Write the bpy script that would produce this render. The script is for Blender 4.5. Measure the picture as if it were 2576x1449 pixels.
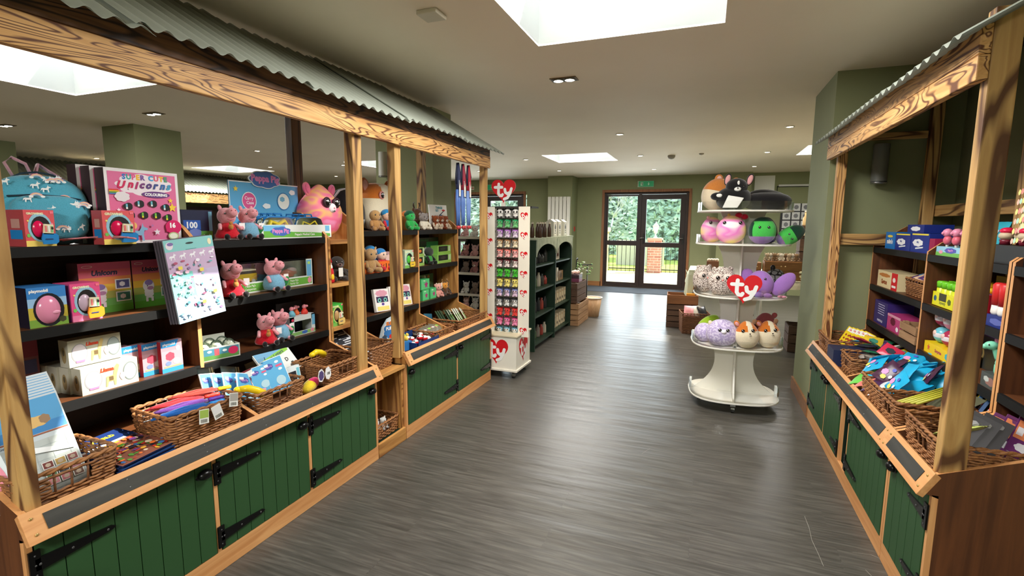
import bpy, math, random
from mathutils import Matrix, Vector, Euler
R = math.radians; PI = math.pi
for o in list(bpy.data.objects): bpy.data.objects.remove(o, do_unlink=True)
SC = bpy.context.scene; COL = SC.collection
# ------------------------------------------------------------------ camera
def setup_camera():
    yaw, pitch, roll = R(-21.19), R(-7.42), R(.41)
    f = Vector((math.sin(yaw)*math.cos(pitch), math.cos(yaw)*math.cos(pitch), math.sin(pitch)))
    r = f.cross(Vector((0, 0, 1))).normalized(); u = r.cross(f)
    r2 = r*math.cos(roll)+u*math.sin(roll); u2 = -r*math.sin(roll)+u*math.cos(roll)
    cd = bpy.data.cameras.new('camera'); cam = bpy.data.objects.new('camera', cd); COL.objects.link(cam)
    M = Matrix((r2, u2, -f)).transposed().to_4x4(); M.translation = Vector((0, 0, 1.4))
    cam.matrix_world = M; cd.sensor_width = 36; cd.lens = 36*1254/2576; cd.clip_start = .02; cd.clip_end = 200
    SC.camera = cam
setup_camera()
# ------------------------------------------------------------------ world, sun, daylight, exposure
SC.view_settings.view_transform = 'Standard'; SC.view_settings.look = 'None'; SC.view_settings.gamma = 1
SC.view_settings.use_curve_mapping = False; SC.view_settings.exposure = 1.28
W = bpy.data.worlds.new('sky'); SC.world = W; W.use_nodes = True
bg = W.node_tree.nodes['Background']; bg.inputs[0].default_value = (.80, .92, 1, 1); bg.inputs[1].default_value = .95
def sun():
    d = bpy.data.lights.new('sun', 'SUN'); d.energy = 5.0; d.angle = R(.6); d.color = (1, .95, .84)
    o = bpy.data.objects.new('sun', d); COL.objects.link(o)
    o.rotation_euler = Vector((-.62, -.45, -.75)).to_track_quat('-Z', 'Y').to_euler()
sun()
CEIL = 2.43
SKYL = [(-.98, .03, 1.93, 2.93, 29), (-4.98, -3.97, 1.72, 2.72, 45), (-2.42, -1.42, 7.45, 8.43, 40), (-5.95, -5.0, 7.2, 8.15, 40), (-9.45, -8.4, 7.0, 8.05, 14), (1.17, 2.1, 7.6, 8.6, 40), (-9.4, -8.4, 2.0, 3.0, 14), (-.98, .03, -2.6, -1.6, 85)]  # last entry: unseen skylight behind the camera, added as fill light
def area(n, loc, sx, sy, e, c, rot=(0, 0, 0)):
    d = bpy.data.lights.new(n, 'AREA'); d.shape = 'RECTANGLE'; d.size = sx; d.size_y = sy; d.energy = e; d.color = c
    o = bpy.data.objects.new(n, d); COL.objects.link(o); o.location = loc; o.rotation_euler = rot
    return o
for (x0, x1, y0, y1, e) in SKYL:
    area('skylight_daylight', ((x0+x1)/2, (y0+y1)/2, CEIL+.01), x1-x0-.02, y1-y0-.02, e, (1, .985, .95))
for dx in (-1.24, -4.95): area('door_daylight', (dx, 11.34, 1.1), 1.6, 1.9, 34, (.78, .9, 1), (R(-90), 0, 0))
# ------------------------------------------------------------------ materials
def lin(c):
    return tuple(((v/255)/12.92 if v/255 <= .04045 else ((v/255+.055)/1.055)**2.4) for v in c)
MC = {}
def _m(name):
    m = bpy.data.materials.new(name); m.use_nodes = True
    return m, m.node_tree.nodes, m.node_tree.links, m.node_tree.nodes['Principled BSDF']
def mat(c, rough=.55, metal=0., emit=0., spec=.4, alpha=1.):
    k = ('p', tuple(c), rough, metal, emit, spec, alpha)
    if k in MC: return MC[k]
    m, N, L, b = _m('paint_%d_%d_%d' % tuple(int(v) for v in c)); l = lin(c)
    b.inputs['Base Color'].default_value = (*l, 1); b.inputs['Roughness'].default_value = rough; b.inputs['Metallic'].default_value = metal
    b.inputs['Specular IOR Level'].default_value = spec
    if emit: b.inputs['Emission Color'].default_value = (*l, 1); b.inputs['Emission Strength'].default_value = emit
    if alpha < 1: b.inputs['Alpha'].default_value = alpha
    m.diffuse_color = (*l, 1); MC[k] = m; return m
def node(N, t, **k):
    n = N.new(t)
    for a, v in k.items(): setattr(n, a, v)
    return n
def ramp(N, cols):
    r = N.new('ShaderNodeValToRGB'); e = r.color_ramp.elements
    while len(e) < len(cols): e.new(.5)
    for i, (p, c) in enumerate(cols): e[i].position = p; e[i].color = (*lin(c), 1)
    return r
def coords(N, L, scale, space='Object'):
    t = N.new('ShaderNodeTexCoord'); mp = N.new('ShaderNodeMapping'); mp.inputs['Scale'].default_value = scale
    L.new(t.outputs[space], mp.inputs['Vector']); return mp
def wood(c1, c2, axis='x', scale=1., rough=.5, ring=.5, dark=None, key=''):
    """streaky timber, grain along axis"""
    k = ('w', c1, c2, axis, scale, rough, ring, dark, key)
    if k in MC: return MC[k]
    m, N, L, b = _m('timber_grain_'+axis)
    s = [26*scale]*3; s['xyz'.index(axis)] = 1.6*scale
    mp = coords(N, L, s)
    n1 = node(N, 'ShaderNodeTexNoise'); n1.inputs['Scale'].default_value = 1; n1.inputs['Detail'].default_value = 4; n1.inputs['Distortion'].default_value = 1.2
    L.new(mp.outputs[0], n1.inputs['Vector'])
    r = ramp(N, [(.32, c1), (.68, c2)]); L.new(n1.outputs['Fac'], r.inputs[0]); out = r.outputs[0]
    if dark:
        s2 = [7*scale]*3; s2['xyz'.index(axis)] = .8*scale
        mp2 = coords(N, L, s2); n2 = node(N, 'ShaderNodeTexNoise'); n2.inputs['Scale'].default_value = 1; n2.inputs['Detail'].default_value = 1.5; n2.inputs['Distortion'].default_value = .9
        L.new(mp2.outputs[0], n2.inputs['Vector'])
        mul = node(N, 'ShaderNodeMath', operation='MULTIPLY'); mul.inputs[1].default_value = 11*ring*2; L.new(n2.outputs['Fac'], mul.inputs[0])
        fr = node(N, 'ShaderNodeMath', operation='PINGPONG'); fr.inputs[1].default_value = 1; L.new(mul.outputs[0], fr.inputs[0])
        r2 = ramp(N, [(.12, (255, 255, 255)), (.5, (0, 0, 0))]); L.new(fr.outputs[0], r2.inputs[0])
        s3 = [3*scale]*3; s3['xyz'.index(axis)] = .9*scale
        mp3 = coords(N, L, s3); n3 = node(N, 'ShaderNodeTexNoise'); n3.inputs['Scale'].default_value = 1; L.new(mp3.outputs[0], n3.inputs['Vector'])
        r3 = ramp(N, [(.3, (60, 60, 60)), (.5, (255, 255, 255))]); L.new(n3.outputs['Fac'], r3.inputs[0])
        mm = node(N, 'ShaderNodeMath', operation='MULTIPLY'); L.new(r2.outputs[0], mm.inputs[0]); L.new(r3.outputs[0], mm.inputs[1])
        mx = node(N, 'ShaderNodeMixRGB'); L.new(mm.outputs[0], mx.inputs[0]); L.new(out, mx.inputs[1]); mx.inputs[2].default_value = (*lin(dark), 1); out = mx.outputs[0]
    L.new(out, b.inputs['Base Color']); b.inputs['Roughness'].default_value = rough
    bp = node(N, 'ShaderNodeBump'); bp.inputs['Strength'].default_value = .15; bp.inputs['Distance'].default_value = .004
    L.new(n1.outputs['Fac'], bp.inputs['Height']); L.new(bp.outputs[0], b.inputs['Normal'])
    MC[k] = m; return m
def fabric(c, amt=.35, c2=None, scale=60.):
    """short plush pile, optionally mottled with a second colour"""
    k = ('f', tuple(c), amt, c2, scale)
    if k in MC: return MC[k]
    m, N, L, b = _m('plush_fabric'); mp = coords(N, L, (1, 1, 1))
    n = node(N, 'ShaderNodeTexNoise'); n.inputs['Scale'].default_value = 260; n.inputs['Detail'].default_value = 3; L.new(mp.outputs[0], n.inputs['Vector'])
    d = tuple(max(0, v*(1-amt*.5)) for v in c); r = ramp(N, [(.3, d), (.6, c)]); L.new(n.outputs['Fac'], r.inputs[0]); out = r.outputs[0]
    if c2:
        n2 = node(N, 'ShaderNodeTexNoise'); n2.inputs['Scale'].default_value = scale; n2.inputs['Detail'].default_value = 2; L.new(mp.outputs[0], n2.inputs['Vector'])
        r2 = ramp(N, [(.47, (0, 0, 0)), (.55, (255, 255, 255))]); L.new(n2.outputs['Fac'], r2.inputs[0])
        mx = node(N, 'ShaderNodeMixRGB'); L.new(r2.outputs[0], mx.inputs[0]); L.new(out, mx.inputs[1]); mx.inputs[2].default_value = (*lin(c2), 1); out = mx.outputs[0]
    L.new(out, b.inputs['Base Color']); b.inputs['Roughness'].default_value = .95; b.inputs['Specular IOR Level'].default_value = .15
    b.inputs['Sheen Weight'].default_value = .4; b.inputs['Sheen Roughness'].default_value = .5
    bp = node(N, 'ShaderNodeBump'); bp.inputs['Strength'].default_value = .5; bp.inputs['Distance'].default_value = .003
    L.new(n.outputs['Fac'], bp.inputs['Height']); L.new(bp.outputs[0], b.inputs['Normal'])
    MC[k] = m; return m
def tiedye(cols, key, sc=5.):
    k = ('td', key)
    if k in MC: return MC[k]
    m, N, L, b = _m('tie_dye_plush'); mp = coords(N, L, (1, 1, 2.2))
    n = node(N, 'ShaderNodeTexNoise'); n.inputs['Scale'].default_value = sc; n.inputs['Detail'].default_value = 1; L.new(mp.outputs[0], n.inputs['Vector'])
    r = ramp(N, [(.3+.45*i/(len(cols)-1), c) for i, c in enumerate(cols)]); L.new(n.outputs['Fac'], r.inputs[0])
    L.new(r.outputs[0], b.inputs['Base Color']); b.inputs['Roughness'].default_value = .95; b.inputs['Specular IOR Level'].default_value = .15
    MC[k] = m; return m
def voro(c1, c2, scale, key):
    k = ('vo', key)
    if k in MC: return MC[k]
    m, N, L, b = _m('scale_print_plush'); mp = coords(N, L, (1, 1, 1))
    n = node(N, 'ShaderNodeTexVoronoi', feature='DISTANCE_TO_EDGE'); n.inputs['Scale'].default_value = scale; L.new(mp.outputs[0], n.inputs['Vector'])
    r = ramp(N, [(.06, c2), (.13, c1)]); L.new(n.outputs['Distance'], r.inputs[0])
    L.new(r.outputs[0], b.inputs['Base Color']); b.inputs['Roughness'].default_value = .95
    MC[k] = m; return m
def clear(tint=(235, 245, 245), a=.14, key='c'):
    k = ('cl', tint, a)
    if k in MC: return MC[k]
    m, N, L, b = _m('clear_plastic'); tr = N.new('ShaderNodeBsdfTransparent'); gl = N.new('ShaderNodeBsdfGlossy'); mx = N.new('ShaderNodeMixShader')
    gl.inputs['Roughness'].default_value = .08; gl.inputs['Color'].default_value = (*lin(tint), 1); fr = N.new('ShaderNodeFresnel'); fr.inputs[0].default_value = 1.4
    ad = node(N, 'ShaderNodeMath', operation='ADD'); ad.inputs[1].default_value = a*.35; L.new(fr.outputs[0], ad.inputs[0])
    L.new(ad.outputs[0], mx.inputs[0]); L.new(tr.outputs[0], mx.inputs[1]); L.new(gl.outputs[0], mx.inputs[2])
    L.new(mx.outputs[0], N['Material Output'].inputs['Surface']); MC[k] = m; return m
def plaster(c, c2, sc=3., bump=.06):
    k = ('pl', c, c2, sc)
    if k in MC: return MC[k]
    m, N, L, b = _m('painted_plaster'); mp = coords(N, L, (1, 1, 1))
    n = node(N, 'ShaderNodeTexNoise'); n.inputs['Scale'].default_value = sc; n.inputs['Detail'].default_value = 5; L.new(mp.outputs[0], n.inputs['Vector'])
    r = ramp(N, [(.35, c), (.65, c2)]); L.new(n.outputs['Fac'], r.inputs[0]); L.new(r.outputs[0], b.inputs['Base Color'])
    b.inputs['Roughness'].default_value = .75; b.inputs['Specular IOR Level'].default_value = .25
    n2 = node(N, 'ShaderNodeTexNoise'); n2.inputs['Scale'].default_value = 120; L.new(mp.outputs[0], n2.inputs['Vector'])
    bp = node(N, 'ShaderNodeBump'); bp.inputs['Strength'].default_value = bump; bp.inputs['Distance'].default_value = .002; L.new(n2.outputs['Fac'], bp.inputs['Height']); L.new(bp.outputs[0], b.inputs['Normal'])
    MC[k] = m; return m
def floor_material():
    m, N, L, b = _m('grey_oak_vinyl_plank'); mp = coords(N, L, (1, 1, 1))
    br = node(N, 'ShaderNodeTexBrick'); br.inputs['Scale'].default_value = 1; br.inputs['Brick Width'].default_value = 1.2; br.inputs['Row Height'].default_value = .16
    br.inputs['Mortar Size'].default_value = .0018; br.inputs['Color1'].default_value = (.0, 0, 0, 1); br.inputs['Color2'].default_value = (1, 1, 1, 1); br.inputs['Mortar'].default_value = (.3, .3, .3, 1)
    L.new(mp.outputs[0], br.inputs['Vector'])
    mp2 = coords(N, L, (5, 70, 1)); n = node(N, 'ShaderNodeTexNoise'); n.inputs['Scale'].default_value = 1; n.inputs['Detail'].default_value = 8; n.inputs['Distortion'].default_value = .6
    ad = node(N, 'ShaderNodeVectorMath', operation='ADD'); sc = node(N, 'ShaderNodeVectorMath', operation='SCALE'); sc.inputs[3].default_value = 3.
    L.new(br.outputs['Color'], sc.inputs[0]); L.new(sc.outputs[0], ad.inputs[0]); L.new(mp2.outputs[0], ad.inputs[1]); L.new(ad.outputs[0], n.inputs['Vector'])
    r = ramp(N, [(.3, (66, 64, 59)), (.5, (80, 77, 72)), (.72, (98, 95, 88))]); L.new(n.outputs['Fac'], r.inputs[0])
    mx = node(N, 'ShaderNodeMixRGB', blend_type='MULTIPLY'); mx.inputs[0].default_value = .1; L.new(r.outputs[0], mx.inputs[1]); L.new(br.outputs['Color'], mx.inputs[2])
    L.new(mx.outputs[0], b.inputs['Base Color'])
    rr = node(N, 'ShaderNodeMapRange'); rr.inputs[3].default_value = .28; rr.inputs[4].default_value = .48; L.new(n.outputs['Fac'], rr.inputs[0]); L.new(rr.outputs[0], b.inputs['Roughness'])
    mp4 = coords(N, L, (1.4, 9, 1)); nb = node(N, 'ShaderNodeTexNoise'); nb.inputs['Scale'].default_value = 1; nb.inputs['Detail'].default_value = 2; L.new(mp4.outputs[0], nb.inputs['Vector'])
    bp0 = node(N, 'ShaderNodeBump'); bp0.inputs['Strength'].default_value = .35; bp0.inputs['Distance'].default_value = .02; L.new(nb.outputs['Fac'], bp0.inputs['Height'])
    bp = node(N, 'ShaderNodeBump'); bp.inputs['Strength'].default_value = .25; bp.inputs['Distance'].default_value = .002
    L.new(n.outputs['Fac'], bp.inputs['Height']); L.new(bp0.outputs[0], bp.inputs['Normal']); L.new(bp.outputs[0], b.inputs['Normal'])
    return m
def brick_material():
    m, N, L, b = _m('red_brick'); mp = coords(N, L, (1, 1, 1)); mp.inputs['Rotation'].default_value = (R(90), 0, 0)
    br = node(N, 'ShaderNodeTexBrick'); br.inputs['Scale'].default_value = 1; br.inputs['Brick Width'].default_value = .215; br.inputs['Row Height'].default_value = .075; br.inputs['Mortar Size'].default_value = .008
    br.inputs['Color1'].default_value = (*lin((178, 112, 96)), 1); br.inputs['Color2'].default_value = (*lin((200, 140, 118)), 1); br.inputs['Mortar'].default_value = (*lin((205, 195, 180)), 1)
    L.new(mp.outputs[0], br.inputs['Vector']); L.new(br.outputs['Color'], b.inputs['Base Color']); b.inputs['Roughness'].default_value = .9
    return m
def leaves_material(c1, c2, c3):
    m, N, L, b = _m('foliage'); mp = coords(N, L, (1, 1, 1)); n = node(N, 'ShaderNodeTexNoise'); n.inputs['Scale'].default_value = 3.5; n.inputs['Detail'].default_value = 4
    L.new(mp.outputs[0], n.inputs['Vector']); r = ramp(N, [(.3, c1), (.5, c2), (.7, c3)]); L.new(n.outputs['Fac'], r.inputs[0]); L.new(r.outputs[0], b.inputs['Base Color']); b.inputs['Roughness'].default_value = .8
    return m
OAK = {a: wood((203, 140, 84), (226, 168, 110), a, 1.2, .5) for a in 'xyz'}
OAK_SHADED = {a: wood((80, 43, 19), (108, 62, 30), a, 1., .5) for a in 'xyz'}  # oak copy darkened to paint in shade on inner faces and ends
PINE = {a: wood((176, 122, 60), (206, 154, 88), a, 1., .55, .4, (130, 80, 38)) for a in 'xyz'}
SCORCH = {a: wood((206, 150, 86), (234, 184, 118), a, 1.7, .6, 1.5, (104, 58, 26)) for a in 'xyz'}
POST = {a: wood((176, 132, 74), (206, 166, 104), a, 1.1, .6, .55, (92, 56, 26)) for a in 'xyz'}
DARKW = wood((40, 22, 12), (58, 34, 18), 'x', 1, .6)
CRATE = {a: wood((140, 104, 72), (178, 140, 102), a, 1.4, .7) for a in 'xyz'}
CRATED = {a: wood((72, 50, 38), (100, 74, 56), a, 1.4, .7) for a in 'xyz'}
GREEN = mat((46, 82, 46), .5); GREEND = mat((18, 38, 26), .5)
BLACK = mat((16, 16, 17), .4); IRON = mat((14, 14, 15), .28, .3); CHALK = wood((48, 48, 44), (64, 63, 58), 'x', 1., .7, key='chalk'); FASC = mat((26, 26, 26), .6, spec=.2)
WHITE = mat((236, 234, 226), .45); CREAM = mat((226, 222, 204), .5); RED = mat((206, 24, 34), .4); STEEL = mat((170, 172, 172), .3, .9)
WICK = wood((116, 72, 38), (170, 116, 68), 'x', 2.2, .6, key='wick'); WICKD = wood((84, 50, 28), (126, 80, 44), 'x', 2.2, .65, key='wickd')
WALL = plaster((136, 140, 104), (143, 147, 110), 1.5); CEILM = plaster((240, 224, 200), (244, 229, 206), 1.2); TRIM = wood((128, 84, 44), (158, 106, 60), 'x', 1., .5, key='trim')
CLEAR = clear(); TIN = mat((158, 164, 152), .5, .15)
# ------------------------------------------------------------------ mesh builder
ORD = ['first', 'second', 'third', 'fourth', 'fifth', 'sixth', 'seventh', 'eighth', 'ninth', 'tenth', 'eleventh', 'twelfth']
class MB:
    def __init__(s): s.v = []; s.f = []; s.mi = []; s.sm = []; s.mats = []; s.M = Matrix()
    def mid(s, m):
        if m not in s.mats: s.mats.append(m)
        return s.mats.index(m)
    def add(s, vs, fs, m, smooth=False):
        b = len(s.v); s.v += [tuple(s.M @ Vector(v)) for v in vs]
        for i, f in enumerate(fs):
            s.f.append([b+j for j in f]); s.mi.append(s.mid(m[i] if isinstance(m, list) else m)); s.sm.append(smooth)
        return s
    def box(s, x0, x1, y0, y1, z0, z1, m, ft=None):
        """ft: optional dict face -> material (-x +x -y +y -z +z)"""
        vs = [(x, y, z) for x in (x0, x1) for y in (y0, y1) for z in (z0, z1)]
        fs = [(0, 1, 3, 2), (4, 6, 7, 5), (0, 4, 5, 1), (2, 3, 7, 6), (0, 2, 6, 4), (1, 5, 7, 3)]
        ms = m if not ft else [ft.get(k, m) for k in ('-x', '+x', '-y', '+y', '-z', '+z')]
        return s.add(vs, fs, ms)
    def prism(s, pts, plane, a, b, m, edge=None):
        """polygon in plane 'xy','yz','xz' extruded along the third axis a..b"""
        def P(p, t): return {'xy': (p[0], p[1], t), 'yz': (t, p[0], p[1]), 'xz': (p[0], t, p[1])}[plane]
        ar = sum(p[0]*q[1]-q[0]*p[1] for p, q in zip(pts, pts[1:]+pts[:1]))*(-1 if plane == 'xz' else 1)*(1 if b > a else -1)
        pts = list(pts)[::-1] if ar < 0 else pts
        n = len(pts); vs = [P(p, a) for p in pts]+[P(p, b) for p in pts]; e = edge or m
        fs = [tuple(range(n))[::-1], tuple(range(n, 2*n))]+[(i, (i+1) % n, n+(i+1) % n, n+i) for i in range(n)]
        return s.add(vs, fs, [m, m]+[e]*n)
    def tube(s, pts, r, m, n=6, closed=False, smooth=True, flat=1.):
        P = [Vector(p) for p in pts]; vs = []; N = len(P); up = Vector((0, 0, 1))
        for i, p in enumerate(P):
            a = P[(i-1) % N] if (closed or i > 0) else p; b = P[(i+1) % N] if (closed or i < N-1) else p
            t = (b-a).normalized() if (b-a).length > 1e-9 else Vector((0, 0, 1))
            u = t.cross(up if abs(t.z) < .95 else Vector((1, 0, 0))).normalized(); w = u.cross(t)
            rr = r[i] if isinstance(r, (list, tuple)) else r
            for k in range(n):
                q = 2*PI*k/n; vs.append(p+u*math.cos(q)*rr+w*math.sin(q)*rr*flat)
        fs = []
        for i in range(N if closed else N-1):
            j = (i+1) % N
            for k in range(n): fs.append((i*n+k, j*n+k, j*n+(k+1) % n, i*n+(k+1) % n))
        if not closed: fs += [tuple(range(n)), tuple(range((N-1)*n, N*n))[::-1]]
        return s.add(vs, fs, m, smooth)
    def lathe(s, prof, m, n=20, c=(0, 0, 0), smooth=True, mats=None, cap=True):
        vs = [(c[0]+r*math.cos(2*PI*k/n), c[1]+r*math.sin(2*PI*k/n), c[2]+z) for r, z in prof for k in range(n)]; fs = []; ms = []
        for i in range(len(prof)-1):
            for k in range(n): fs.append((i*n+k, i*n+(k+1) % n, (i+1)*n+(k+1) % n, (i+1)*n+k)); ms.append(mats[i] if mats else m)
        if cap: fs += [tuple(range(n))[::-1], tuple(range((len(prof)-1)*n, len(prof)*n))]; ms += [ms[0], ms[-1]]
        return s.add(vs, fs, ms, smooth)
    def ell(s, c, r, m, nu=14, nv=9, e=1., rot=None, fn=None, warp=None, wxy=None):
        """ellipsoid; e<1 squarer; fn(unit vec)->material; warp(unit vec)->radius scale"""
        vs = []; Rm = Euler(rot).to_matrix() if rot else None; U = []
        for j in range(nv+1):
            t = PI*j/nv
            for i in range(nu):
                p = 2*PI*i/nu; d = Vector((math.sin(t)*math.cos(p), math.sin(t)*math.sin(p), math.cos(t)))
                q = Vector([math.copysign(abs(x)**e, x) for x in d]) if e != 1 else d.copy()
                if warp: q *= warp(d)
                if wxy: k_ = wxy(d); q.x *= k_; q.y *= k_
                q = Vector((q.x*r[0], q.y*r[1], q.z*r[2])); q = Rm @ q if Rm else q; U.append(d); vs.append(q+Vector(c))
        fs = []; ms = []
        for j in range(nv):
            for i in range(nu):
                k = (i+1) % nu; f = (j*nu+i, (j+1)*nu+i, (j+1)*nu+k, j*nu+k); fs.append(f)
                ms.append(fn((U[f[0]]+U[f[2]]).normalized()) if fn else m)
        return s.add(vs, fs, ms, True)
    def cyl(s, c, r, h, m, n=16, axis='z', r2=None):
        r2 = r if r2 is None else r2; vs = []
        for (rr, t) in ((r, 0), (r2, h)):
            for k in range(n):
                a, b = rr*math.cos(2*PI*k/n), rr*math.sin(2*PI*k/n)
                vs.append({'z': (c[0]+a, c[1]+b, c[2]+t), 'y': (c[0]+a, c[1]+t, c[2]+b), 'x': (c[0]+t, c[1]+a, c[2]+b)}[axis])
        fs = [(k, (k+1) % n, n+(k+1) % n, n+k) for k in range(n)]+[tuple(range(n))[::-1], tuple(range(n, 2*n))]
        s.add(vs, fs[:n], m, True); s.f[-1]; return s.add(vs, fs[n:], m)
    def build(s, name, parent=None, loc=None, rot=None, bevel=0, coll=True):
        me = bpy.data.meshes.new(name); me.from_pydata(s.v, [], s.f)
        for m in s.mats: me.materials.append(m)
        me.polygons.foreach_set('material_index', s.mi); me.polygons.foreach_set('use_smooth', s.sm); me.update()
        o = bpy.data.objects.new(name, me); COL.objects.link(o)
        if parent: o.parent = parent
        if loc: o.location = loc
        if rot: o.rotation_euler = rot
        if bevel:
            b = o.modifiers.new('b', 'BEVEL'); b.width = bevel; b.segments = 2; b.limit_method = 'ANGLE'
        return o
def tag(o, label, cat, group=None, kind=None):
    o['label'] = label; o['category'] = cat
    if group: o['group'] = group
    if kind: o['kind'] = kind
    return o
def struct(o, label=None):
    o['kind'] = 'structure'
    if label: o['label'] = label
    return o
def thing(name, label, cat, loc=(0, 0, 0), rz=0, group=None, rot=None):
    o = bpy.data.objects.new(name, None); COL.objects.link(o); o.location = loc; o.rotation_euler = rot or (0, 0, rz); o.empty_display_size = .05
    return tag(o, label, cat, group)
def plabel(o, t): o['label'] = t; return o
def dup(root, loc, rz=None, label=None, group=None, rot=None, scale=None):
    def cp(o, par):
        c = o.copy(); COL.objects.link(c); c.parent = par
        for ch in o.children: cp(ch, c)
        return c
    r = cp(root, None); r.location = loc
    if rz is not None: r.rotation_euler = (0, 0, rz)
    if rot: r.rotation_euler = rot
    if scale: r.scale = (scale,)*3 if not isinstance(scale, tuple) else scale
    if label: r['label'] = label
    if group: r['group'] = group
    return r
# ------------------------------------------------------------------ flat print on faces
TXT = {}
def text2d(t, bold=.0, shear=0.):
    k = (t, bold, shear)
    if k not in TXT:
        cu = bpy.data.curves.new('t', 'FONT'); cu.body = t; cu.size = 1; cu.resolution_u = 2; cu.offset = bold; cu.shear = shear
        o = bpy.data.objects.new('t', cu); COL.objects.link(o)
        bpy.context.view_layer.update()
        me = bpy.data.meshes.new_from_object(o.evaluated_get(bpy.context.evaluated_depsgraph_get()))
        V = [(v.co.x, v.co.y) for v in me.vertices]; F = [tuple(p.vertices) for p in me.polygons]
        bpy.data.objects.remove(o); bpy.data.curves.remove(cu); bpy.data.meshes.remove(me)
        x0 = min(v[0] for v in V); x1 = max(v[0] for v in V); y0 = min(v[1] for v in V); y1 = max(v[1] for v in V)
        TXT[k] = ([(v[0]-(x0+x1)/2, v[1]-(y0+y1)/2) for v in V], F, x1-x0, y1-y0)
    return TXT[k]
def heart_pts(n=40):
    P = []
    for i in range(n):
        t = 2*PI*i/n; P.append((16*math.sin(t)**3/17., (13*math.cos(t)-5*math.cos(2*t)-2*math.cos(3*t)-math.cos(4*t)+2.5)/15.5))
    return P
def star_pts(n=5, r=.45): return [((1 if i % 2 == 0 else r)*math.sin(PI*i/n), (1 if i % 2 == 0 else r)*math.cos(PI*i/n)) for i in range(2*n)]
def blob_pts(n=6, a=.14, k=48): return [((1-a+a*abs(math.sin(n*PI*i/k)))*math.cos(2*PI*i/k), (1-a+a*abs(math.sin(n*PI*i/k)))*math.sin(2*PI*i/k)) for i in range(k)]
UNI = [(-1, -.5), (-.8, .1), (-.5, .25), (.1, .2), (.35, .6), (.45, 1.), (.55, .62), (.95, .45), (.9, .28), (.6, .25), (.5, -.1), (.55, -.8), (.35, -.8), (.3, -.25), (-.3, -.25), (-.4, -.8), (-.6, -.8), (-.6, -.1), (-.8, -.3)]
class Art:
    """prints shapes on a plane: O origin (bottom left), U,V edge vectors (metres), N outward normal"""
    def __init__(s, mb, O, U, V, N, e0=.0004):
        s.mb = mb; s.O = Vector(O); s.w = Vector(U).length; s.h = Vector(V).length; s.U = Vector(U).normalized(); s.V = Vector(V).normalized(); s.N = Vector(N).normalized(); s.e = e0
    def P(s, x, y): return s.O+s.U*x+s.V*y+s.N*s.e
    def poly(s, pts, m, F=None):
        s.e += .00012; m = mat(m) if isinstance(m, tuple) else m
        s.mb.add([s.P(*p) for p in pts], F or [tuple(range(len(pts)))], m); return s
    def r(s, u0, v0, u1, v1, m): return s.poly([(u0*s.w, v0*s.h), (u1*s.w, v0*s.h), (u1*s.w, v1*s.h), (u0*s.w, v1*s.h)], m)
    def shp(s, P, u, v, ru, rv, m): return s.poly([(u*s.w+ru*s.w*p[0], v*s.h+rv*s.h*p[1]) for p in P], m)
    def e_(s, u, v, ru, rv, m, n=20): return s.shp([(math.cos(2*PI*i/n), math.sin(2*PI*i/n)) for i in range(n)], u, v, ru, rv, m)
    def star(s, u, v, ru, m): return s.shp(star_pts(), u, v, ru, ru*s.w/s.h, m)
    def blob(s, u, v, ru, rv, m, n=6): return s.shp(blob_pts(n), u, v, ru, rv, m)
    def uni(s, u, v, ru, m, fl=1): return s.shp([(p[0]*fl, p[1]) for p in UNI], u, v, ru, ru*s.w/s.h, m)
    def t(s, txt, u, v, wfrac, m, hmax=None, bold=.02, shear=0., colors=None):
        V, F, w, h = text2d(txt, bold, shear); k = wfrac*s.w/w
        if hmax and h*k > hmax*s.h: k = hmax*s.h/h
        if not colors: return s.poly([(u*s.w+p[0]*k, v*s.h+p[1]*k) for p in V], m, F)
        n = len(txt); x = -w/2; s.e += .0001
        ws = [text2d(c, bold, shear)[2] if c != ' ' else .3 for c in txt]; tot = sum(ws)+.08*(n-1); k = wfrac*s.w/tot; x = -tot/2
        for c, cw, cc in zip(txt, ws, colors):
            if c != ' ':
                V, F, _, _ = text2d(c, bold, shear); s.poly([(u*s.w+(p[0]+x+cw/2)*k, v*s.h+p[1]*k) for p in V], cc, F)
            x += cw+.08
        return s
    def stroke(s, pts, wd, m):
        """round ended thick line, coordinates in metres"""
        m = mat(m) if isinstance(m, tuple) else m
        for a, b in zip(pts, pts[1:]):
            A, B = Vector((*a, 0)), Vector((*b, 0)); d = (B-A).normalized(); q = math.atan2(d.y, d.x); P = []
            for k in range(7): P.append((B.x+wd*math.cos(q-PI/2+PI*k/6), B.y+wd*math.sin(q-PI/2+PI*k/6)))
            for k in range(7): P.append((A.x+wd*math.cos(q+PI/2+PI*k/6), A.y+wd*math.sin(q+PI/2+PI*k/6)))
            s.poly(P, m)
        return s
    def ty(s, cx, cy, R_, border=None, red=RED, sx=1.):
        """red heart with the two white letters; centre and half width in metres"""
        H = heart_pts()
        if border: s.poly([(cx+p[0]*R_*1.07*sx, cy+p[1]*R_*1.07) for p in H], border)
        s.poly([(cx+p[0]*R_*sx, cy+p[1]*R_) for p in H], red)
        w = R_*.115; Q = lambda L: [(cx+x*R_*sx, cy+y*R_) for x, y in L]
        W_ = (238, 238, 236)
        s.stroke(Q([(-.36, .58), (-.38, .2), (-.38, -.18), (-.28, -.34), (-.12, -.36), (-.06, -.26)]), w, W_)
        s.stroke(Q([(-.66, .32), (-.10, .32)]), w, W_)
        s.stroke(Q([(.12, .16), (.16, -.08), (.32, -.2), (.46, -.12)]), w, W_)
        s.stroke(Q([(.64, .2), (.54, -.16), (.34, -.52), (.08, -.62)]), w, W_)
        return s
def front(mb, w, d, h, z=0): return Art(mb, (-w/2, -d/2, z), (w, 0, 0), (0, 0, h), (0, -1, 0))
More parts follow.
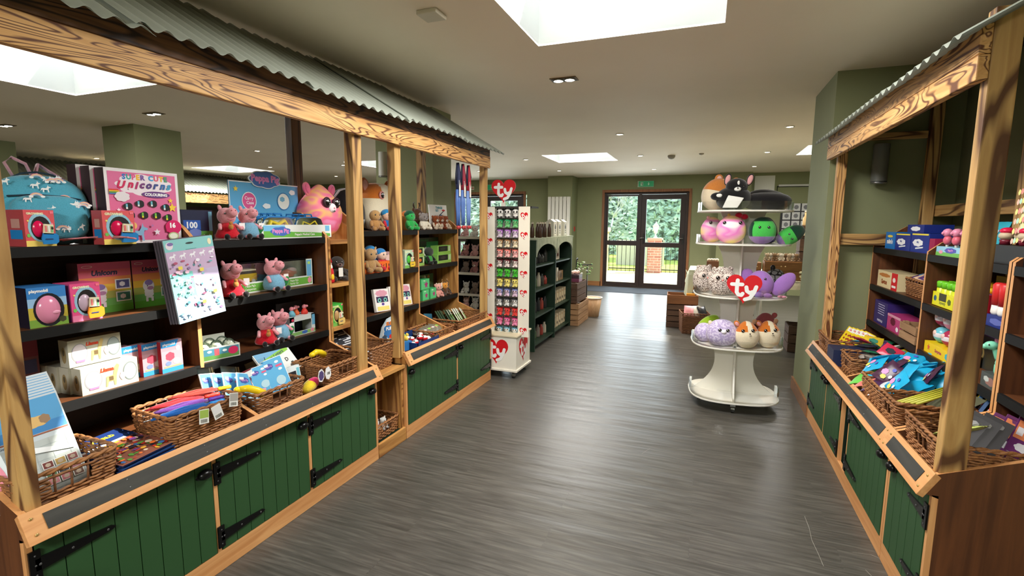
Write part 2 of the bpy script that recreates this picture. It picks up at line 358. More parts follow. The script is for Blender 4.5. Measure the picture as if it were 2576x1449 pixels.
def side(mb, w, d, h, z=0): return Art(mb, (-w/2, d/2, z), (0, -d, 0), (0, 0, h), (-1, 0, 0))
def sideR(mb, w, d, h, z=0): return Art(mb, (w/2, -d/2, z), (0, d, 0), (0, 0, h), (1, 0, 0))
def top(mb, w, d, h): return Art(mb, (-w/2, -d/2, h), (w, 0, 0), (0, d, 0), (0, 0, 1))
def L_(y, z, x=-2.1): return (x, y, z)          # a point on the left hand shelves
RZL, RZR = R(90), R(-90)                        # shelves left of the aisle face +X, right ones face -X
rnd = random.Random(4)
# ================================================================== the building
def shell():
    m = MB(); m.box(-11, 3.4, -4, 11.4, -.1, 0, floor_material()); fl = struct(m.build('floor'))
    sc = mat((150, 146, 136), .5)
    for i, P in enumerate([[(.515, 2.62), (.518, 2.52), (.512, 2.42), (.520, 2.32), (.524, 2.24)], [(.60, 2.33), (.66, 2.39), (.73, 2.40), (.79-.02, 2.38)], [(.68, 2.28), (.70, 2.22)], [(.30, 2.05), (.40, 2.1), (.52, 2.12)], [(-.30, 3.0), (-.26, 3.1)]]):
        w = .0009; V = []; 
        for x, y in P: V += [(x-w, y-w, .0004), (x+w, y+w, .0004)]
        s = MB(); s.add(V, [(2*k, 2*k+1, 2*k+3, 2*k+2) for k in range(len(P)-1)], sc); o = s.build('scratch', fl)
    m = MB(); m.box(-2.7, -.25, 10.25, 11.1, 0, .008, mat((66, 72, 82), .9)); tag(m.build('door_mat'), 'dark grey entrance mat lying inside the glass doors', 'mat')
    xs = sorted({-11, 3.4} | {v for s in SKYL for v in s[:2]}); ys = sorted({-4, 11.4} | {v for s in SKYL for v in s[2:4]})
    m = MB()
    for a, b in zip(xs, xs[1:]):
        for c, d in zip(ys, ys[1:]):
            cx, cy = (a+b)/2, (c+d)/2
            if any(s[0] < cx < s[1] and s[2] < cy < s[3] for s in SKYL): continue
            m.add([(a, c, CEIL), (b, c, CEIL), (b, d, CEIL), (a, d, CEIL)], [(0, 3, 2, 1)], CEILM)
    struct(m.build('ceiling'))
    for i, (x0, x1, y0, y1, e) in enumerate(SKYL):
        m = MB(); t = .03; wm = mat((240, 240, 236), .6); z0, z1 = CEIL+.001, CEIL+.55
        m.box(x0-t, x0, y0-t, y1+t, z0, z1, wm); m.box(x1, x1+t, y0-t, y1+t, z0, z1, wm); m.box(x0, x1, y0-t, y0, z0, z1, wm); m.box(x0, x1, y1, y1+t, z0, z1, wm)
        struct(m.build('window_%d' % (i+3)))
    def wall(n, x0, x1, y0, y1, holes=(), z1=CEIL+.3):
        m = MB()
        if not holes: m.box(x0, x1, y0, y1, 0, z1, WALL)
        else:
            x = x0
            for a, b, h in holes: m.box(x, a, y0, y1, 0, z1, WALL); m.box(a, b, y0, y1, h, z1, WALL); x = b
            m.box(x, x1, y0, y1, 0, z1, WALL)
        return struct(m.build(n))
    wall('wall_back', -11, 3.4, 11.25, 11.45, [(-5.86, -4.0, 2.07), (-2.16, -.39, 2.07)])
    wall('wall_left', -11.2, -10.8, -4, 11.25); wall('wall_front', -10.8, 3.4, -4.2, -4)
    wall('wall_right', 3.2, 3.4, 4.8, 11.25)
    wall('wall_right', 1.48, 1.68, -4, 4.07); wall('wall_pillar', .765, 3.2, 4.07, 4.8)
    wall('wall_pillar', -6.33, -5.8, 3.68, 4.2); wall('wall_pillar', -9.35, -8.72, 3.4, 4.0); wall('wall_pillar', -2.98, -2.36, 4.07, 4.42)
    wall('wall_pillar', -3.33, -2.78, 10.75, 11.25); wall('wall_pillar', .19, .77, 11.0, 11.25)
    for n, b in (('baseboard_right', (.750, .765, 4.07, 4.8)), ('baseboard_back', (-2.78, -2.2, 11.235, 11.25)), ('baseboard_back', (-.33, .19, 11.235, 11.25)), ('baseboard_pillar', (-2.78, -2.765, 10.75, 11.235)), ('baseboard_pillar', (-3.33, -2.765, 10.735, 10.75))):
        m = MB(); m.box(*b, 0, .1, TRIM); struct(m.build(n))
    m = MB(); m.box(.750, .79, 4.055, 4.07, 0, .1, TRIM); struct(m.build('baseboard_front'))
def french_door(n, X0, flip=False):
    """pair of dark glazed doors, outer width 1.884; X0 = left edge of architrave"""
    T = bpy.data.objects.new(n, None); COL.objects.link(T); T.location = (X0, 11.25, 0); struct(T)
    D = mat((48, 34, 30), .45); A = wood((124, 78, 44), (156, 104, 64), 'z', 1., .55, key='arch')
    m = MB(); m.box(0, .055, -.015, .02, 0, 2.145, A); m.box(1.83, 1.884, -.015, .02, 0, 2.145, A); m.box(.055, 1.83, -.015, .02, 2.085, 2.145, A); m.build('architrave', T)
    m = MB(); m.box(.055, .10, .0, .09, 0, 2.085, D); m.box(1.775, 1.83, 0, .09, 0, 2.085, D); m.box(.10, 1.775, 0, .09, 2.04, 2.085, D); m.box(.10, 1.775, 0, .09, 0, .035, D); m.build('frame', T)
    g = clear((240, 250, 250), .1)
    def leaf(x0, x1, st, z1, zr0, zr1, zb):
        m = MB(); z = 2.035; m.box(x0, x0+st, .02, .07, .04, z, D); m.box(x1-st, x1, .02, .07, .04, z, D); m.box(x0+st, x1-st, .02, .07, z1, z, D)
        m.box(x0+st, x1-st, .02, .07, zr0, zr1, D); m.box(x0+st, x1-st, .02, .07, .04, zb, D); o = m.build('door_leaf', T)
        m = MB(); m.box(x0+st, x1-st, .043, .049, zb, zr0, g); m.build('pane', o)
        m = MB(); m.box(x0+st, x1-st, .043, .049, zr1, z1, g); m.build('pane', o); return o
    a = leaf(.102, .80, .03, 2.0, .93, 1.03, .10); b = leaf(.86, 1.773, .105, 1.93, .90, 1.0, .10)
    m = MB(); m.box(.80, .86, .0, .08, .035, 2.04, D); m.build('mullion', T)
    for x in (.93, 1.74):
        m = MB(); m.box(x-.02, x+.02, .008, .02, .98, 1.2, mat((30, 26, 26), .3)); m.tube([(x, .01, 1.1), (x, -.035, 1.1), (x-.05, -.045, 1.1), (x-.09, -.04, 1.09)], .009, STEEL); m.build('door_handle', b)
    return T
shell(); french_door('door_1', -2.214); french_door('door_2', -5.91)
def scratchless(): pass
# -------------------------------------------------- lamps, signs and fittings on ceiling and walls
def spot(par, e, loc=(0, 0, -.02), c=(1, .82, .6), ang=105):
    d = bpy.data.lights.new('lamp', 'SPOT'); d.energy = e; d.color = c; d.spot_size = R(ang); d.spot_blend = .7; d.shadow_soft_size = .03
    o = bpy.data.objects.new('lamp_light', d); COL.objects.link(o); o.parent = par; o.location = loc
GLOW = mat((255, 232, 196), .5, 0, 14); GLOWC = mat((255, 246, 232), .5, 0, 14)
def downlight(x, y, label, e=26):
    t = thing('ceiling_downlight', label, 'ceiling light', (x, y, CEIL), group='round spotlights recessed in the ceiling')
    m = MB(); m.lathe([(.032, -.002), (.034, -.008), (.046, -.008), (.048, .001)], mat((225, 220, 208), .4), 20, cap=False); m.build('trim_ring', t)
    m = MB(); m.cyl((0, 0, -.006), .031, .004, GLOW, 18); m.build('bulb', t); spot(t, e)
def twin(x, y, label, e=30):
    t = thing('twin_downlight', label, 'ceiling light', (x, y, CEIL)); BZ = mat((120, 98, 66), .4, .3)
    m = MB(); m.box(-.095, .095, -.05, .05, -.006, .0, BZ); m.box(-.085, .085, -.04, .04, -.008, -.006, mat((60, 48, 34), .5)); m.build('bezel', t)
    for s in (-.042, .042):
        m = MB(); m.cyl((s, 0, -.012), .032, .005, GLOWC, 18); m.build('bulb', t)
        m = MB(); m.lathe([(.032, -.013), (.037, -.013), (.038, -.008)], STEEL, 18, (s, 0, 0), cap=False); m.build('bulb_ring', t)
    spot(t, e)
twin(-1.017, 3.63, 'twin rectangular spotlight in the ceiling just beyond the big skylight'); twin(-5.06, 3.41, 'twin spotlight in the ceiling above the nearer square olive pillar'); twin(-7.26, 3.27, 'twin spotlight in the ceiling at the far left edge')
for x, y, l in [(-1.0, 5.99, 'nearest round spotlight above the open middle of the floor'), (-1.0, 7.93, 'round spotlight beside the right edge of the middle skylight'), (-.99, 9.91, 'round spotlight right above the glass doors'),
                (.755, 6.11, 'large round spotlight nearest the right olive pillar'), (.74, 8.1, 'round spotlight above and right of the white plush stand'), (.72, 9.97, 'small round spotlight near the back wall right of the plush stand'),
                (-2.81, 7.83, 'round spotlight left of the middle skylight'), (-2.77, 9.66, 'round spotlight in front of the pillar with the radiator'), (-4.31, 9.26, 'round spotlight behind the end post of the left canopy'),
                (-6.23, 5.66, 'round spotlight seen between pillar and dark rear post'), (-7.84, 7.4, 'round spotlight beside the slim far left skylight'), (-6.25, 7.56, 'round spotlight left of the skylight cut by the canopy post'),
                (-7.92, 9.32, 'small round spotlight low above the far left wall'), (-9.6, 5.46, 'round spotlight over the distant metal canopy at far left')]: downlight(x, y, l)
def fittings():
    t = thing('smoke_detector', 'grey round smoke detector hanging from the ceiling in mid room', 'smoke detector', (-.56, 8.07, CEIL))
    m = MB(); m.lathe([(.055, 0), (.055, -.02), (.04, -.045), (.02, -.05)], mat((150, 145, 135), .5), 20); m.build('housing', t)
    m = MB(); m.lathe([(.02, -.048), (.022, -.056), (.005, -.06)], mat((225, 220, 210), .4), 14); m.build('sensor_cap', t)
    m = MB(); m.lathe([(.035, 0), (.033, -.012), (.01, -.022)], mat((150, 140, 125), .5), 16); tag(m.build('motion_sensor', loc=(-.134, 7.98, CEIL)), 'tiny round motion sensor on the ceiling right of the smoke detector', 'sensor')
    m = MB(); m.box(-.055, .055, -.055, .055, -.022, 0, mat((206, 197, 176), .6)); tag(m.build('ceiling_hatch', loc=(-1.33, 2.3, CEIL), bevel=.004), 'small square beige blanking box on the ceiling left of the big skylight', 'ceiling box')
    def exit_sign(x, y, z, label, w=.34):
        t = thing('exit_sign', label, 'exit sign', (x, y, z)); G = mat((24, 110, 66), .4, 0, .25)
        m = MB(); m.box(-w/2, w/2, 0, .03, -.065, .065, mat((196, 206, 190), .5)); m.build('casing', t)
        m = MB(); m.box(-w/2+.02, w/2-.005, -.004, 0, -.058, .058, G); a = Art(m, (-w/2+.02, -.004, -.058), (w-.025, 0, 0), (0, 0, .116), (0, -1, 0)); P_ = (220, 240, 220)
        a.r(.14, .18, .3, .82, P_); a.r(.17, .24, .27, .76, (24, 110, 66)); a.e_(.215, .66, .018, .055, P_); a.stroke([(.068, .062), (.06, .045), (.066, .03)], .006, P_); a.stroke([(.06, .045), (.052, .034)], .005, P_)
        a.shp([(0, -1), (.9, .1), (.3, .1), (.3, 1), (-.3, 1), (-.3, .1), (-.9, .1)], .67, .5, .075, .3, P_); m.build('green_panel', t)
    exit_sign(-1.28, 11.21, 2.255, 'green emergency exit sign with white arrow above the glass doors'); exit_sign(-4.95, 11.21, 2.25, 'green emergency exit sign above the far left doorway half hidden by the red heart')
    m = MB(); m.box(-.06, .06, 0, .01, -.04, .04, CREAM); a = Art(m, (-.06, 0, -.04), (.12, 0, 0), (0, 0, .08), (0, -1, 0)); a.r(.1, .2, .45, .8, (60, 120, 70)); a.r(.55, .25, .92, .75, (200, 110, 100)); tag(m.build('notice', loc=(-5.43, 11.23, 2.24)), 'small cream notice on the wall left of the partly hidden exit sign', 'notice')
    t = thing('radiator', 'tall white vertical column radiator on the back olive pillar', 'radiator', (-3.055, 10.75, 1.28))
    m = MB(); RM = mat((222, 220, 210), .4)
    for i in range(6): x = -.215+.086*i; m.box(x-.036, x+.036, -.075, -.02, -.7, .7, RM)
    m.build('columns', t, bevel=.006); m = MB(); m.box(-.24, .24, -.05, -.002, -.66, -.62, RM); m.box(-.24, .24, -.05, -.002, .62, .66, RM); m.build('header_rail', t)
    m = MB(); m.box(0, .02, -.03, .03, -.05, .05, mat((176, 50, 44), .4)); tag(m.build('fire_call_point', loc=(-2.78, 11.0, 1.28)), 'small red fire alarm call point on the side of the back pillar', 'call point')
    for (x, y, z, l, c, s) in [(1.04, 4.02, 1.80, 'dark grey metal cylinder up and down lamp on the wall behind the right canopy', (120, 122, 116), 1), (-2.86, 4.02, 1.93, 'pale cylinder lamp on the pillar behind the corgi cushion', (214, 214, 204), .9)]:
        t = thing('cylinder_wall_lamp', l, 'wall lamp', (x, y, z)); mm = mat(c, .4, .1 if s == 1 else 0)
        m = MB(); m.cyl((0, -.01, -.11*s), .045*s, .24*s, mm, 24); m.build('cylinder', t, bevel=.003); m = MB(); m.cyl((0, .03, -.01), .02, .02, mm, 12, 'y'); m.build('wall_bracket', t)
        m = MB(); m.lathe([(.046*s, -.125*s), (.047*s, -.112*s)], STEEL, 20, (0, -.01, 0)); m.build('bottom_rim', t)
fittings()
# ================================================================== outside the doors
def outside():
    m = MB(); m.box(-14, 12, 11.45, 30, -.14, -.04, plaster((214, 200, 168), (226, 214, 186), 1.)); struct(m.build('ground_patio'))
    m = MB(); m.box(-14, 12, 15.6, 30, -.04, -.01, leaves_material((150, 170, 60), (176, 196, 80), (196, 210, 110))); struct(m.build('ground_lawn'))
    t = thing('brick_gate_pillar', 'red brick gate pillar with pale cap outside the right glass door', 'pillar', (-1.42, 15.45, -.05))
    m = MB(); m.box(-.19, .19, -.19, .19, 0, .98, brick_material()); m.build('brick_shaft', t); m = MB(); m.box(-.21, .21, -.21, .21, .98, 1.04, mat((200, 160, 140), .8)); m.build('cap', t, bevel=.008)
    t = thing('garden_lantern', 'white metal lantern standing on the brick gate pillar', 'lantern', (-1.42, 15.45, .99)); LM = mat((214, 222, 222), .5)
    m = MB(); m.lathe([(.07, 0), (.06, .02), (.025, .05), (.02, .12), (.05, .15)], LM, 16); m.build('stem', t); m = MB(); m.lathe([(.05, .15), (.085, .33), (.09, .34)], mat((235, 240, 240), .3), 6); m.build('lamp_glass', t); m = MB(); m.lathe([(.11, .34), (.03, .43), (.012, .45), (.012, .49)], LM, 6); m.build('lantern_roof', t)
    t = thing('stone_gate_pillar', 'pale yellow stone gate pillar outside the left glass door', 'pillar', (-3.0, 15.2, -.05)); SM = mat((226, 206, 150), .8)
    m = MB(); m.box(-.2, .2, -.2, .2, 0, 1.2, SM); m.build('stone_shaft', t); m = MB(); m.box(-.25, .25, -.25, .25, 1.2, 1.34, SM); m.build('cap', t, bevel=.02)
    for a, b, l in [(-2.78, -1.63, 'black iron railing between the stone and brick gate pillars'), (-1.21, 2.2, 'black iron railing right of the brick gate pillar')]:
        t = thing('iron_railing', l, 'railing', (a, 15.45, -.05), group=None); m = MB(); n = int((b-a)/.12)
        for i in range(n+1): x = (b-a)*i/n; m.box(x-.007, x+.007, -.007, .007, .0, .92, IRON); m.ell((x, 0, .95), (.016, .016, .03), IRON, 6, 4)
        m.build('bars', t)
        for z in (.08, .80):
            m = MB(); m.box(0, b-a, -.012, .012, z, z+.03, IRON); m.build('rail', t)
        for i in range(n//2): 
            pass
        m = MB()
        for i in range(n): x = (b-a)*(i+.5)/n; m.tube([(x+.045*math.cos(q*PI/6), 0, .88+.045*math.sin(q*PI/6)) for q in range(12)], .005, IRON, 5, True)
        m.build('scrolls', t)
    rn = random.Random(5)
    def bush(name, label, x0, x1, y, h, dep, n, mt, leaf=.16):
        t = thing(name, label, 'tree' if 'tree' in name else 'hedge', ((x0+x1)/2, y, -.03)); m = MB(); V = []; F = []; w = (x1-x0)/2
        for i in range(n):
            px, pz = rn.uniform(-w, w), rn.random()*h; py = -dep*(.4+.6*rn.random())*math.sqrt(max(.05, 1-(pz/h)**3)); a = Vector((rn.gauss(0, 1), rn.gauss(0, 1), rn.gauss(0, .6))).normalized(); b = a.cross(Vector((0, -1, .4))).normalized(); k = len(V); c = Vector((px, py, pz)); s = leaf*rn.uniform(.6, 1.4)
            V += [c-a*s, c+b*s*.35, c+a*s, c-b*s*.35]; F.append((k, k+1, k+2, k+3))
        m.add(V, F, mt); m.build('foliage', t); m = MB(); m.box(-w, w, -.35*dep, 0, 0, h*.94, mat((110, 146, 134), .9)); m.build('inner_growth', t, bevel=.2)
    LG = leaves_material((130, 170, 156), (170, 206, 190), (214, 232, 212))
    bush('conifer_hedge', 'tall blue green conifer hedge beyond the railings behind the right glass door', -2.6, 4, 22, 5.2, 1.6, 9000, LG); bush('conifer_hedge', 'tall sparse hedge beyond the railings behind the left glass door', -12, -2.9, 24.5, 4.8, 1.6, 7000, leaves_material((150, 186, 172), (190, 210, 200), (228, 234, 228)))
    t = thing('bare_tree', 'bare pale branched tree outside the left glass door', 'tree', (-3.5, 19, -.03)); BM = mat((190, 200, 200), .9); m = MB()
    def br(p, d, l, r, k):
        q = p+d*l; m.tube([p, p+d*l*.5+Vector((rn.uniform(-.05, .05), 0, .03)), q], [r, r*.8, r*.6], BM, 5)
        if k:
            for _ in range(3): br(q, (d+Vector((rn.uniform(-.7, .7), rn.uniform(-.4, .4), rn.uniform(-.25, .5)))).normalized(), l*.68, r*.6, k-1)
    br(Vector((0, 0, 0)), Vector((0, 0, 1)), 1.0, .08, 5); m.build('branches', t)
    m = MB(); m.box(-.8, .8, -.02, .02, 0, .9, mat((196, 196, 190), .7)); tag(m.build('metal_plate_fence', loc=(-2.1, 17.5, -.04)), 'grey garden panel seen through the railings of the left glass door', 'panel')
outside()
# ================================================================== shop fittings
def hinge(door, x, z, L, s):
    """T strap hinge: plate at x, strap running s*L along the door"""
    m = MB(); m.box(x-.014, x+.014, -.008, -.002, z-.045, z+.045, IRON); m.box(min(x, x+s*.03), max(x, x+s*.03), -.008, -.003, z-.018, z+.018, IRON)
    m.add([(x+s*.012, -.009, z-.02), (x+s*L, -.009, z-.007), (x+s*(L+.01), -.009, z), (x+s*L, -.009, z+.007), (x+s*.012, -.009, z+.02)]+[(x+s*.012, -.002, z-.02), (x+s*L, -.002, z-.007), (x+s*(L+.01), -.002, z), (x+s*L, -.002, z+.007), (x+s*.012, -.002, z+.02)], [(0, 1, 2, 3, 4), (0, 5, 6, 1), (1, 6, 7, 2), (2, 7, 8, 3), (3, 8, 9, 4)], IRON)
    for dx in (.05, .45, .93): m.ell((x+s*L*dx, -.01, z), (.004, .002, .004), mat((90, 90, 92), .3, .5), 8, 5)
    for dz in (-.03, 0, .03): m.ell((x, -.009, z+dz), (.003, .002, .003), mat((90, 90, 92), .3, .5), 8, 5)
    m.build('strap_hinge', door)
def door(par, x0, x1, z0, z1, hs, nb=7):
    m = MB(); w = x1-x0; k = max(3, round(w/.072)); g = .003
    m.box(x0, x1, .004, .016, z0, z1, GREEND)
    for i in range(k): a = x0+w*i/k; m.box(a+g/2, a+w/k-g/2, -.002, .004, z0, z1, GREEN)
    d = m.build('door', par); hx = x0-.004 if hs > 0 else x1+.004; L = min(.2, w*.42)
    for z in (z0+.06, z1-.085): hinge(d, hx, z, L, hs)
    kx = (x1-.035) if hs > 0 else (x0+.035); m = MB(); zc = z1-.065
    m.ell((kx, -.006, zc), (.036, .004, .016), IRON, 20, 8); m.ell((kx, -.012, zc+.003), (.028, .02, .019), IRON, 20, 10, warp=lambda d: 1.); m.build('cup_handle', d); return d
def unit(name, label, loc, rz, Wd, divs, doors, open_bays=(), top=1.31, shelves=(1.035, .76), side_m=None, edge_m=None, lip=True, floor_z=.545, sf=.32, back=.62, ends=(1, 1), frame=None, solid=False, lipx=None):
    """counter with tray front, chalk strip, plank doors below and stepped shelves above; local x along the front, y into the unit"""
    t = thing(name, label, 'shop counter', loc, rz); SM = side_m or OAK_SHADED['z']; EM = edge_m or OAK['z']; EX = edge_m or OAK['x']
    m = MB(); m.box(0, Wd, 0, .018, 0, .085, EX if edge_m is None else edge_m); m.build('plinth', t, bevel=.002)
    prof = [(.018, .0), (.018, .49), (-.03, .505), (.0, .572), (sf, .69), (sf, top+.015), (sf+.05, top+.06), (sf+.17, top+.14), (back, top+.15), (back, 0)]
    inner = [(0, floor_z), (0, .572), (sf, .69), (sf, top+.015), (sf+.05, top+.06), (sf+.17, top+.13), (back-.012, top+.13), (back-.012, floor_z)]
    if not lip: prof = [(.018, 0), (.018, .5), (sf, .5), (sf, top+.015), (sf+.05, top+.06), (sf+.17, top+.14), (back, top+.15), (back, 0)]
    for i, (on, a) in enumerate(((ends[0], 0), (ends[1], Wd-.018))):
        if on: m = MB(); m.prism(prof, 'yz', a, a+.018, SM, EM); m.build('side_panel', t)
    for d in divs: m = MB(); m.prism(inner, 'yz', d-.009, d+.009, SM, EM); m.build('divider', t)
    m = MB(); m.box(.018, Wd-.018, back-.012, back, .0, top+.02, DARKW); m.build('back_panel', t)
    m = MB(); m.box(.018, Wd-.018, .0 if lip else -.03, back-.012, floor_z-.018, floor_z, OAK_SHADED['x'] if lip else EX)
    if not lip: m = MB(); m.box(.0, Wd, -.0, sf+.3, floor_z-.02, floor_z, EX)
    m.build('counter_board', t)
    # frame stiles between doors
    for x in (frame if frame is not None else [0, Wd-.018]): m = MB(); m.box(x, x+.018, .0, .018, .085, floor_z-.02 if not lip else .5, EM); m.build('door_stile', t)
    if not solid:
        m = MB(); m.box(.018, Wd-.018, .02, back-.012, .06, .075, GREEND); 
        for x in [v for v in (frame or []) if .02 < v < Wd-.03]: m.box(x, x+.018, .018, back-.012, .075, floor_z-.02, GREEND)
        m.build('carcass', t)
    for (a, b, hs) in doors: door(t, a, b, .088, .50, hs)
    if lip:
        lx0, lx1 = lipx or (-.005, Wd+.005)
        m = MB(); P = [(-.046, .5), (-.038, .492), (.012, .565), (.004, .577)]
        m.prism([(-.046, .497), (-.026, .488), (.018, .566), (.0, .58)], 'yz', lx0, lx1, EX); o = m.build('tray_lip', t, bevel=.0015)
        dy, dz = .046, .083; L = math.hypot(dy, dz); ny, nz = -dz/L, dy/L
        def pt(f, e): return (-.046+dy*f+ny*e, .497+dz*f+nz*e)
        m = MB(); m.prism([pt(.28, .0), pt(.28, .0025), pt(.78, .0025), pt(.78, 0)], 'yz', lx0+.05, lx1-.05, CHALK); m.build('chalk_strip', o)
        m = MB(); BR = mat((200, 170, 110), .35, .6)
        for x in (lx0+.022, lx1-.022):
            for f in (.25, .75): c = pt(f, .001); m.ell((x, *c), (.005, .003, .005), BR, 10, 6)
        for k in range(1, int((lx1-lx0)/.25)):
            for f in (.4, .68): c = pt(f, .003); m.ell((lx0+k*(lx1-lx0)/int((lx1-lx0)/.25), *c), (.0025, .0015, .0025), STEEL, 6, 4)
        m.build('screws', o)
    xs = [.018]+list(divs)+[Wd-.018]
    for z in [top]+list(shelves):
        for a, b in zip(xs, xs[1:]):
            a2, b2 = (a+.009 if a != .018 else a), (b-.009 if b != Wd-.018 else b)
            if z == top: 
                if a != .018: continue
                b2 = Wd-.018
                for d in divs: pass
            m = MB()
            segs = [(a2, b2)] if z != top else [((p+.009 if p != .018 else p), (q-.009 if q != Wd-.018 else q)) for p, q in zip(xs, xs[1:])]
            for p, q in segs: m.box(p, q, sf+.012, back-.012, z-.018, z, OAK_SHADED['x'] if edge_m is None else PINE['x'])
            s = m.build('shelf', t); m = MB()
            for p, q in segs: m.box(p, q, sf-.002, sf+.012, z-.033 if edge_m is None or edge_m is OAK['x'] else z-.022, z+.001, FASC if (edge_m is None) else EX)
            m.build('shelf_edging', s)
    return t
PN = PINE['x']
unit('display_counter', 'long oak and green display counter nearest on the left with three plank doors', (-1.75, .715, 0), RZL, 1.625, [.803], [(.022, .573, 1), (.595, 1.075, 1), (1.097, 1.603, 1)], frame=[0, .575, 1.077, 1.607])
unit('corner_shelving', 'narrow pine shelf unit with open cubby between the two left counters', (-1.75, 2.345, 0), RZL, .29, [], [], top=1.29, shelves=(1.03, .765), lip=False, edge_m=PINE['x'], side_m=PINE['z'], floor_z=.5, frame=[])
unit('display_counter', 'far left oak and green display counter with two plank doors before the red heart stand', (-1.75, 2.64, 0), RZL, 1.36, [.695], [(.022, .70, -1), (.724, 1.338, -1)], top=1.34, shelves=(1.055, .77), side_m=PINE['z'], frame=[0, .704, 1.342])
# right hand run: local x runs toward the camera
unit('display_counter', 'far right oak and green sweet counter below the canopy beside the pillar', (.755, 4.06, 0), RZR, 1.67, [.905], [(.022, .50, 1), (.52, .87, -1), (1.07, 1.648, 1)], top=1.255, shelves=(1.005, .76), sf=.305, back=.69, frame=[0, .50, .89, 1.05, 1.652])
unit('display_counter', 'nearest right sweet counter end with wicker baskets and dark walnut side', (.755, 2.383, 0), RZR, .398, [], [(.022, .376, -1)], top=1.255, shelves=(1.005, .775), sf=.305, back=.69, frame=[0, .38])
def corr(t, x0, x1, y0, y1, z0, z1, name='corrugated_sheet', n_=None, lift=0.):
    """corrugated steel; waves repeat along y, slope along x"""
    m = MB(); p = .076; n = int((y1-y0)/p*8); V = []; F = []
    for i in range(n+1):
        y = y0+(y1-y0)*i/n; h = .0095*math.sin(2*PI*y/p)+lift
        V += [(x0, y, z0+h), (x1, y, z1+h), (x0, y, z0+h-.0012), (x1, y, z1+h-.0012)]
    for i in range(n): a = 4*i; F += [(a, a+4, a+5, a+1), (a+2, a+3, a+7, a+6), (a, a+2, a+6, a+4), (a+1, a+5, a+7, a+3)]
    m.add(V, F, TIN, True)
    m.f += []; o = m.build(name, t); return o
def canopy_left():
    t = thing('wooden_canopy', 'rustic timber canopy with corrugated metal roof over the left counters', 'canopy', (-1.75, 2.3, 0))
    def P(name, x0, x1, y0, y1, z0, z1, m, bev=.004): b = MB(); b.box(x0+1.75, x1+1.75, y0-2.3, y1-2.3, z0, z1, m); return b.build(name, t, bevel=bev)
    for y0, y1 in ((.73, .775), (2.215, 2.29), (2.60, 2.665), (3.92, 3.97)): P('post', -1.825, -1.768, y0, y1, .546, 2.02, POST['z'])
    P('front_beam', -1.765, -1.735, .3, 3.95, 1.857, 1.952, SCORCH['y']); P('upper_beam', -1.765, -1.738, .3, 3.95, 1.953, 2.032, wood((84, 52, 28), (126, 84, 48), 'y', 1.6, .6, .8, (44, 24, 12)))  # upper board darkened to paint in the eave shadow, plus dark grain
    for y in (2.42, 3.9): P('rear_post', -2.43, -2.375, y, y+.075, 0, 2.36, POST['z'] if y > 3 else wood((96, 66, 38), (120, 86, 52), 'z', 1, .6, .5, (50, 30, 18)))
    P('ridge_beam', -2.37, -2.33, .3, 3.95, 2.28, 2.36, DARKW)
    for y in (.5, 1.1, 1.7, 2.3, 2.9, 3.5, 3.9):
        b = MB(); b.prism([(-.03, 2.0), (-.03, 2.04), (-.58, 2.362), (-.58, 2.32)], 'xz', y-2.3, y-2.3+.04, OAK_SHADED['x']); b.build('rafter', t)
    for k, (a, b_) in enumerate(((.3, 1.14), (1.08, 1.86), (1.8, 2.62), (2.56, 3.36), (3.3, 4.05))): 
        o = corr(t, .10, -.60, a-2.3, b_-2.3, 1.985, 2.405, lift=.012*(k % 2))
canopy_left()
def canopy_right():
    t = thing('wooden_canopy', 'scorched timber canopy with metal roof over the right sweet counters', 'canopy', (.78, 3.0, 0)); ox, oy = .78, 3.
    def P(name, x0, x1, y0, y1, z0, z1, m, bev=.004): b = MB(); b.box(x0-ox, x1-ox, y0-oy, y1-oy, z0, z1, m); return b.build(name, t, bevel=bev)
    P('post', .768, .84, 1.99, 2.04, .546, 2.05, POST['z']); P('post', .79, .845, 3.96, 4.01, .546, 2.05, SCORCH['z'])
    P('front_beam', .735, .766, 1.985, 4.03, 1.84, 1.915, SCORCH['y']); P('front_beam', .735, .766, 1.985, 4.03, 1.916, 2.005, SCORCH['y'])
    for y in (3.99, 2.9, 2.02): P('rear_post', 1.28, 1.34, y-.03, y+.03, 0, 2.38, POST['z'])
    P('rear_rail', 1.345, 1.39, 2.0, 4.0, 1.46, 1.53, POST['y']); P('end_rail', .85, 1.27, 3.985, 4.02, 1.27, 1.345, POST['x']); P('end_rail', .85, 1.275, 3.985, 4.02, 1.955, 2.0, POST['x'])
    P('end_rail', .845, 1.27, 2.0, 2.035, 2.08, 2.14, POST['x'])
    P('ridge_beam', 1.40, 1.44, 1.98, 4.03, 2.30, 2.36, DARKW)
    for y in (2.0, 2.5, 3.0, 3.5, 3.98):
        b = MB(); b.prism([(-.01, 1.96), (-.01, 1.995), (.60, 2.335), (.60, 2.30)], 'xz', y-oy, y-oy+.04, POST['x']); b.build('rafter', t)
    for k, (a, b_) in enumerate(((1.9, 2.66), (2.6, 3.36), (3.3, 4.05))): corr(t, -.12, .66, a-oy, b_-oy, 1.955, 2.40, lift=.005*(k % 2))
canopy_right()
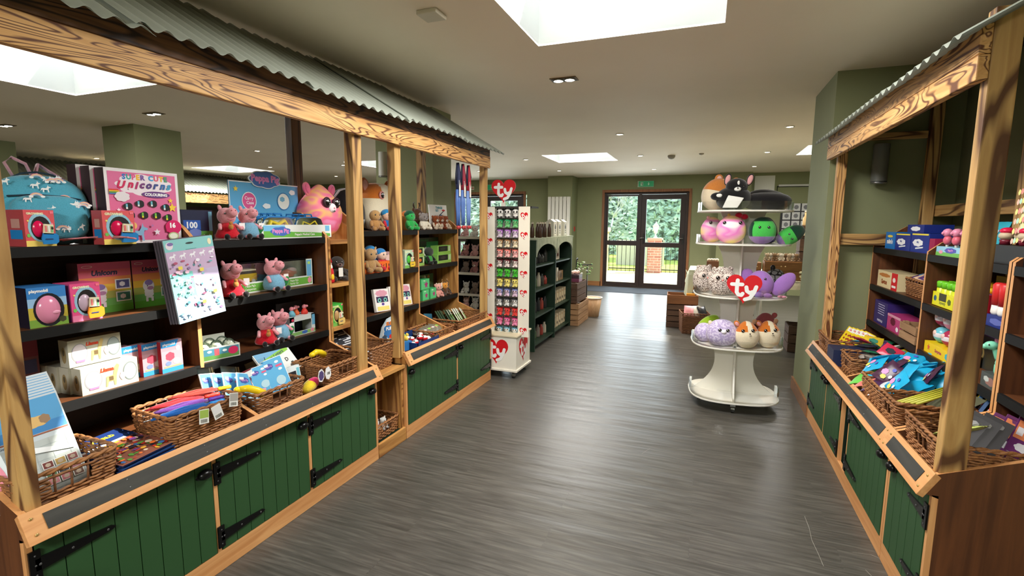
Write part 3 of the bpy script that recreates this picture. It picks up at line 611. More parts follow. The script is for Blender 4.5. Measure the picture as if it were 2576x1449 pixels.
# ================================================================== goods: builders
EYE = mat((14, 10, 12), .12, spec=.8); EYEW = mat((250, 250, 250), .2)
def eye(par, x, y, z, r, ring=None, ry=.5):
    m = MB()
    if ring: m.ell((x, y+r*.12, z), (r*1.28, r*ry, r*1.28), mat(ring, .6), 14, 8)
    m.ell((x, y, z), (r, r*ry, r), EYE, 14, 8); m.ell((x-r*.3, y-r*ry*.9, z+r*.35), (r*.28, r*.12, r*.28), EYEW, 8, 5); m.ell((x+r*.3, y-r*ry*.9, z-r*.3), (r*.14, r*.1, r*.14), EYEW, 6, 4)
    return m.build('eye', par)
def pbox(name, label, cat, loc, w, d, h, c, rz=0, f=None, s=None, tp=None, group=None, rot=None, edge=None, sc=None):
    """printed carton, origin at base centre, front towards local -y"""
    m = MB(); c = mat(c, .4) if isinstance(c, tuple) else c; scm = mat(sc, .45) if sc else c
    m.box(-w/2, w/2, -d/2, d/2, 0, h, c, {'-x': scm, '+x': scm})
    if f: f(front(m, w, d, h))
    if s: s(side(m, w, d, h)); s(sideR(m, w, d, h))
    if tp: tp(top(m, w, d, h))
    o = m.build(name); o.location = loc; o.rotation_euler = rot or (0, 0, rz); return tag(o, label, cat, group)
def LB(y0, y1, z, xf, d): return ((xf-d/2, (y0+y1)/2, z), y1-y0)
def RB(y0, y1, z, xf, d): return ((xf+d/2, (y0+y1)/2, z), abs(y1-y0))
def pbL(name, label, cat, y0, y1, z, h, xf, d, c, **k): (l, w) = LB(y0, y1, z, xf, d); return pbox(name, label, cat, l, w, d, h, c, RZL, **k)
def pbR(name, label, cat, y0, y1, z, h, xf, d, c, **k): (l, w) = RB(y0, y1, z, xf, d); return pbox(name, label, cat, l, w, d, h, c, RZR, **k)
def limb(m, a, b, r0, r1, mt, n=8):
    a, b = Vector(a), Vector(b); P = [a+(b-a)*t for t in (-.12, 0, .25, .5, .75, 1, 1.1)]; Rr = [r0*.55, r0*.95, r0, (r0+r1)/2, r1, r1*.95, r1*.5]; m.tube(P, Rr, mt, n)
def plush_pig(label, loc, rz, dress=(205, 20, 40), boy=False, s=1., group=None, lean=0.):
    """seated pink pig toy: rounded head with snout, two ears, soft dress or shorts, dark shoes"""
    t = thing('plush_pig', label, 'soft toy', loc, rz, group, rot=(0, 0, rz)); PK = fabric((232, 156, 164), .25); DR = fabric(dress, .3); BK = fabric((26, 22, 24), .2)
    m = MB(); m.lathe([(.030*s, .008*s), (.056*s, .008*s), (.058*s, .02*s), (.045*s, .05*s), (.03*s, .078*s), (.018*s, .092*s)] if not boy else [(.03*s, .006*s), (.05*s, .012*s), (.055*s, .035*s), (.047*s, .065*s), (.03*s, .085*s), (.016*s, .092*s)], DR, 20); m.build('shorts' if boy else 'dress', t)
    h = MB(); h.ell((0, .004*s, .118*s), (.043*s, .042*s, .043*s), PK, 20, 14); h.ell((.012*s, -.034*s, .136*s), (.026*s, .026*s, .024*s), PK, 16, 10, rot=(R(-35), 0, 0)); 
    for q in (-.009, .009): h.ell(((.012+q)*s, -.057*s, .147*s), (.003*s, .003*s, .004*s), mat((200, 110, 122), .8), 6, 4)
    h.tube([(-.014*s, -.038*s, .104*s), (0, -.043*s, .099*s), (.016*s, -.04*s, .103*s)], .0014*s, mat((190, 70, 90), .6), 5); hd = h.build('head', t)
    eye(hd, -.02*s, -.033*s, .132*s, .005*s)
    for q in (-1, 1):
        m = MB(); m.ell((q*.026*s, .012*s, .158*s), (.010*s, .007*s, .017*s), PK, 10, 8, rot=(0, R(q*18), 0)); m.build('ear', t)
        m = MB(); limb(m, (q*.036*s, -.004*s, .076*s), (q*.05*s, -.04*s, .056*s), .0095*s, .009*s, PK); m.build('arm', t)
        m = MB(); limb(m, (q*.024*s, -.03*s, .016*s), (q*.03*s, -.062*s, .013*s), .010*s, .009*s, PK); lg = m.build('leg', t)
        m = MB(); m.ell((q*.031*s, -.072*s, .016*s), (.013*s, .015*s, .016*s), BK, 10, 8); m.build('shoe', lg)
    if boy:
        m = MB(); m.ell((.052*s, -.03*s, .05*s), (.014*s, .012*s, .026*s), fabric((30, 130, 60), .3), 10, 8, rot=(0, R(20), 0)); m.build('toy_animal', t)
    else:
        m = MB(); m.ell((-.005*s, -.055*s, .066*s), (.013*s, .01*s, .015*s), fabric((196, 128, 60), .3), 10, 8); m.ell((-.005*s, -.056*s, .084*s), (.009*s, .008*s, .009*s), fabric((196, 128, 60), .3), 10, 7); m.build('tiny_bear', t)
    m = MB(); m.box(.052*s, .08*s, -.012*s, -.0112*s, .05*s, .085*s, mat((245, 240, 240), .5)); m.build('paper_tag', t)
    return t
def squish(name, label, loc, rz, w, d, h, mt, fn=None, eyes=None, muzzle=None, ears=None, top_t=.82, rot=None, group=None, feet=None, nose=None, ring=None, e=.85):
    """plump cushion toy, egg shaped; eyes=(x,z,r) as fractions"""
    t = thing(name, label, 'soft toy', loc, rz, group, rot=rot)
    def wp(v): return 1-(1-top_t)*max(0, v.z)**1.3
    b = MB(); b.ell((0, 0, h/2), (w/2, d/2, h/2), mt, 44, 32, e=e, fn=fn, wxy=wp); b.build('body', t)
    def surf(x, z):
        zz = 2*z-1; rr = math.sqrt(max(.02, 1-abs(zz)**(2/e)-abs(2*x)**(2/e)*.9)) if True else 1
        return -d/2*min(1, rr)**e
    if eyes:
        for q in (-1, 1): eye(t, eyes[3]*w if len(eyes) > 3 and False else q*eyes[0]*w+(eyes[3]*w if len(eyes) > 3 else 0), surf(q*eyes[0], eyes[1])-eyes[2]*.1, eyes[1]*h, eyes[2], ring)
    if muzzle:
        x, z, rx, rz_, c = muzzle; m = MB(); m.ell((x*w, surf(x, z)+.004, z*h), (rx*w, d*.06+.006, rz_*h), mat(c, .9), 16, 10); m.build('muzzle', t)
    if nose:
        x, z, r, c = nose; m = MB(); m.ell((x*w, surf(x, z)-.012, z*h), (r, r*.6, r*.75), mat(c, .3), 10, 7)
        m.tube([(x*w-r*1.4, surf(x, z)-.010, z*h-r*2), (x*w-r*.6, surf(x, z)-.012, z*h-r*2.8), (x*w, surf(x, z)-.012, z*h-r*1.6), (x*w+r*.6, surf(x, z)-.012, z*h-r*2.8), (x*w+r*1.4, surf(x, z)-.010, z*h-r*2)], r*.22, mat((40, 30, 30), .6), 5); m.build('nose', t)
    for (x, z, rx, rz_, tilt, c, ci) in (ears or []):
        m = MB(); m.ell((x*w, 0, z*h), (rx, .012, rz_), c, 14, 10, rot=(0, R(tilt), 0), warp=lambda v: 1-.45*max(0, v.z)); ea = m.build('ear', t)
        if ci: m = MB(); m.ell((x*w, -.008, z*h-.002), (rx*.62, .009, rz_*.7), ci, 12, 8, rot=(0, R(tilt), 0), warp=lambda v: 1-.45*max(0, v.z)); m.build('inner_ear', ea)
    for (x, z, r, c) in (feet or []):
        m = MB(); m.ell((x*w, -d*.42, z*h), (r, r*.8, r*.6), c, 12, 8); m.build('foot', t)
    return t
def sitter(label, loc, rz, s, body, head, belly=None, muz=None, ears=(.02, .02), hat=None, limbs=None, name='plush_animal', group=None, eyes=True, horn=None, tail=None, rot=None):
    """small seated soft toy about 0.14 m tall for s=1"""
    t = thing(name, label, 'soft toy', loc, rz, group, rot=rot); B = fabric(body, .3); H = fabric(head, .3); Lm = fabric(limbs or body, .3)
    m = MB(); m.ell((0, 0, .038*s), (.036*s, .03*s, .04*s), B, 16, 12)
    if belly: m.ell((0, -.008*s, .036*s), (.026*s, .026*s, .03*s), fabric(belly, .2), 14, 10)
    m.build('body', t)
    h = MB(); h.ell((0, -.004*s, .094*s), (.037*s, .033*s, .035*s), H, 18, 12)
    if muz: h.ell((0, -.028*s, .084*s), (.018*s, .014*s, .013*s), fabric(muz, .2), 12, 8); h.ell((0, -.042*s, .088*s), (.005*s, .003*s, .004*s), EYE, 8, 5)
    hd = h.build('head', t)
    if eyes:
        for q in (-1, 1): eye(hd, q*.015*s, -.033*s, .1*s, .0055*s)
    for q in (-1, 1):
        if ears: m = MB(); m.ell((q*.033*s, 0, .118*s), (ears[0]*.6*s, .007*s, ears[1]*s*.75), H, 10, 8, rot=(0, R(q*25), 0)); m.build('ear', t)
        m = MB(); limb(m, (q*.03*s, -.006*s, .058*s), (q*.042*s, -.03*s, .03*s), .011*s, .0105*s, Lm); m.build('arm', t)
        m = MB(); limb(m, (q*.024*s, -.018*s, .014*s), (q*.034*s, -.052*s, .0135*s), .0135*s, .0135*s, Lm); m.build('leg', t)
    if hat: m = MB(); m.ell((0, .004*s, .104*s), (.039*s, .036*s, .034*s), fabric(hat, .3), 18, 10, warp=lambda v: 1 if v.z > -.15 else .9); m.build('cap', t)
    if horn: m = MB(); [m.tube([(q*.02*s, 0, .12*s), (q*.035*s, 0, .15*s), (q*.03*s, 0, .165*s)], .005*s, fabric(horn, .3), 6) for q in (-1, 1)]; m.build('antlers', t)
    return t
BASK = {}
def basket_proto(w, d, h, dark=False, hole=True):
    """woven wicker tray: stakes, weaving rows and a twisted rim"""
    k = (w, d, h, dark)
    WK, WD = (WICKD, WICKD) if dark else (WICK, WICKD)
    def ring(z, off, sc): 
        P = []; a, b, r = w/2*sc, d/2*sc, .02
        for (cx, cy, q0) in ((a-r, b-r, 0), (-a+r, b-r, 90), (-a+r, -b+r, 180), (a-r, -b+r, 270)):
            for i in range(4): q = R(q0+30*i); P.append((cx+r*math.cos(q), cy+r*math.sin(q)))
        out = []; 
        for (p, q) in zip(P, P[1:]+P[:1]):
            L = math.hypot(q[0]-p[0], q[1]-p[1]); n = max(1, round(L/.011))
            for i in range(n): out.append((p[0]+(q[0]-p[0])*i/n, p[1]+(q[1]-p[1])*i/n))
        return out
    m = MB(); rows = int(h/.0105)
    for j in range(rows):
        z = .006+j*(h-.012)/rows; sc = .93+.07*z/h; base = ring(z, 0, sc); P = []
        for i, (x, y) in enumerate(base):
            o = .0032*math.sin(PI*i/2+PI*(j % 2)); L = math.hypot(x, y) or 1; P.append((x+x/L*o, y+y/L*o, z+.0008*math.sin(i*1.3+j)))
        gap = hole and .45 < z/h < .78
        if gap:
            seg = []; 
            for p in P+P[:1]:
                if abs(p[0]) < w*.17 and p[1] < 0: 
                    if len(seg) > 2: m.tube(seg, .0046, WK, 5)
                    seg = []
                else: seg.append(p)
            if len(seg) > 2: m.tube(seg, .0046, WK, 5)
        else: m.tube(P, .0046, WK, 5, True)
    me = [m]
    s = MB(); base = ring(0, 0, 1)
    for i in range(0, len(base), 4):
        x, y = base[i]; s.tube([(x*.93, y*.93, 0), (x*.965, y*.965, h/2), (x, y, h)], .0034, WD, 5)
    r = MB(); 
    for ph in (0, PI):
        P = []; base = ring(h, 0, 1)
        for i, (x, y) in enumerate(base): L = math.hypot(x, y) or 1; q = i*.9+ph; P.append((x+x/L*.004*math.cos(q), y+y/L*.004*math.cos(q), h+.004*math.sin(q)+.003))
        r.tube(P, .0052, WK, 6, True)
    b = MB(); b.box(-w/2*.92, w/2*.92, -d/2*.92, d/2*.92, 0, .006, WD)
    return m, s, r, b
def basket(label, loc, rz, w, d, h, dark=False, group=None, hole=True, rot=None):
    k = (round(w, 3), round(d, 3), round(h, 3), dark, hole)
    if k in BASK: return dup(BASK[k], loc, rz, label, group, rot=rot)
    m, s, r, b = basket_proto(w, d, h, dark, hole); t = thing('wicker_basket', label, 'basket', loc, rz, group, rot=rot)
    m.build('weave', t); s.build('stakes', t); r.build('rim', t); b.build('base', t); BASK[k] = t; return t
def card(name, label, cat, loc, rot, w, h, c, f=None, th=.003, group=None, bow=0, hang=False):
    """thin printed card or packet, origin at the bottom centre, standing in local xz facing -y"""
    m = MB(); c = mat(c, .35) if isinstance(c, tuple) else c; m.box(-w/2, w/2, -th/2, th/2, 0, h, c)
    if f: f(front(m, w, th, h))
    if hang:
        m.box(-w/2, w/2, -th/2-.0006, th/2+.0006, h, h+.028, CLEAR)
    o = m.build(name); o.location = loc; o.rotation_euler = rot; return tag(o, label, cat, group)
def pouch(name, label, cat, loc, rot, w, h, c, f=None, group=None, th=.018):
    """sealed foil bag, puffed in the middle with crimped ends, lying in local xy"""
    m = MB(); n = 8; V = []; c = mat(c, .3) if isinstance(c, tuple) else c
    for s in (1, -1):
        for j in range(n+1):
            for i in range(n+1):
                u, v = i/n, j/n; p = (math.sin(PI*u)*math.sin(PI*v))**.45 if 0 < u < 1 and 0 < v < 1 else 0
                V.append((w*(u-.5), h*(v-.5), s*(th/2*p+.0006)+.0012*math.sin(i*2.3+j*1.7)))
    F = []; K = (n+1)**2
    for j in range(n):
        for i in range(n): a = j*(n+1)+i; F.append((a, a+1, a+n+2, a+n+1)); F.append((K+a, K+a+n+1, K+a+n+2, K+a+1))
    m.add(V, F, c, True)
    if f: f(Art(m, (-w/2, -h/2, th/2+.002), (w, 0, 0), (0, h, 0), (0, 0, 1)))
    o = m.build(name); o.location = loc; o.rotation_euler = rot; return tag(o, label, cat, group)
def heart_logo(par, name, O, U, V, N, cx, cy, r, sx=1., border=None):
    m = MB(); Art(m, O, U, V, N, .0008).ty(cx, cy, r, border, sx=sx); return m.build(name, par)
# ================================================================== goods on the left: top shelf (z 1.31)
S1, S2, S3, TR = 1.3105, 1.0355, .7605, .546
def egg_box(name, label, y0, y1, z, h, xf, egg, bgc, rim, flap, base, word='GROWING', dep=.10):
    """carton with a domed window, a glossy egg inside and a cartoon animal flap"""
    (l, w) = LB(y0, y1, z, xf, dep); t = thing(name, label, 'toy box', l, RZL); m = MB(); d = dep; k = mat(bgc, .4)
    m.box(-w/2, w/2, -d/2, d/2, 0, h, k, {'-x': mat(tuple(v*.8 for v in bgc), .4)}); a = front(m, w, d, h); 
    a.r(0, .0, 1, .16, base); a.e_(.5, .52, .40, .40, rim); a.t(word, .36, .9, .55, (250, 246, 200), .1, .05); a.e_(.52, .50, .33, .33, (24, 16, 18)); 
    a.star(.12, .7, .05, (255, 240, 120)); a.star(.9, .62, .06, (255, 150, 170)); a.e_(.1, .3, .06, .05, (120, 200, 90)); a.r(.86, .9, .98, .97, (250, 120, 140))
    sd = side(m, w, d, h); sd.r(.15, .2, .85, .45, flap); sd.r(.25, .5, .75, .75, (200, 150, 140)); m.build('carton', t)
    e = MB(); e.ell((-.06*w, -d/2+.012, h*.48), (w*.26, .022, h*.28), mat(egg, .2), 20, 14); e.build('egg', t)
    f = MB(); a = Art(f, (-w/2, -d/2-.002, 0), (w, 0, 0), (0, 0, h), (0, -1, 0)); 
    f.prism([(-.02*w, .06*h), (.40*w, .06*h), (.50*w, .12*h), (.50*w, .30*h), (.42*w, .35*h), (.0*w, .37*h), (-.06*w, .22*h)], 'xz', -d/2-.016, -d/2-.010, mat(flap, .4)); f.prism([(.0, .34*h), (.34*w, .33*h), (.36*w, .60*h), (.05*w, .62*h)], 'xz', -d/2-.016, -d/2-.010, mat((236, 226, 190), .4))
    a2 = Art(f, (-w/2, -d/2-.0165, 0), (w, 0, 0), (0, 0, h), (0, -1, 0)); a2.r(.56, .40, .62, .57, (235, 120, 120)); a2.r(.66, .40, .72, .57, (240, 240, 240)); a2.r(.76, .38, .82, .56, (120, 190, 130)); a2.stroke([(.56*w, .2*h), (.78*w, .2*h)], .002, (30, 60, 110)); a2.e_(.8, .5, .04, .04, (30, 30, 30)); f.build('cut_out_flap', t)
    return t
egg_box('toy_egg_box', 'rainbow egg toy box with blue flap standing in front of the backpack', .962, 1.045, S1, .122, -2.10, (222, 20, 84), (226, 90, 96), (150, 200, 220), (30, 130, 200), (250, 220, 110))
egg_box('toy_egg_box', 'rainbow egg toy box with blue flap in front of the pink unicorn colouring boxes', 1.165, 1.275, S1, .125, -2.052, (222, 20, 84), (232, 96, 100), (150, 200, 220), (30, 130, 200), (250, 220, 110), dep=.06)
def backpack():
    t = thing('backpack', 'turquoise childrens backpack printed with white unicorns and rainbows lying on the top shelf', 'backpack', (-2.19, 1.07, S1), RZL, rot=(R(-12), 0, RZL+R(-12)))
    TQ = fabric((84, 170, 196), .12); b = MB(); 
    b.ell((0, .02, .135), (.135, .06, .135), TQ, 40, 28, e=.72, warp=lambda v: 1-.12*max(0, v.z)); bd = b.build('body', t)
    p = MB(); p.ell((.005, -.030, .09), (.105, .04, .08), TQ, 30, 18, e=.6); p.build('front_pocket', t)
    z = MB(); D = mat((24, 50, 66), .6); z.tube([(-.098, -.035, .165), (-.03, -.047, .170), (.05, -.047, .166), (.1, -.034, .16)], .0028, D, 6); z.build('pocket_zip', t)
    z = MB(); z.tube([(.125*math.cos(q), .0+.004, .135+.13*math.sin(q)) for q in [R(-10+i*20) for i in range(11)]], .003, D, 6); z.build('main_zip', t)
    u = MB(); Wt = mat((236, 240, 240), .8); rn = random.Random(3)
    for i in range(26):
        x, zz = rn.uniform(-.1, .1), rn.uniform(.03, .25); 
        y = -.047-.022*math.sqrt(max(0, 1-(x/.13)**2)) if zz < .16 else -.041*math.sqrt(max(.05, 1-((zz-.135)/.135)**2))-.004
        a = Art(u, (x, y, zz), (1, 0, 0), (0, 0, 1), (0, -1, 0)); s = .015
        if i % 3 != 2: a.poly([(q[0]*s, q[1]*s) for q in UNI], (236, 240, 240))
        else:
            for k, c in enumerate(((236, 160, 170), (240, 220, 150), (190, 180, 220))):
                a.stroke([((.016-.003*k)*math.cos(R(180-w*30)), (.012-.003*k)*math.sin(R(180-w*30))) for w in range(7)], .0014, c)
            a.e_(-.015, -.001, .006, .004, (240, 244, 244)); a.e_(.016, -.001, .006, .004, (240, 244, 244))
    pr_ = u.build('unicorn_print', t); pr_['kind'] = 'stuff'
    h = MB(); PK = fabric((214, 160, 176), .2); h.tube([(-.06, .03, .255), (-.075, .03, .30), (-.055, .03, .32), (-.02, .03, .30), (-.01, .03, .26)], .011, PK, 8, flat=.35); h.build('grab_handle', t)
    h = MB(); h.tube([(.0, .05, .25), (.02, .06, .31), (.05, .06, .285), (.09, .06, .255)], .012, PK, 8, flat=.35); h.build('shoulder_strap', t)
    h = MB(); h.tube([(-.10, .05, .23), (-.15, .08, .20), (-.17, .07, .12), (-.15, .05, .05)], .02, TQ, 8, flat=.4); h.build('shoulder_strap', t)
    h = MB(); P = fabric((232, 140, 150), .2); h.tube([(.0, -.06, .006), (.06, -.075, .008), (.13, -.08, .012), (.17, -.12, .004), (.20, -.165, -.012)], .010, P, 8, flat=.3); h.build('strap_tail', t)
    h = MB(); h.tube([(.02, -.06, .004), (.08, -.07, .012), (.14, -.085, .006), (.185, -.15, -.004)], .008, P, 8, flat=.3); h.build('strap_tail', t)
    h = MB(); h.ell((.135, -.01, .075), (.024, .02, .03), mat((30, 34, 40), .9), 12, 8); h.build('mesh_pocket', t)
backpack()
def colouring(a):
    a.r(.04, .04, .96, .96, (226, 112, 160)); a.blob(.52, .80, .40, .15, (244, 232, 240), 9)
    C = [(60, 120, 200), (40, 170, 160), (230, 90, 150), (250, 190, 40), (120, 80, 160), (0, 0, 0), (60, 160, 220), (230, 90, 120), (250, 190, 40), (60, 160, 120)]
    a.t('SUPER CUTE', .53, .90, .62, None, .07, .05, colors=C); a.t('Unicorns', .52, .79, .74, (200, 30, 90), .13, .05, .35, colors=[(214, 30, 90), (214, 30, 90), (190, 40, 110), (120, 50, 120), (90, 60, 130), (60, 80, 150), (60, 110, 180), (70, 160, 200)])
    a.e_(.66, .675, .20, .045, (104, 56, 130)); a.t('COLOURING', .66, .675, .32, (250, 250, 250), .05, .05)
    for i, c in enumerate(((226, 60, 60), (250, 190, 40), (90, 170, 70), (80, 120, 190))): a.r(.04, .71-.018*i, .16+.01*i, .726-.018*i, c)
    a.blob(.2, .63, .10, .07, (236, 230, 236), 7); a.star(.14, .45, .03, (250, 240, 250)); a.star(.3, .74, .02, (250, 240, 250)); a.star(.86, .60, .04, (250, 210, 60)); a.star(.88, .5, .07, (250, 210, 60))
    for i, (u, v) in enumerate([(.42, .54), (.60, .545), (.78, .50), (.26, .50), (.28, .38), (.46, .385), (.64, .38), (.80, .355)]):
        a.blob(u, v, .065, .052, (24, 18, 22), 3); a.r(u-.03, v-.035, u-.005, v+.035, (120, 200, 70) if v < .45 else (110, 190, 210)); a.r(u-.03, v-.035, u-.005, v-.01, (240, 220, 40) if v < .45 else (240, 240, 240))
    a.e_(.87, .22, .12, .1, (216, 20, 100)); a.r(.76, .15, .96, .2, (216, 20, 100)); a.t('16', .86, .245, .11, (255, 255, 255), .08, .06); a.e_(.86, .09, .08, .055, (180, 200, 140)); a.e_(.86, .09, .06, .04, (236, 240, 220))
    a.uni(.36, .14, .14, (140, 190, 226), 1); a.e_(.30, .24, .05, .05, (250, 200, 120)); a.e_(.27, .18, .04, .06, (240, 140, 170)); a.star(.62, .15, .05, (240, 230, 240)); a.star(.56, .24, .025, (190, 120, 180))
for i, (y, xf, l) in enumerate([((1.222, 1.503), -2.118, 'pink super cute unicorns colouring box, front most of three on the top shelf'), ((1.208, 1.489), -2.175, 'pink unicorns colouring box, middle of the three standing one behind another'), ((1.196, 1.477), -2.235, 'pink unicorns colouring box, rear most of three beside the backpack')]):
    pbL('colouring_box', l, 'toy box', y[0], y[1], S1, (.287+.006*i), xf, .055, (240, 236, 238), f=colouring, sc=(60, 44, 50), group=None)
def hundred(a): a.r(.03, .04, .97, .98, (26, 34, 66)); a.r(.03, .04, .97, .3, (96, 170, 70)); a.r(.08, .35, .6, .66, (40, 90, 180)); a.t('100', .34, .5, .4, (240, 244, 250), .22, .04); a.blob(.42, .25, .2, .14, (110, 130, 200)); a.t('Family', .8, .14, .25, (240, 250, 230)); a.r(.86, .3, .97, .95, (120, 190, 220))
pbL('play_set_box', 'dark navy play set box marked 100 behind the sitting pig toys', 'toy box', 1.575, 1.735, S1, .14, -2.22, .09, (26, 30, 52), f=hundred)
plush_pig('pink pig toy in a red dress holding a tiny bear beside the medical case display', (-2.15, 1.755, S1), RZL+R(-18), s=.95)
plush_pig('pink pig toy in pale blue shorts beside the medical case display', (-2.14, 1.862, S1), RZL+R(-14), (120, 172, 200), True, .95)
def medical_display():
    t = thing('counter_display', 'blue cardboard counter display headed Peppa Pig with rows of medical cases', 'display box', (-2.20, 2.15, S1), RZL); w = .50
    m = MB(); m.box(-w/2+.0, w/2-.03, .105, .109, .0, .30, mat((96, 176, 224), .4)); a = Art(m, (-w/2, .104, 0), (w-.03, 0, 0), (0, 0, .30), (0, -1, 0)); 
    a.r(0, .98, 1, 1, (240, 246, 250)); a.r(0, 0, .012, 1, (240, 246, 250)); a.star(.09, .86, .035, (250, 220, 80)); a.e_(.26, .66, .10, .16, (240, 246, 250)); a.e_(.26, .66, .09, .145, (226, 90, 150)); a.t('Carry', .26, .70, .12, (250, 240, 250)); a.t('Case', .27, .63, .10, (250, 240, 250))
    a.e_(.76, .68, .10, .17, (60, 130, 190)); a.e_(.76, .68, .09, .15, (236, 242, 236)); a.blob(.74, .72, .04, .05, (120, 180, 210)); a.blob(.5, .58, .06, .05, (240, 246, 250), 5); a.blob(.12, .4, .05, .05, (240, 246, 250), 5); a.blob(.90, .86, .05, .05, (240, 246, 250), 5); a.blob(.2, .28, .06, .05, (240, 246, 250), 5); m.build('back_card', t)
    m = MB(); P = [(-.02+x*.118, .315+z*.045) for x, z in blob_pts(7, .10)]; m.prism([(-.02+x*.11, .318+z*.05) for x, z in blob_pts(7, .12)], 'xz', .098, .103, mat((236, 242, 250), .4)); m.prism([(-.02+x*.104, .318+z*.045) for x, z in blob_pts(7, .12)], 'xz', .096, .098, mat((64, 112, 186), .4))
    Art(m, (-.13, .0955, .27), (.22, 0, 0), (0, 0, .096), (0, -1, 0)).t('Peppa Pig', .5, .5, .86, (226, 140, 200), .6, .05); m.build('logo_cloud', t)
    m = MB(); wm = mat((238, 240, 236), .4); m.box(-w/2, w/2, -.109, -.105, 0, .072, wm); m.box(-w/2, -w/2+.003, -.105, .105, 0, .06, wm); m.box(w/2-.003, w/2, -.105, .105, 0, .06, wm); m.box(-w/2, w/2, -.105, .105, 0, .003, wm)
    a = Art(m, (-w/2, -.109, 0), (w, 0, 0), (0, 0, .072), (0, -1, 0)); a.poly([(.01, .006), (w-.01, .006), (w-.01, .022), (w*.7, .03), (w*.4, .034), (.1, .045), (.01, .05)], (110, 184, 72)); a.r(.02, .55, .3, .95, (120, 190, 230)); a.r(.9, .5, .97, .93, (120, 190, 230)); a.blob(.24, .52, .14, .34, (70, 110, 190), 7); a.t('Peppa Pig', .24, .52, .22, (226, 140, 200), .4, .05); a.t("Peppa's Medical Case", .58, .26, .34, (250, 250, 240), .24, .03); m.build('front_tray', t)
    n = 0
    for r_ in range(2):
        for k in range(2):
            pass
    for k in range(8):
        q = k % 2; row = k//2; c = thing('medical_case', ('clear toy medical case, %s in the %s row of the pig display' % (('front one', 'second one', 'third one', 'back one')[row], ('left', 'right')[q])), 'toy case', (-2.20+.07-.045*row, 2.15-.11+.22*q, S1+.004), RZL, 'toy medical cases in the blue display')
        Bl = mat((40, 120, 190), .3); Ye = mat((240, 214, 40), .3); fr = MB(); P = [(-.1, .01), (-.1, .07), (-.085, .1), (-.06, .108), (.06, .108), (.085, .1), (.1, .07), (.1, .01)]
        fr.tube([(x, 0, z) for x, z in P], .006, Bl, 6, True); fr.build('case_frame', c); g = MB(); g.prism(P, 'xz', -.016, -.0145, CLEAR); g.prism(P, 'xz', .0145, .016, mat((226, 240, 236), .3)); g.build('clear_lid', c)
        y = MB(); y.tube([(-.07, -.004, .03), (-.05, -.004, .085), (.0, -.004, .07), (.04, -.004, .09), (.07, -.004, .05), (.05, -.004, .02)], .012, Ye, 6); y.ell((.0, -.004, .035), (.03, .008, .018), mat((240, 236, 190), .4), 10, 6); y.ell((-.045, -.006, .05), (.014, .008, .014), mat((90, 190, 210), .4), 8, 6); y.build('toy_tools', c)
        hd = MB(); hd.tube([(-.03, 0, .108), (-.025, 0, .125), (.025, 0, .125), (.03, 0, .108)], .005, Bl, 6); hd.build('case_handle', c)
medical_display()
TIE = tiedye([(240, 150, 190), (240, 110, 150), (244, 130, 160), (246, 190, 120), (240, 120, 160), (236, 226, 130)], 'pink', 6)
squish('cat_cushion', 'big pink and yellow tie dye cat cushion at the right end of the top shelf', (-2.25, 2.49, S1-.012), RZL, .315, .20, .33, TIE, eyes=(.13, .66, .026), muzzle=(0, .56, .10, .09, (250, 236, 240)), ears=[(-.34, .93, .03, .055, -20, TIE, fabric((250, 120, 160), .2)), (.36, .93, .03, .055, 20, TIE, fabric((250, 120, 160), .2))], nose=(0, .56, .008, (230, 150, 160)), ring=(60, 30, 40), top_t=.42, e=.9)
def black_cushion():
    BKF = fabric((26, 24, 28), .3)
    t = squish('penguin_cushion', 'big black and white cushion toy mostly hidden behind the left canopy post', (-2.34, 2.84, S1-.02), RZL, .33, .18, .34, BKF, fn=lambda v: fabric((240, 240, 236), .1) if (v.y < 0 and v.z < -.2 and abs(v.x) < .6) else BKF, top_t=.8)
    m = MB(); m.tube([(-.17, -.05, .27), (-.13, -.06, .315), (-.05, -.06, .335), (.05, -.06, .33)], .01, fabric((210, 200, 206), .2), 8, flat=.5); m.build('trim_band', t)
black_cushion()
Z2 = 1.3405
WHF, ORF = fabric((240, 226, 196), .12), fabric((214, 120, 44), .2)
def corgi_fn(v): return ORF if (v.z > .22 and abs(v.x) > .22 and v.y < .5) or (v.y > .3 and v.z > -.2) else WHF
squish('corgi_cushion', 'large orange and cream corgi cushion standing on the far left top shelf between the posts', (-2.30, 3.14, Z2), RZL, .36, .22, .345, WHF, corgi_fn, eyes=(.22, .73, .024), ears=[(-.40, .95, .05, .085, -22, fabric((186, 100, 40), .2), fabric((226, 170, 160), .2)), (.40, .95, .05, .085, 22, fabric((186, 100, 40), .2), fabric((226, 170, 160), .2))], nose=(0, .60, .012, (30, 24, 24)), ring=(226, 150, 140), top_t=.86, e=.7)
sitter('small tan and brown wood coloured soft toy in front of the large corgi cushion', (-2.15, 2.905, Z2), RZL+R(-20), 1.1, (190, 140, 84), (200, 156, 100), ears=None)
sitter('small soft toy with blue cap, red gloves and blue suit before the corgi cushion', (-2.12, 3.005, Z2), RZL-R(10), 1.1, (40, 110, 180), (238, 196, 170), hat=(40, 140, 200), limbs=(200, 30, 50), ears=None)
sitter('small green soft toy with dark green cap on the far left top shelf', (-2.12, 3.30, Z2), RZL-R(10), 1.1, (50, 176, 84), (60, 190, 96), limbs=(50, 176, 84), ears=None, hat=(20, 90, 60))
squish('soft_toy_ball', 'tan and white round soft toy behind the small green toy', (-2.22, 3.40, Z2), RZL, .13, .09, .15, WHF, lambda v: ORF if v.x < 0 else WHF, eyes=(.2, .6, .01))
sitter('small cream sheep soft toy with grey face on the far left top shelf', (-2.14, 3.53, Z2), RZL-R(20), 1.05, (240, 230, 210), (150, 140, 136), muz=(160, 150, 146), ears=(.02, .014), limbs=(240, 230, 210))
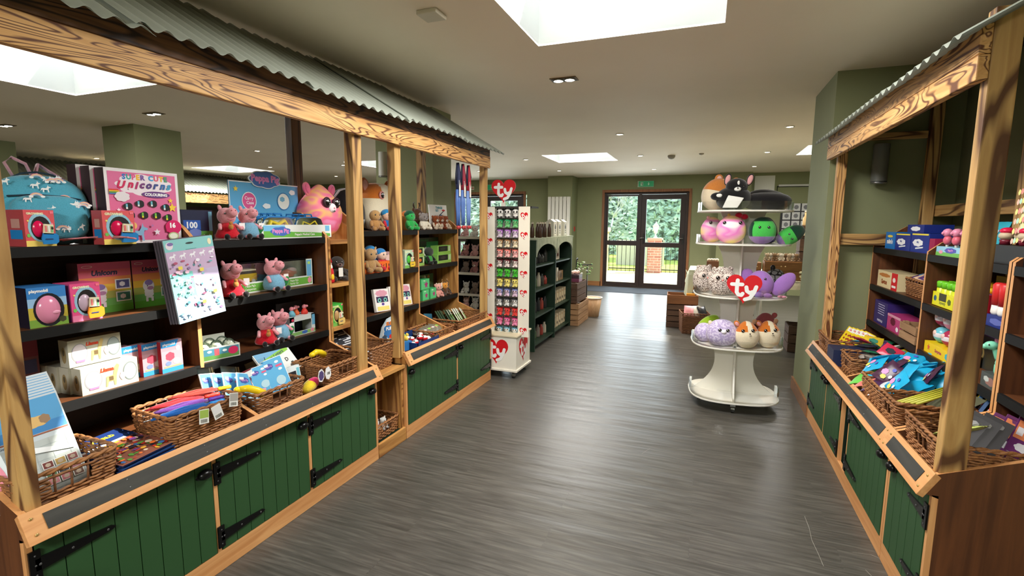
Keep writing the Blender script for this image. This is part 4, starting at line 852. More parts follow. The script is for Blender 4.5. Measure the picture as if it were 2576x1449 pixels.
sitter('dark brown reindeer soft toy with antlers behind the sheep', (-2.26, 3.62, Z2), RZL, 1.35, (78, 50, 34), (92, 58, 38), muz=(150, 110, 80), horn=(60, 38, 28))
for i, (y, l) in enumerate([(3.70, 'small chestnut and white calf soft toy nearest the sheep'), (3.80, 'small chestnut and white calf soft toy in the middle before the book'), (3.90, 'small chestnut and white calf soft toy at the right end of the top shelf')]): sitter(l, (-2.13-.01*i, y, Z2), RZL-R(15), .92, (150, 70, 34), (160, 80, 40), belly=(240, 226, 206), muz=(244, 232, 216), limbs=(150, 72, 36) if i % 2 else (236, 216, 190), ears=(.02, .014))
def things_go(a): a.t('THINGS', .55, .88, .8, (40, 150, 170), .1, .05); a.t('GO', .42, .77, .3, (40, 150, 170), .1, .05); a.blob(.8, .78, .1, .04, (206, 40, 50)); a.e_(.65, .5, .12, .10, (60, 100, 150)); a.e_(.65, .5, .07, .06, (236, 236, 236)); a.stroke([(.13, .12), (.20, .16)], .004, (30, 40, 50)); a.blob(.3, .3, .14, .06, (206, 50, 50)); a.e_(.25, .5, .06, .04, (240, 190, 60)); a.r(.1, .08, .9, .12, (206, 60, 50))
card('picture_book', 'white picture book about THINGS that GO at the right end of the far top shelf', 'book', (-2.22, 3.93, Z2), (R(-6), 0, RZL-R(8)), .25, .215, (236, 236, 230), things_go, .012)
# ------------------------------------------------------------------ second shelf
def play_egg():
    t = thing('egg_carton_toy', 'blue carton marked playmobil holding a big glossy pink egg', 'toy box', (-2.16, 1.0, S2), RZL); w, d, h = .11, .12, .137
    m = MB(); m.box(-w/2, w/2, -d/2, d/2, 0, h, mat((60, 130, 200), .35), {'-x': mat((34, 30, 44), .3)}); a = front(m, w, d, h); a.r(0, .5, 1, .72, (150, 190, 226)); a.r(0, 0, 1, .5, (196, 176, 60)); a.r(0, 0, 1, .2, (120, 160, 60)); a.t('playmobil', .3, .9, .5, (250, 250, 250), .1, .04); a.e_(.52, .42, .40, .42, (20, 20, 30)); a.blob(.85, .15, .1, .08, (70, 70, 40)); m.build('carton', t)  # left face near black: shade painted on the side away from light
    e = MB(); e.ell((0, -d/2+.005, h*.44), (.036, .026, .053), mat((226, 140, 172), .18), 26, 18, warp=lambda v: 1-.1*max(0, v.z)); e.ell((.013, -d/2-.0195, h*.36), (.013, .002, .006), mat((232, 160, 188), .3), 12, 6); e.build('egg', t)
play_egg()
egg_box('toy_egg_box', 'pink egg toy box with orange flap beside the carton holding the pink egg', 1.068, 1.162, S2, .137, -2.10, (196, 170, 190), (232, 84, 140), (150, 190, 214), (236, 140, 40), (236, 130, 170))
def unicorn_lamp(a):
    for i, c in enumerate([(96, 170, 60), (110, 180, 90), (170, 180, 90), (236, 190, 70), (240, 150, 90), (226, 110, 130), (214, 100, 140)]): a.r(0, i/7, 1, (i+1)/7, c)
    a.t('Unicorn', .48, .80, .5, (60, 60, 90), .13, .05, .2); a.e_(.16, .93, .1, .025, (240, 226, 230)); a.e_(.16, .93, .085, .018, (214, 100, 140))
    a.blob(.36, .3, .12, .12, (240, 236, 240), 8); a.e_(.36, .45, .14, .13, (244, 240, 244)); a.e_(.37, .52, .10, .06, (150, 130, 190)); a.e_(.4, .40, .08, .04, (190, 140, 180)); a.e_(.33, .45, .012, .014, (30, 30, 50)); a.r(.27, .12, .33, .22, (240, 236, 240)); a.r(.40, .12, .46, .22, (240, 236, 240))
    for v in (.2, .45): a.r(.66, v, .97, v+.2, (236, 238, 236)); a.r(.685, v+.02, .945, v+.18, (90, 90, 140) if v > .3 else (70, 130, 120)); a.blob(.8, v+.1, .06, .05, (230, 226, 236))
pbL('unicorn_box', 'rainbow striped Unicorn box behind the pink egg cartons', 'toy box', 1.15, 1.334, S2, .20, -2.20, .07, (200, 120, 130), f=unicorn_lamp, sc=(90, 60, 60)); pbL('unicorn_box', 'rainbow striped Unicorn box beside the hanging sticker sheets', 'toy box', 1.34, 1.506, S2, .20, -2.20, .07, (200, 120, 130), f=unicorn_lamp, sc=(90, 60, 60))
def vehicle_box(label, y0, y1, h, car, roofc, words, camper):
    (l, w) = LB(y0, y1, S2, -2.155, .13); t = thing('toy_vehicle_box', label, 'toy box', l, RZL); d = .13; K = mat((22, 22, 26), .4)
    m = MB(); m.box(-w/2, w/2, d/2-.003, d/2, 0, h, K); m.box(-w/2, -w/2+.003, -d/2, d/2, 0, h, K); m.box(w/2-.003, w/2, -d/2, d/2, 0, h, K); m.box(-w/2, w/2, -d/2+.03, d/2, h-.003, h, K); m.box(-w/2, w/2, -d/2, d/2, 0, .003, K)
    G = mat((236, 242, 234), .4); m.box(-w/2, w/2, -d/2-.001, -d/2+.002, 0, h*.36, G); m.box(w/2-.045, w/2, -d/2-.001, -d/2+.002, h*.36, h, G)
    a = front(m, w, d+.002, h); a.r(.03, .05, .97, .31, (112, 182, 70)); a.t(words[0], .45, .23, .3, (250, 250, 240), .09, .02); a.t(words[1], .45, .12, .26, (250, 250, 240), .09, .02); a.r(.83, .34, .97, .96, (110, 180, 220)); a.r(.86, .8, .94, .9, (190, 226, 120)); a.blob(.90, .18, .06, .12, (240, 150, 170)); m.build('carton', t)
    v = MB(); C = mat(car, .25)
    if camper: v.box(-.085, .06, -.03, .03, h*.36, h*.36+.04, C); v.box(-.07, .05, -.028, .028, h*.36+.04, h*.36+.055, mat((30, 30, 34), .3)); v.box(-.075, .055, -.032, .032, h*.36+.055, h*.36+.062, mat(roofc, .4)); 
    else: v.ell((.02, 0, h*.36+.02), (.055, .03, .022), C, 16, 8); v.box(-.085, .02, -.028, .028, h*.36, h*.36+.025, C); v.ell((.03, -.006, h*.36+.035), (.03, .024, .014), mat((240, 190, 196), .3), 12, 8)
    for x in (-.055, .035): v.cyl((x, -.034, h*.36-.0), .012, .008, mat((230, 230, 225), .4), 12, 'y')
    v.build('toy_vehicle', t); g = MB(); g.box(-w/2+.003, w/2-.045, -d/2, -d/2+.0008, h*.36, h-.004, CLEAR); g.build('window', t); return t
vehicle_box('window box with a yellow toy campervan on the second left shelf', 1.735, 2.03, .155, (236, 196, 30), (236, 226, 190), ("Peppa Pig's", 'Campervan'), True)
vehicle_box('window box with a red toy family car at the right of the second left shelf', 2.045, 2.30, .15, (206, 20, 30), None, ("Peppa Pig's", 'Family Car'), False)
pbL('play_set_box', 'dark play set box half hidden behind the hanging sticker sheets', 'toy box', 1.56, 1.655, S2, .15, -2.2, .1, (30, 40, 66), f=lambda a: (a.r(.1, .04, .95, .3, (90, 160, 80)), a.r(.85, .3, .97, .95, (120, 190, 220))))
plush_pig('pink pig toy in a red dress sitting before the yellow campervan box', (-2.125, 1.735, S2), RZL+R(-14), s=1.02)
plush_pig('pink pig toy in pale blue shorts sitting before the red car box', (-2.12, 1.985, S2), RZL+R(-8), (120, 172, 200), True, 1.0)
# ------------------------------------------------------------------ third shelf
pbL('unicorn_box', 'narrow Unicorn box standing deep in shade behind the nearest canopy post', 'toy box', .90, 1.045, S3, .2, -2.29, .06, (150, 90, 100), f=lambda a: (a.r(0, 0, 1, .3, (110, 160, 70)), a.r(.55, .1, .95, .35, (60, 110, 100)), a.r(.55, .4, .95, .65, (90, 90, 140)), a.r(0, .7, 1, 1, (150, 60, 80))))
def llama(a):
    a.e_(.20, .48, .15, .36, (150, 150, 156)); a.e_(.20, .5, .13, .32, (216, 206, 210)); a.e_(.85, .52, .13, .36, (120, 130, 130)); a.e_(.85, .52, .115, .33, (160, 172, 170)); a.t('Llama', .44, .78, .24, (214, 70, 40), .2, .06, .2)
    a.poly([(a.w*x, a.h*y) for x, y in [(.40, .12), (.43, .12), (.45, .3), (.54, .3), (.55, .12), (.58, .12), (.60, .5), (.66, .85), (.62, .92), (.57, .8), (.54, .52), (.42, .5)]], (206, 180, 116)); a.r(.46, .32, .54, .48, (110, 90, 60)); a.blob(.70, .4, .05, .16, (216, 170, 176), 5); a.r(.12, .14, .28, .22, (190, 120, 160))
lab = ['cream Llama box lying on top of the stack', 'cream Llama box at the front of the bottom row', 'cream Llama box second in the bottom row', 'cream Llama box third in the bottom row', 'cream Llama box at the back of the bottom row']
for i, (y0, y1, z, xf, l) in enumerate([(1.06, 1.235, S3+.103, -2.135, lab[0]), (1.07, 1.265, S3, -2.095, lab[1]), (1.062, 1.257, S3, -2.152, lab[2]), (1.055, 1.25, S3, -2.209, lab[3]), (1.05, 1.245, S3, -2.266, lab[4])]):
    pbL('llama_box', l, 'toy box', y0, y1, z, .10, xf, .055, (190, 187, 168), f=llama, s=lambda a: (a.e_(.5, .45, .25, .3, (150, 130, 90)), a.e_(.5, .55, .12, .12, (90, 80, 60))))
def bluepack(a): a.r(0, 0, 1, .14, (50, 140, 196)); a.r(.0, .14, 1, .68, (196, 150, 160)); a.poly([(0, .8*a.h), (.7*a.w, .8*a.h), (.85*a.w, a.h), (0, a.h)], (40, 130, 196)); a.t('playmobil', .38, .88, .6, (250, 250, 250), .1, .03); a.e_(.8, .72, .1, .08, (240, 240, 240)); a.blob(.4, .5, .22, .14, (190, 70, 90)); a.blob(.7, .32, .18, .1, (226, 220, 210)); a.e_(.3, .28, .14, .07, (110, 130, 170)); a.r(.1, .16, .9, .2, (150, 170, 120))
for i, (y, xf, l) in enumerate([(1.405, -2.10, 'nearest'), (1.345, -2.125, 'second'), (1.285, -2.15, 'third'), (1.235, -2.175, 'furthest left')]):
    pbL('toy_pack', 'blue and pink pack marked playmobil, %s of four on the third shelf' % l, 'toy pack', y-.042, y+.048, S3, .135, xf, .022, (180, 140, 150), f=bluepack, sc=(150, 20, 34))
def flat_display():
    t = thing('counter_display', 'open white tray of clear domes with red and white side print on the third shelf', 'display box', (-2.155, 1.64, S3), RZL+R(-14)); w, d, h = .175, .15, .062; wm = mat((228, 230, 220), .4)
    m = MB(); m.box(-w/2, w/2, -d/2, -d/2+.003, 0, h, wm); m.box(-w/2, w/2, d/2-.003, d/2, 0, h+.03, wm); m.box(-w/2, -w/2+.003, -d/2, d/2, 0, h, wm); m.box(w/2-.003, w/2, -d/2, d/2, 0, h, wm); m.box(-w/2, w/2, -d/2, d/2, 0, .003, wm)
    for a in (front(m, w, d, h), side(m, w, d, h)): a.r(.03, .08, .97, .9, (70, 130, 150)); a.r(.03, .08, .97, .4, (90, 140, 70)); a.blob(.22, .7, .06, .1, (230, 236, 236), 5); a.r(.34, .35, .46, .85, (206, 80, 90)); a.blob(.6, .65, .06, .1, (230, 236, 236), 5); a.e_(.82, .55, .13, .3, (206, 40, 90))
    m.build('tray', t)
    for i in range(3):
        for j in range(2):
            c = thing('toy_dome', 'clear domed toy egg in the white tray, %s of the %s row' % (('left', 'middle', 'right')[i], ('front', 'back')[j]), 'toy egg', tuple(Matrix.Translation((-2.155, 1.64, S3)) @ Matrix.Rotation(RZL+R(-14), 4, 'Z') @ Vector((-.056+.056*i, -.035+.068*j, .004))), RZL, 'clear toy eggs in the white tray')
            m = MB(); m.ell((0, 0, .035), (.026, .03, .034), mat((150, 196, 130), .3), 14, 8, fn=lambda v: mat((216, 222, 200), .2) if v.z > 0 else mat((140, 180, 130), .3)); m.build('lower_shell', c); m = MB(); m.ell((0, 0, .052), (.026, .03, .03), CLEAR, 14, 8); m.ell((0, 0, .055), (.013, .013, .012), mat((236, 214, 150), .4), 10, 6); m.build('clear_dome', c)
flat_display()
plush_pig('pink pig toy in a red dress with a tiny brown bear on the third shelf', (-2.125, 1.92, S3), RZL+R(-24), s=.95)
plush_pig('pink pig toy in pale blue shorts beside the red dressed one on the third shelf', (-2.135, 2.02, S3), RZL+R(-14), (120, 172, 200), True, .97)
def fig_box():
    t = thing('figure_box', 'white window box with small pink and red family figures on the third shelf', 'toy box', (-2.17, 2.175, S3), RZL); w, d, h = .19, .10, .11; wm = mat((226, 232, 232), .4)
    m = MB(); m.box(-w/2, w/2, -d/2, -d/2+.003, 0, h*.22, wm); m.box(-w/2, -w/2+.03, -d/2, -d/2+.003, h*.22, h, wm); m.box(w/2-.03, w/2, -d/2, -d/2+.003, h*.22, h, wm); m.box(-w/2, w/2, -d/2, -d/2+.003, h*.75, h, wm); m.box(-w/2, w/2, d/2-.003, d/2, 0, h+.07, mat((34, 34, 44), .4)); m.box(-w/2, -w/2+.003, -d/2, d/2, 0, h, wm); m.box(w/2-.003, w/2, -d/2, d/2, 0, h, wm); m.box(-w/2+.003, w/2-.003, -d/2+.003, d/2-.003, .0, .004, BLACK); m.box(-w/2+.003, w/2-.003, -d/2+.003, d/2-.003, h-.004, h, wm)
    a = front(m, w, d, h); a.r(.02, .03, .98, .2, (140, 190, 110)); a.blob(.55, .12, .12, .09, (70, 110, 190)); a.blob(.86, .14, .08, .1, (236, 150, 160)); a.r(.86, .4, .98, .95, (110, 180, 220)); a.e_(.10, .85, .05, .07, (214, 60, 90)); m.build('carton', t)
    for i, (x, c) in enumerate([(-.05, (110, 180, 200)), (0, (236, 110, 60)), (.045, (220, 60, 50))]):
        f = MB(); f.lathe([(.018, 0), (.02, .012), (.008, .034)], mat(c, .4), 12, (x, -.02+.02*(i % 2), h)); f.ell((x, -.02+.02*(i % 2), h+.042), (.013, .013, .013), mat((240, 150, 160), .4), 12, 8); f.ell((x+.004, -.034+.02*(i % 2), h+.046), (.007, .009, .007), mat((240, 150, 160), .4), 8, 6); f.build('figure', t)
fig_box()
# ------------------------------------------------------------------ narrow corner shelves
def bottle():
    t = thing('shower_bottle', 'tall red and white figure shaped bottle on the narrow pine shelf', 'bottle', (-2.14, 2.42, 1.0305), RZL)
    m = MB(); m.lathe([(.032, 0), (.034, .01), (.03, .07), (.022, .1)], mat((206, 30, 40), .3), 18); m.build('bottle_body', t); m = MB(); m.ell((0, 0, .115), (.022, .02, .022), mat((236, 190, 170), .4), 14, 10); m.ell((0, -.012, .095), (.018, .014, .02), mat((244, 240, 236), .5), 12, 8); m.build('bearded_head', t); m = MB(); m.lathe([(.024, .125), (.016, .15), (.004, .178)], mat((206, 30, 40), .4), 14); m.build('pointed_cap', t)
    m = MB(); m.ell((0, -.03, .035), (.014, .005, .02), mat((250, 200, 40), .4), 10, 8); m.build('front_emblem', t)
bottle()
tq = sitter('dark grey mole soft toy with white hang tag leaning on the narrow pine shelf', (-2.17, 2.53, 1.0305), RZL-R(25), 1.2, (62, 56, 52), (58, 52, 48), muz=(120, 90, 84), ears=None, limbs=(66, 60, 56))
m_ = MB(); m_.box(-.014, .014, -.055, -.053, .03, .085, WHITE); m_.build('hang_tag', tq); m_ = MB(); limb(m_, (.04, -.01, .06), (.10, -.05, .045), .015, .012, fabric((62, 56, 52), .3)); m_.ell((.11, -.055, .045), (.014, .01, .01), fabric((226, 190, 160), .2), 8, 6); m_.build('reaching_arm', tq)
egg_box('toy_egg_box', 'bright green egg toy box on the lower narrow pine shelf', 2.375, 2.475, .7655, .135, -2.09, (190, 150, 100), (70, 180, 70), (180, 206, 110), (226, 190, 110), (120, 190, 90), 'CREATURE')
def fill_packets(): 
    rn = random.Random(8)
    for i in range(15): 
        card('foil_packet', 'silver white flat packet, %s in the fan inside the corner basket' % (['first', 'second', 'third', 'fourth', 'fifth', 'sixth', 'seventh', 'eighth', 'ninth', 'tenth', 'eleventh', 'twelfth', 'thirteenth', 'fourteenth', 'last'][i]), 'packet', (-1.93-.017*i*.9, 2.49+rn.uniform(-.006, .006), .53+.009*i), (R(-58), 0, RZL+R(rn.uniform(-5, 5))), .2, .16, (226, 228, 232), lambda a: (a.r(.05, .75, .95, .95, (40, 44, 52)), a.r(.1, .1, .9, .16, (190, 196, 204))), .004, 'flat silver packets fanned in the corner basket')
basket('deep wicker basket of silver packets on the narrow corner shelf', (-1.98, 2.49, .501), RZL, .24, .34, .15, hole=False); fill_packets()
# ------------------------------------------------------------------ the left counter tray
basket('wicker basket of calendars at the near end of the left counter', (-1.905, .865, TR), RZL, .265, .23, .105)
def calendar(a):
    a.r(.02, .62, .98, .98, (84, 156, 206)); a.r(.02, .62, .98, .72, (60, 130, 190)); a.blob(.62, .74, .2, .06, (214, 176, 110), 9); a.blob(.5, .73, .06, .045, (240, 232, 214)); a.blob(.75, .75, .07, .05, (150, 120, 90)); a.r(.02, .60, .98, .615, (150, 90, 70)); a.t('GROW CHART', .25, .575, .3, (90, 110, 130)); a.r(.02, .02, .98, .55, (184, 192, 190))
    for i in range(7): a.r(.02, .06+.07*i, .98, .063+.07*i, (160, 172, 174))
    for i in range(5): a.r(.1+.2*i, .02, .104+.2*i, .55, (170, 180, 182))
    C = [(120, 60, 56), (190, 160, 90), (150, 90, 90), (90, 130, 90), (60, 64, 74), (180, 110, 120), (226, 150, 160), (200, 120, 130), (120, 90, 80)]
    for i in range(9): u, v = .52+.15*(i % 3), .22-.085*(i//3)+.02; a.r(u, v, u+.135, v+.075, (236, 236, 232)); a.r(u+.01, v+.006, u+.125, v+.069, C[i]); a.blob(u+.067, v+.037, .035, .02, (200, 180, 160), 5)
    a.poly([(.3*a.w, .46*a.h), (.95*a.w, .36*a.h), (.97*a.w, .39*a.h), (.5*a.w, .49*a.h)], (240, 244, 246))
for i in range(9):
    card('hanging_calendar', 'wrapped puppy calendar leaning in the near basket, %s from the front' % ORD[i], 'calendar', (-1.855-.011*i, .835+.004*i, TR+.012), (R(-24), R(-3), RZL+R(-4)), .21, .305+.006*i, (196, 206, 212), calendar, .007, 'wrapped calendars in the near basket')
def card2(a): a.r(.03, .6, .97, .97, (30, 110, 176)); a.r(.1, .62, .6, .8, (236, 130, 60)); a.e_(.5, .35, .35, .25, (236, 150, 170)); a.e_(.45, .45, .18, .14, (226, 160, 100)); a.t('?', .75, .66, .1, (250, 250, 250), bold=.05)
card('puzzle_pack', 'blue pink and orange pack at the left frame edge behind the nearest post', 'pack', (-1.86, .745, TR+.01), (R(-20), R(-8), RZL), .06, .26, (226, 236, 240), card2, .02)
def magz(a):
    a.r(0, .72, 1, 1, (24, 50, 110)); a.t('TOY WORLD', .42, .86, .7, (240, 220, 40), .13, .06); a.r(0, .66, .8, .71, (236, 236, 240)); a.r(0, 0, 1, .66, (150, 90, 70)); rn = random.Random(2)
    for i in range(90): a.blob(rn.uniform(.06, .94), rn.uniform(.04, .62), rn.uniform(.015, .07), rn.uniform(.012, .045), rn.choice([(214, 60, 40), (90, 160, 60), (230, 170, 50), (60, 110, 170), (120, 60, 130), (236, 220, 190), (240, 120, 50), (30, 30, 50)]), 5)
for i in range(7):
    m = MB(); w, h = .20, .26; m.box(-w/2, w/2, -h/2, h/2, 0, .0045, mat((26, 40, 84), .3), {'+z': mat((40, 70, 120), .2)})
    if i == 6: magz(Art(m, (-w/2, -h/2, .0045), (w, 0, 0), (0, h, 0), (0, 0, 1)))
    o = m.build('magazine'); o.location = (-1.925+.004*((i*7) % 5-2), 1.085+.003*((i*5) % 5-2), TR+.002+.0062*i+.006); o.rotation_euler = (R(6), R(0), RZL+R(8+(i*3) % 5-2)); tag(o, 'glossy toy magazine, ' + ('topmost of the flat stack on the left counter' if i == 6 else '%s from the bottom of the flat stack on the left counter' % ORD[i]), 'magazine', 'glossy magazines stacked on the counter')
basket('wicker basket of folded umbrellas on the left counter', (-1.915, 1.335, TR), RZL+R(-3), .30, .245, .125, hole=False)
def umbrella(label, c, hc, loc, rot, s=1.):
    t = thing('folded_umbrella', label, 'umbrella', loc, 0, 'folded childrens umbrellas', rot=rot); F_ = fabric(c, .3)
    m = MB(); P = [(0, y, .004*math.sin(y*40)) for y in (-.17, -.12, -.06, 0, .05, .085)]; m.tube(P, [.006, .014, .021, .024, .018, .008], F_, 10, flat=.8); 
    for k in range(4): a = k*PI/2; m.tube([(math.cos(a)*.005, -.15, math.sin(a)*.005), (math.cos(a)*.021, -.03, math.sin(a)*.018), (math.cos(a)*.014, .06, math.sin(a)*.012)], .006, F_, 6)
    m.build('canopy_cloth', t); t.scale = (s, s, s); H = MB(); Hm = mat(hc, .35); H.tube([(0, .085+.012*k, 0) for k in range(7)], [.011, .0125, .011, .0125, .011, .0125, .009], Hm, 12); H.build('grip_handle', t); p = MB(); p.tube([(0, -.17, 0), (0, -.2, 0)], .003, STEEL, 6); p.build('metal_tip', t); return t
umbrella('blue folded umbrella in front on the umbrella basket', (20, 90, 170), (30, 130, 206), (-1.855, 1.30, .665), (0, 0, R(-14)), .8)
umbrella('purple folded umbrella lying second in the umbrella basket', (96, 50, 130), (90, 50, 150), (-1.895, 1.325, .668), (0, 0, R(-17)), .8)
umbrella('red folded umbrella with orange grip at the back of the umbrella basket', (186, 40, 50), (226, 60, 50), (-1.94, 1.34, .672), (0, 0, R(-20)), .8)
umbrella('umbrella with bright yellow ribbed grip poking over the basket corner', (200, 60, 50), (246, 196, 40), (-1.925, 1.40, .692), (0, 0, R(-24)), .7)
def tagcard(label, loc, rot, c1=(150, 176, 80)):
    m = MB(); m.box(-.02, .02, -.0006, .0006, -.055, 0, mat((226, 226, 220), .5)); a = Art(m, (-.02, -.0006, -.055), (.04, 0, 0), (0, 0, .055), (0, -1, 0)); a.r(.05, .4, .95, .95, c1); 
    for k in range(7): a.r(.15+.1*k, .08, .19+.1*k, .32, (40, 40, 40))
    o = m.build('swing_tag'); o.location = loc; o.rotation_euler = rot; tag(o, label, 'tag')
tagcard('green and white swing tag hanging over the umbrella basket rim', (-1.782, 1.30, .675), (R(-8), R(10), RZL)); tagcard('white barcode tag hanging right of the green one', (-1.779, 1.345, .675), (R(-6), R(-12), RZL), (214, 214, 214)); tagcard('grey paper care tag folded over the umbrella basket corner', (-1.778, 1.43, .70), (R(-10), R(14), RZL), (160, 156, 150))
basket('wicker basket of blue packets in the middle of the left counter', (-1.895, 1.69, TR), RZL, .285, .205, .095)
def bpack(a): a.r(.03, .02, .97, .98, (96, 176, 222)); a.blob(.3, .78, .2, .09, (70, 90, 170), 7); a.t('Peppa Pig', .3, .78, .3, (226, 150, 210)); a.blob(.7, .85, .1, .04, (240, 246, 250), 5); a.blob(.75, .62, .1, .04, (240, 246, 250), 5); a.r(.6, .70, .9, .76, (226, 90, 130)); a.e_(.6, .3, .22, .14, (180, 214, 226)); a.blob(.35, .12, .2, .06, (240, 170, 190)); a.r(.1, .80, .28, .87, (244, 246, 246))
for i, (y, x, z, w, h, rz_, ry) in enumerate([(1.475, -1.95, .60, .11, .15, 20, 14), (1.515, -1.935, .58, .11, .16, 16, 16), (1.55, -1.915, .575, .12, .16, 12, 18), (1.60, -1.885, .56, .15, .16, 8, 20), (1.70, -1.90, .60, .10, .13, -8, -6), (1.775, -1.875, .59, .105, .165, -14, -10)]):
    card('blue_packet', 'sky blue pig print packet standing in the middle basket, %s from the left' % ORD[i], 'packet', (x, y, z), (R(-20), R(ry), RZL+R(rz_)), w, h, (236, 242, 246), bpack, .004, 'sky blue packets in the middle basket', hang=i % 2 == 0)
card('crayon_pack', 'clear pack of dark red felt pens between the blue packets', 'pack', (-1.91, 1.665, .585), (R(-18), R(-8), RZL), .07, .14, (120, 40, 50), lambda a: [a.r(.1+.16*k, .05, .2+.16*k, .7, [(60, 30, 30), (150, 40, 50), (90, 70, 80), (40, 40, 50), (180, 60, 70)][k]) for k in range(5)] and a.r(.05, .75, .95, .95, (220, 226, 226)), .01)
def yellow_toy(label, loc, rot):
    m = MB(); m.tube([(-.05, 0, 0), (-.02, 0, .01), (.02, 0, .008), (.05, 0, -.004)], [.013, .016, .016, .02], mat((240, 206, 30), .3), 10); m.ell((-.055, 0, -.004), (.018, .016, .014), mat((240, 206, 30), .3), 10, 8); o = m.build('yellow_grip_toy'); o.location = loc; o.rotation_euler = rot; tag(o, label, 'toy')
yellow_toy('bright yellow moulded toy lying in front of the blue packets', (-1.835, 1.565, .655), (0, R(20), RZL+R(-40))); yellow_toy('bright yellow gripped toy above the far wicker basket of the first counter', (-1.90, 2.045, .70), (0, R(14), RZL+R(10))); 
basket('wicker basket with yellow toys at the far end of the first counter', (-1.905, 2.13, TR), RZL, .30, .235, .105)
def learn(a): a.r(.02, .72, .98, .97, (120, 176, 214)); a.r(.05, .60, .95, .72, (140, 200, 70)); a.t('Learn Letters', .5, .66, .6, (40, 60, 90)); a.blob(.8, .85, .08, .07, (230, 110, 90)); a.t('D', .75, .4, .09, (30, 30, 30)); a.t('B', .85, .2, .09, (30, 30, 30)); a.t('A', .5, .25, .08, (30, 30, 30)); a.r(.05, .05, .4, .5, (226, 228, 224))
card('learning_pad', 'white learning letters pad with green and blue band behind the packets', 'activity pad', (-2.0, 1.93, .60), (R(-30), R(-12), RZL+R(8)), .22, .19, (236, 238, 234), learn, .01)
card('small_window_box', 'small white edged window box between the middle and far baskets', 'toy box', (-1.90, 1.875, TR), (R(-10), 0, RZL), .09, .13, (226, 236, 240), lambda a: (a.r(.06, .1, .7, .8, (30, 34, 40)), a.r(.75, .1, .95, .9, (120, 196, 214))), .02)
m_ = MB(); m_.ell((0, 0, 0), (.06, .03, .03), fabric((240, 214, 60), .2), 14, 8, fn=lambda v: fabric((226, 40, 110), .2) if v.x > .1 else fabric((246, 214, 50), .2)); o_ = m_.build('folded_cloth_toy'); o_.location = (-1.83, 1.905, .578); o_.rotation_euler = (0, R(-20), RZL); tag(o_, 'yellow and pink soft folded toy lying between two wicker baskets', 'toy')
for i, (y, l, c) in enumerate([(1.935, 'purple scalloped hang tag on the far basket', (84, 70, 120)), (1.985, 'white scalloped barcode hang tag on the far basket', (236, 238, 240))]):
    m = MB(); m.prism([(.022*x, .034*z) for x, z in blob_pts(7, .1)], 'xz', -.001, .001, mat((236, 236, 238), .4)); a = Art(m, (-.03, -.001, -.035), (.06, 0, 0), (0, 0, .07), (0, -1, 0)); a.blob(.5, .5, .3, .38, c, 7)
    if i: [a.r(.35+.05*k, .4, .375+.05*k, .6, (40, 40, 40)) for k in range(7)]
    o = m.build('swing_tag'); o.location = (-1.785, y, .625); o.rotation_euler = (0, 0, RZL); tag(o, l, 'tag')
# cubby basket between the counters
basket('wicker basket of small white toys in the open cubby between the counters', (-1.90, 2.49, .076), RZL, .25, .22, .095)
for i, (dx, dy, c) in enumerate([(0, -.05, (236, 150, 160)), (.02, .0, (240, 240, 236)), (-.03, .04, (240, 240, 236)), (.03, .06, (236, 236, 230)), (-.05, -.01, (240, 236, 230))]):
    sitter(['pink headed small toy in the cubby basket', 'white small toy at the front of the cubby basket', 'white small toy at the back of the cubby basket', 'white small toy at the right of the cubby basket', 'white small toy deep in the middle of the cubby basket'][i], (-1.90+dx, 2.49+dy, .084), RZL, .62, (236, 232, 226), c, muz=(240, 180, 180))
# ------------------------------------------------------------------ far left counter
UT = TR+.001
def masks(label, y, x, s, rzq):
    t = thing('party_mask_display', label, 'counter display', (x, y, UT), RZL+rzq); P = [(-.12, 0), (.12, 0), (.125, .12), (.10, .2), (.05, .26), (0, .275), (-.05, .26), (-.10, .2), (-.125, .12)]
    m = MB(); m.prism([(a*s, b*s) for a, b in P], 'xz', 0, .004, mat((206, 226, 240), .4)); a = Art(m, (-.125*s, 0, 0), (.25*s, 0, 0), (0, 0, .275*s), (0, -1, 0)); a.blob(.5, .60, .4, .34, (236, 240, 244), 8); a.blob(.5, .60, .34, .26, (60, 130, 200), 8); a.t('SUPER', .5, .80, .5, (230, 130, 50), .12, .08); a.t('PUPPIES', .5, .66, .56, (250, 250, 250), .1, .06); a.blob(.55, .38, .18, .14, (206, 50, 50), 6); a.blob(.4, .28, .14, .1, (240, 180, 60), 6); a.blob(.75, .55, .1, .1, (150, 190, 90), 6); a.blob(.2, .4, .1, .1, (70, 90, 110), 6); a.r(.0, 0, 1, .14, (40, 110, 190)); m.build('header_card', t)
    m = MB(); m.box(-.12*s, .12*s, -.10*s, -.004, 0, .07*s, mat((50, 120, 190), .4)); 
    for k in range(5): m.ell(((-.09+.045*k)*s, -.05*s, .085*s), (.02*s, .035*s, .025*s), mat([(230, 236, 240), (40, 110, 190), (206, 60, 60), (120, 180, 80), (240, 200, 80)][k], .4), 10, 6)
    m.build('stock_tray', t)
masks('blue and white domed counter display seen between the two canopy posts', 2.76, -1.93, .84, R(-15)); masks('smaller blue and green domed display behind the second canopy post', 2.92, -2.0, .66, R(-5))
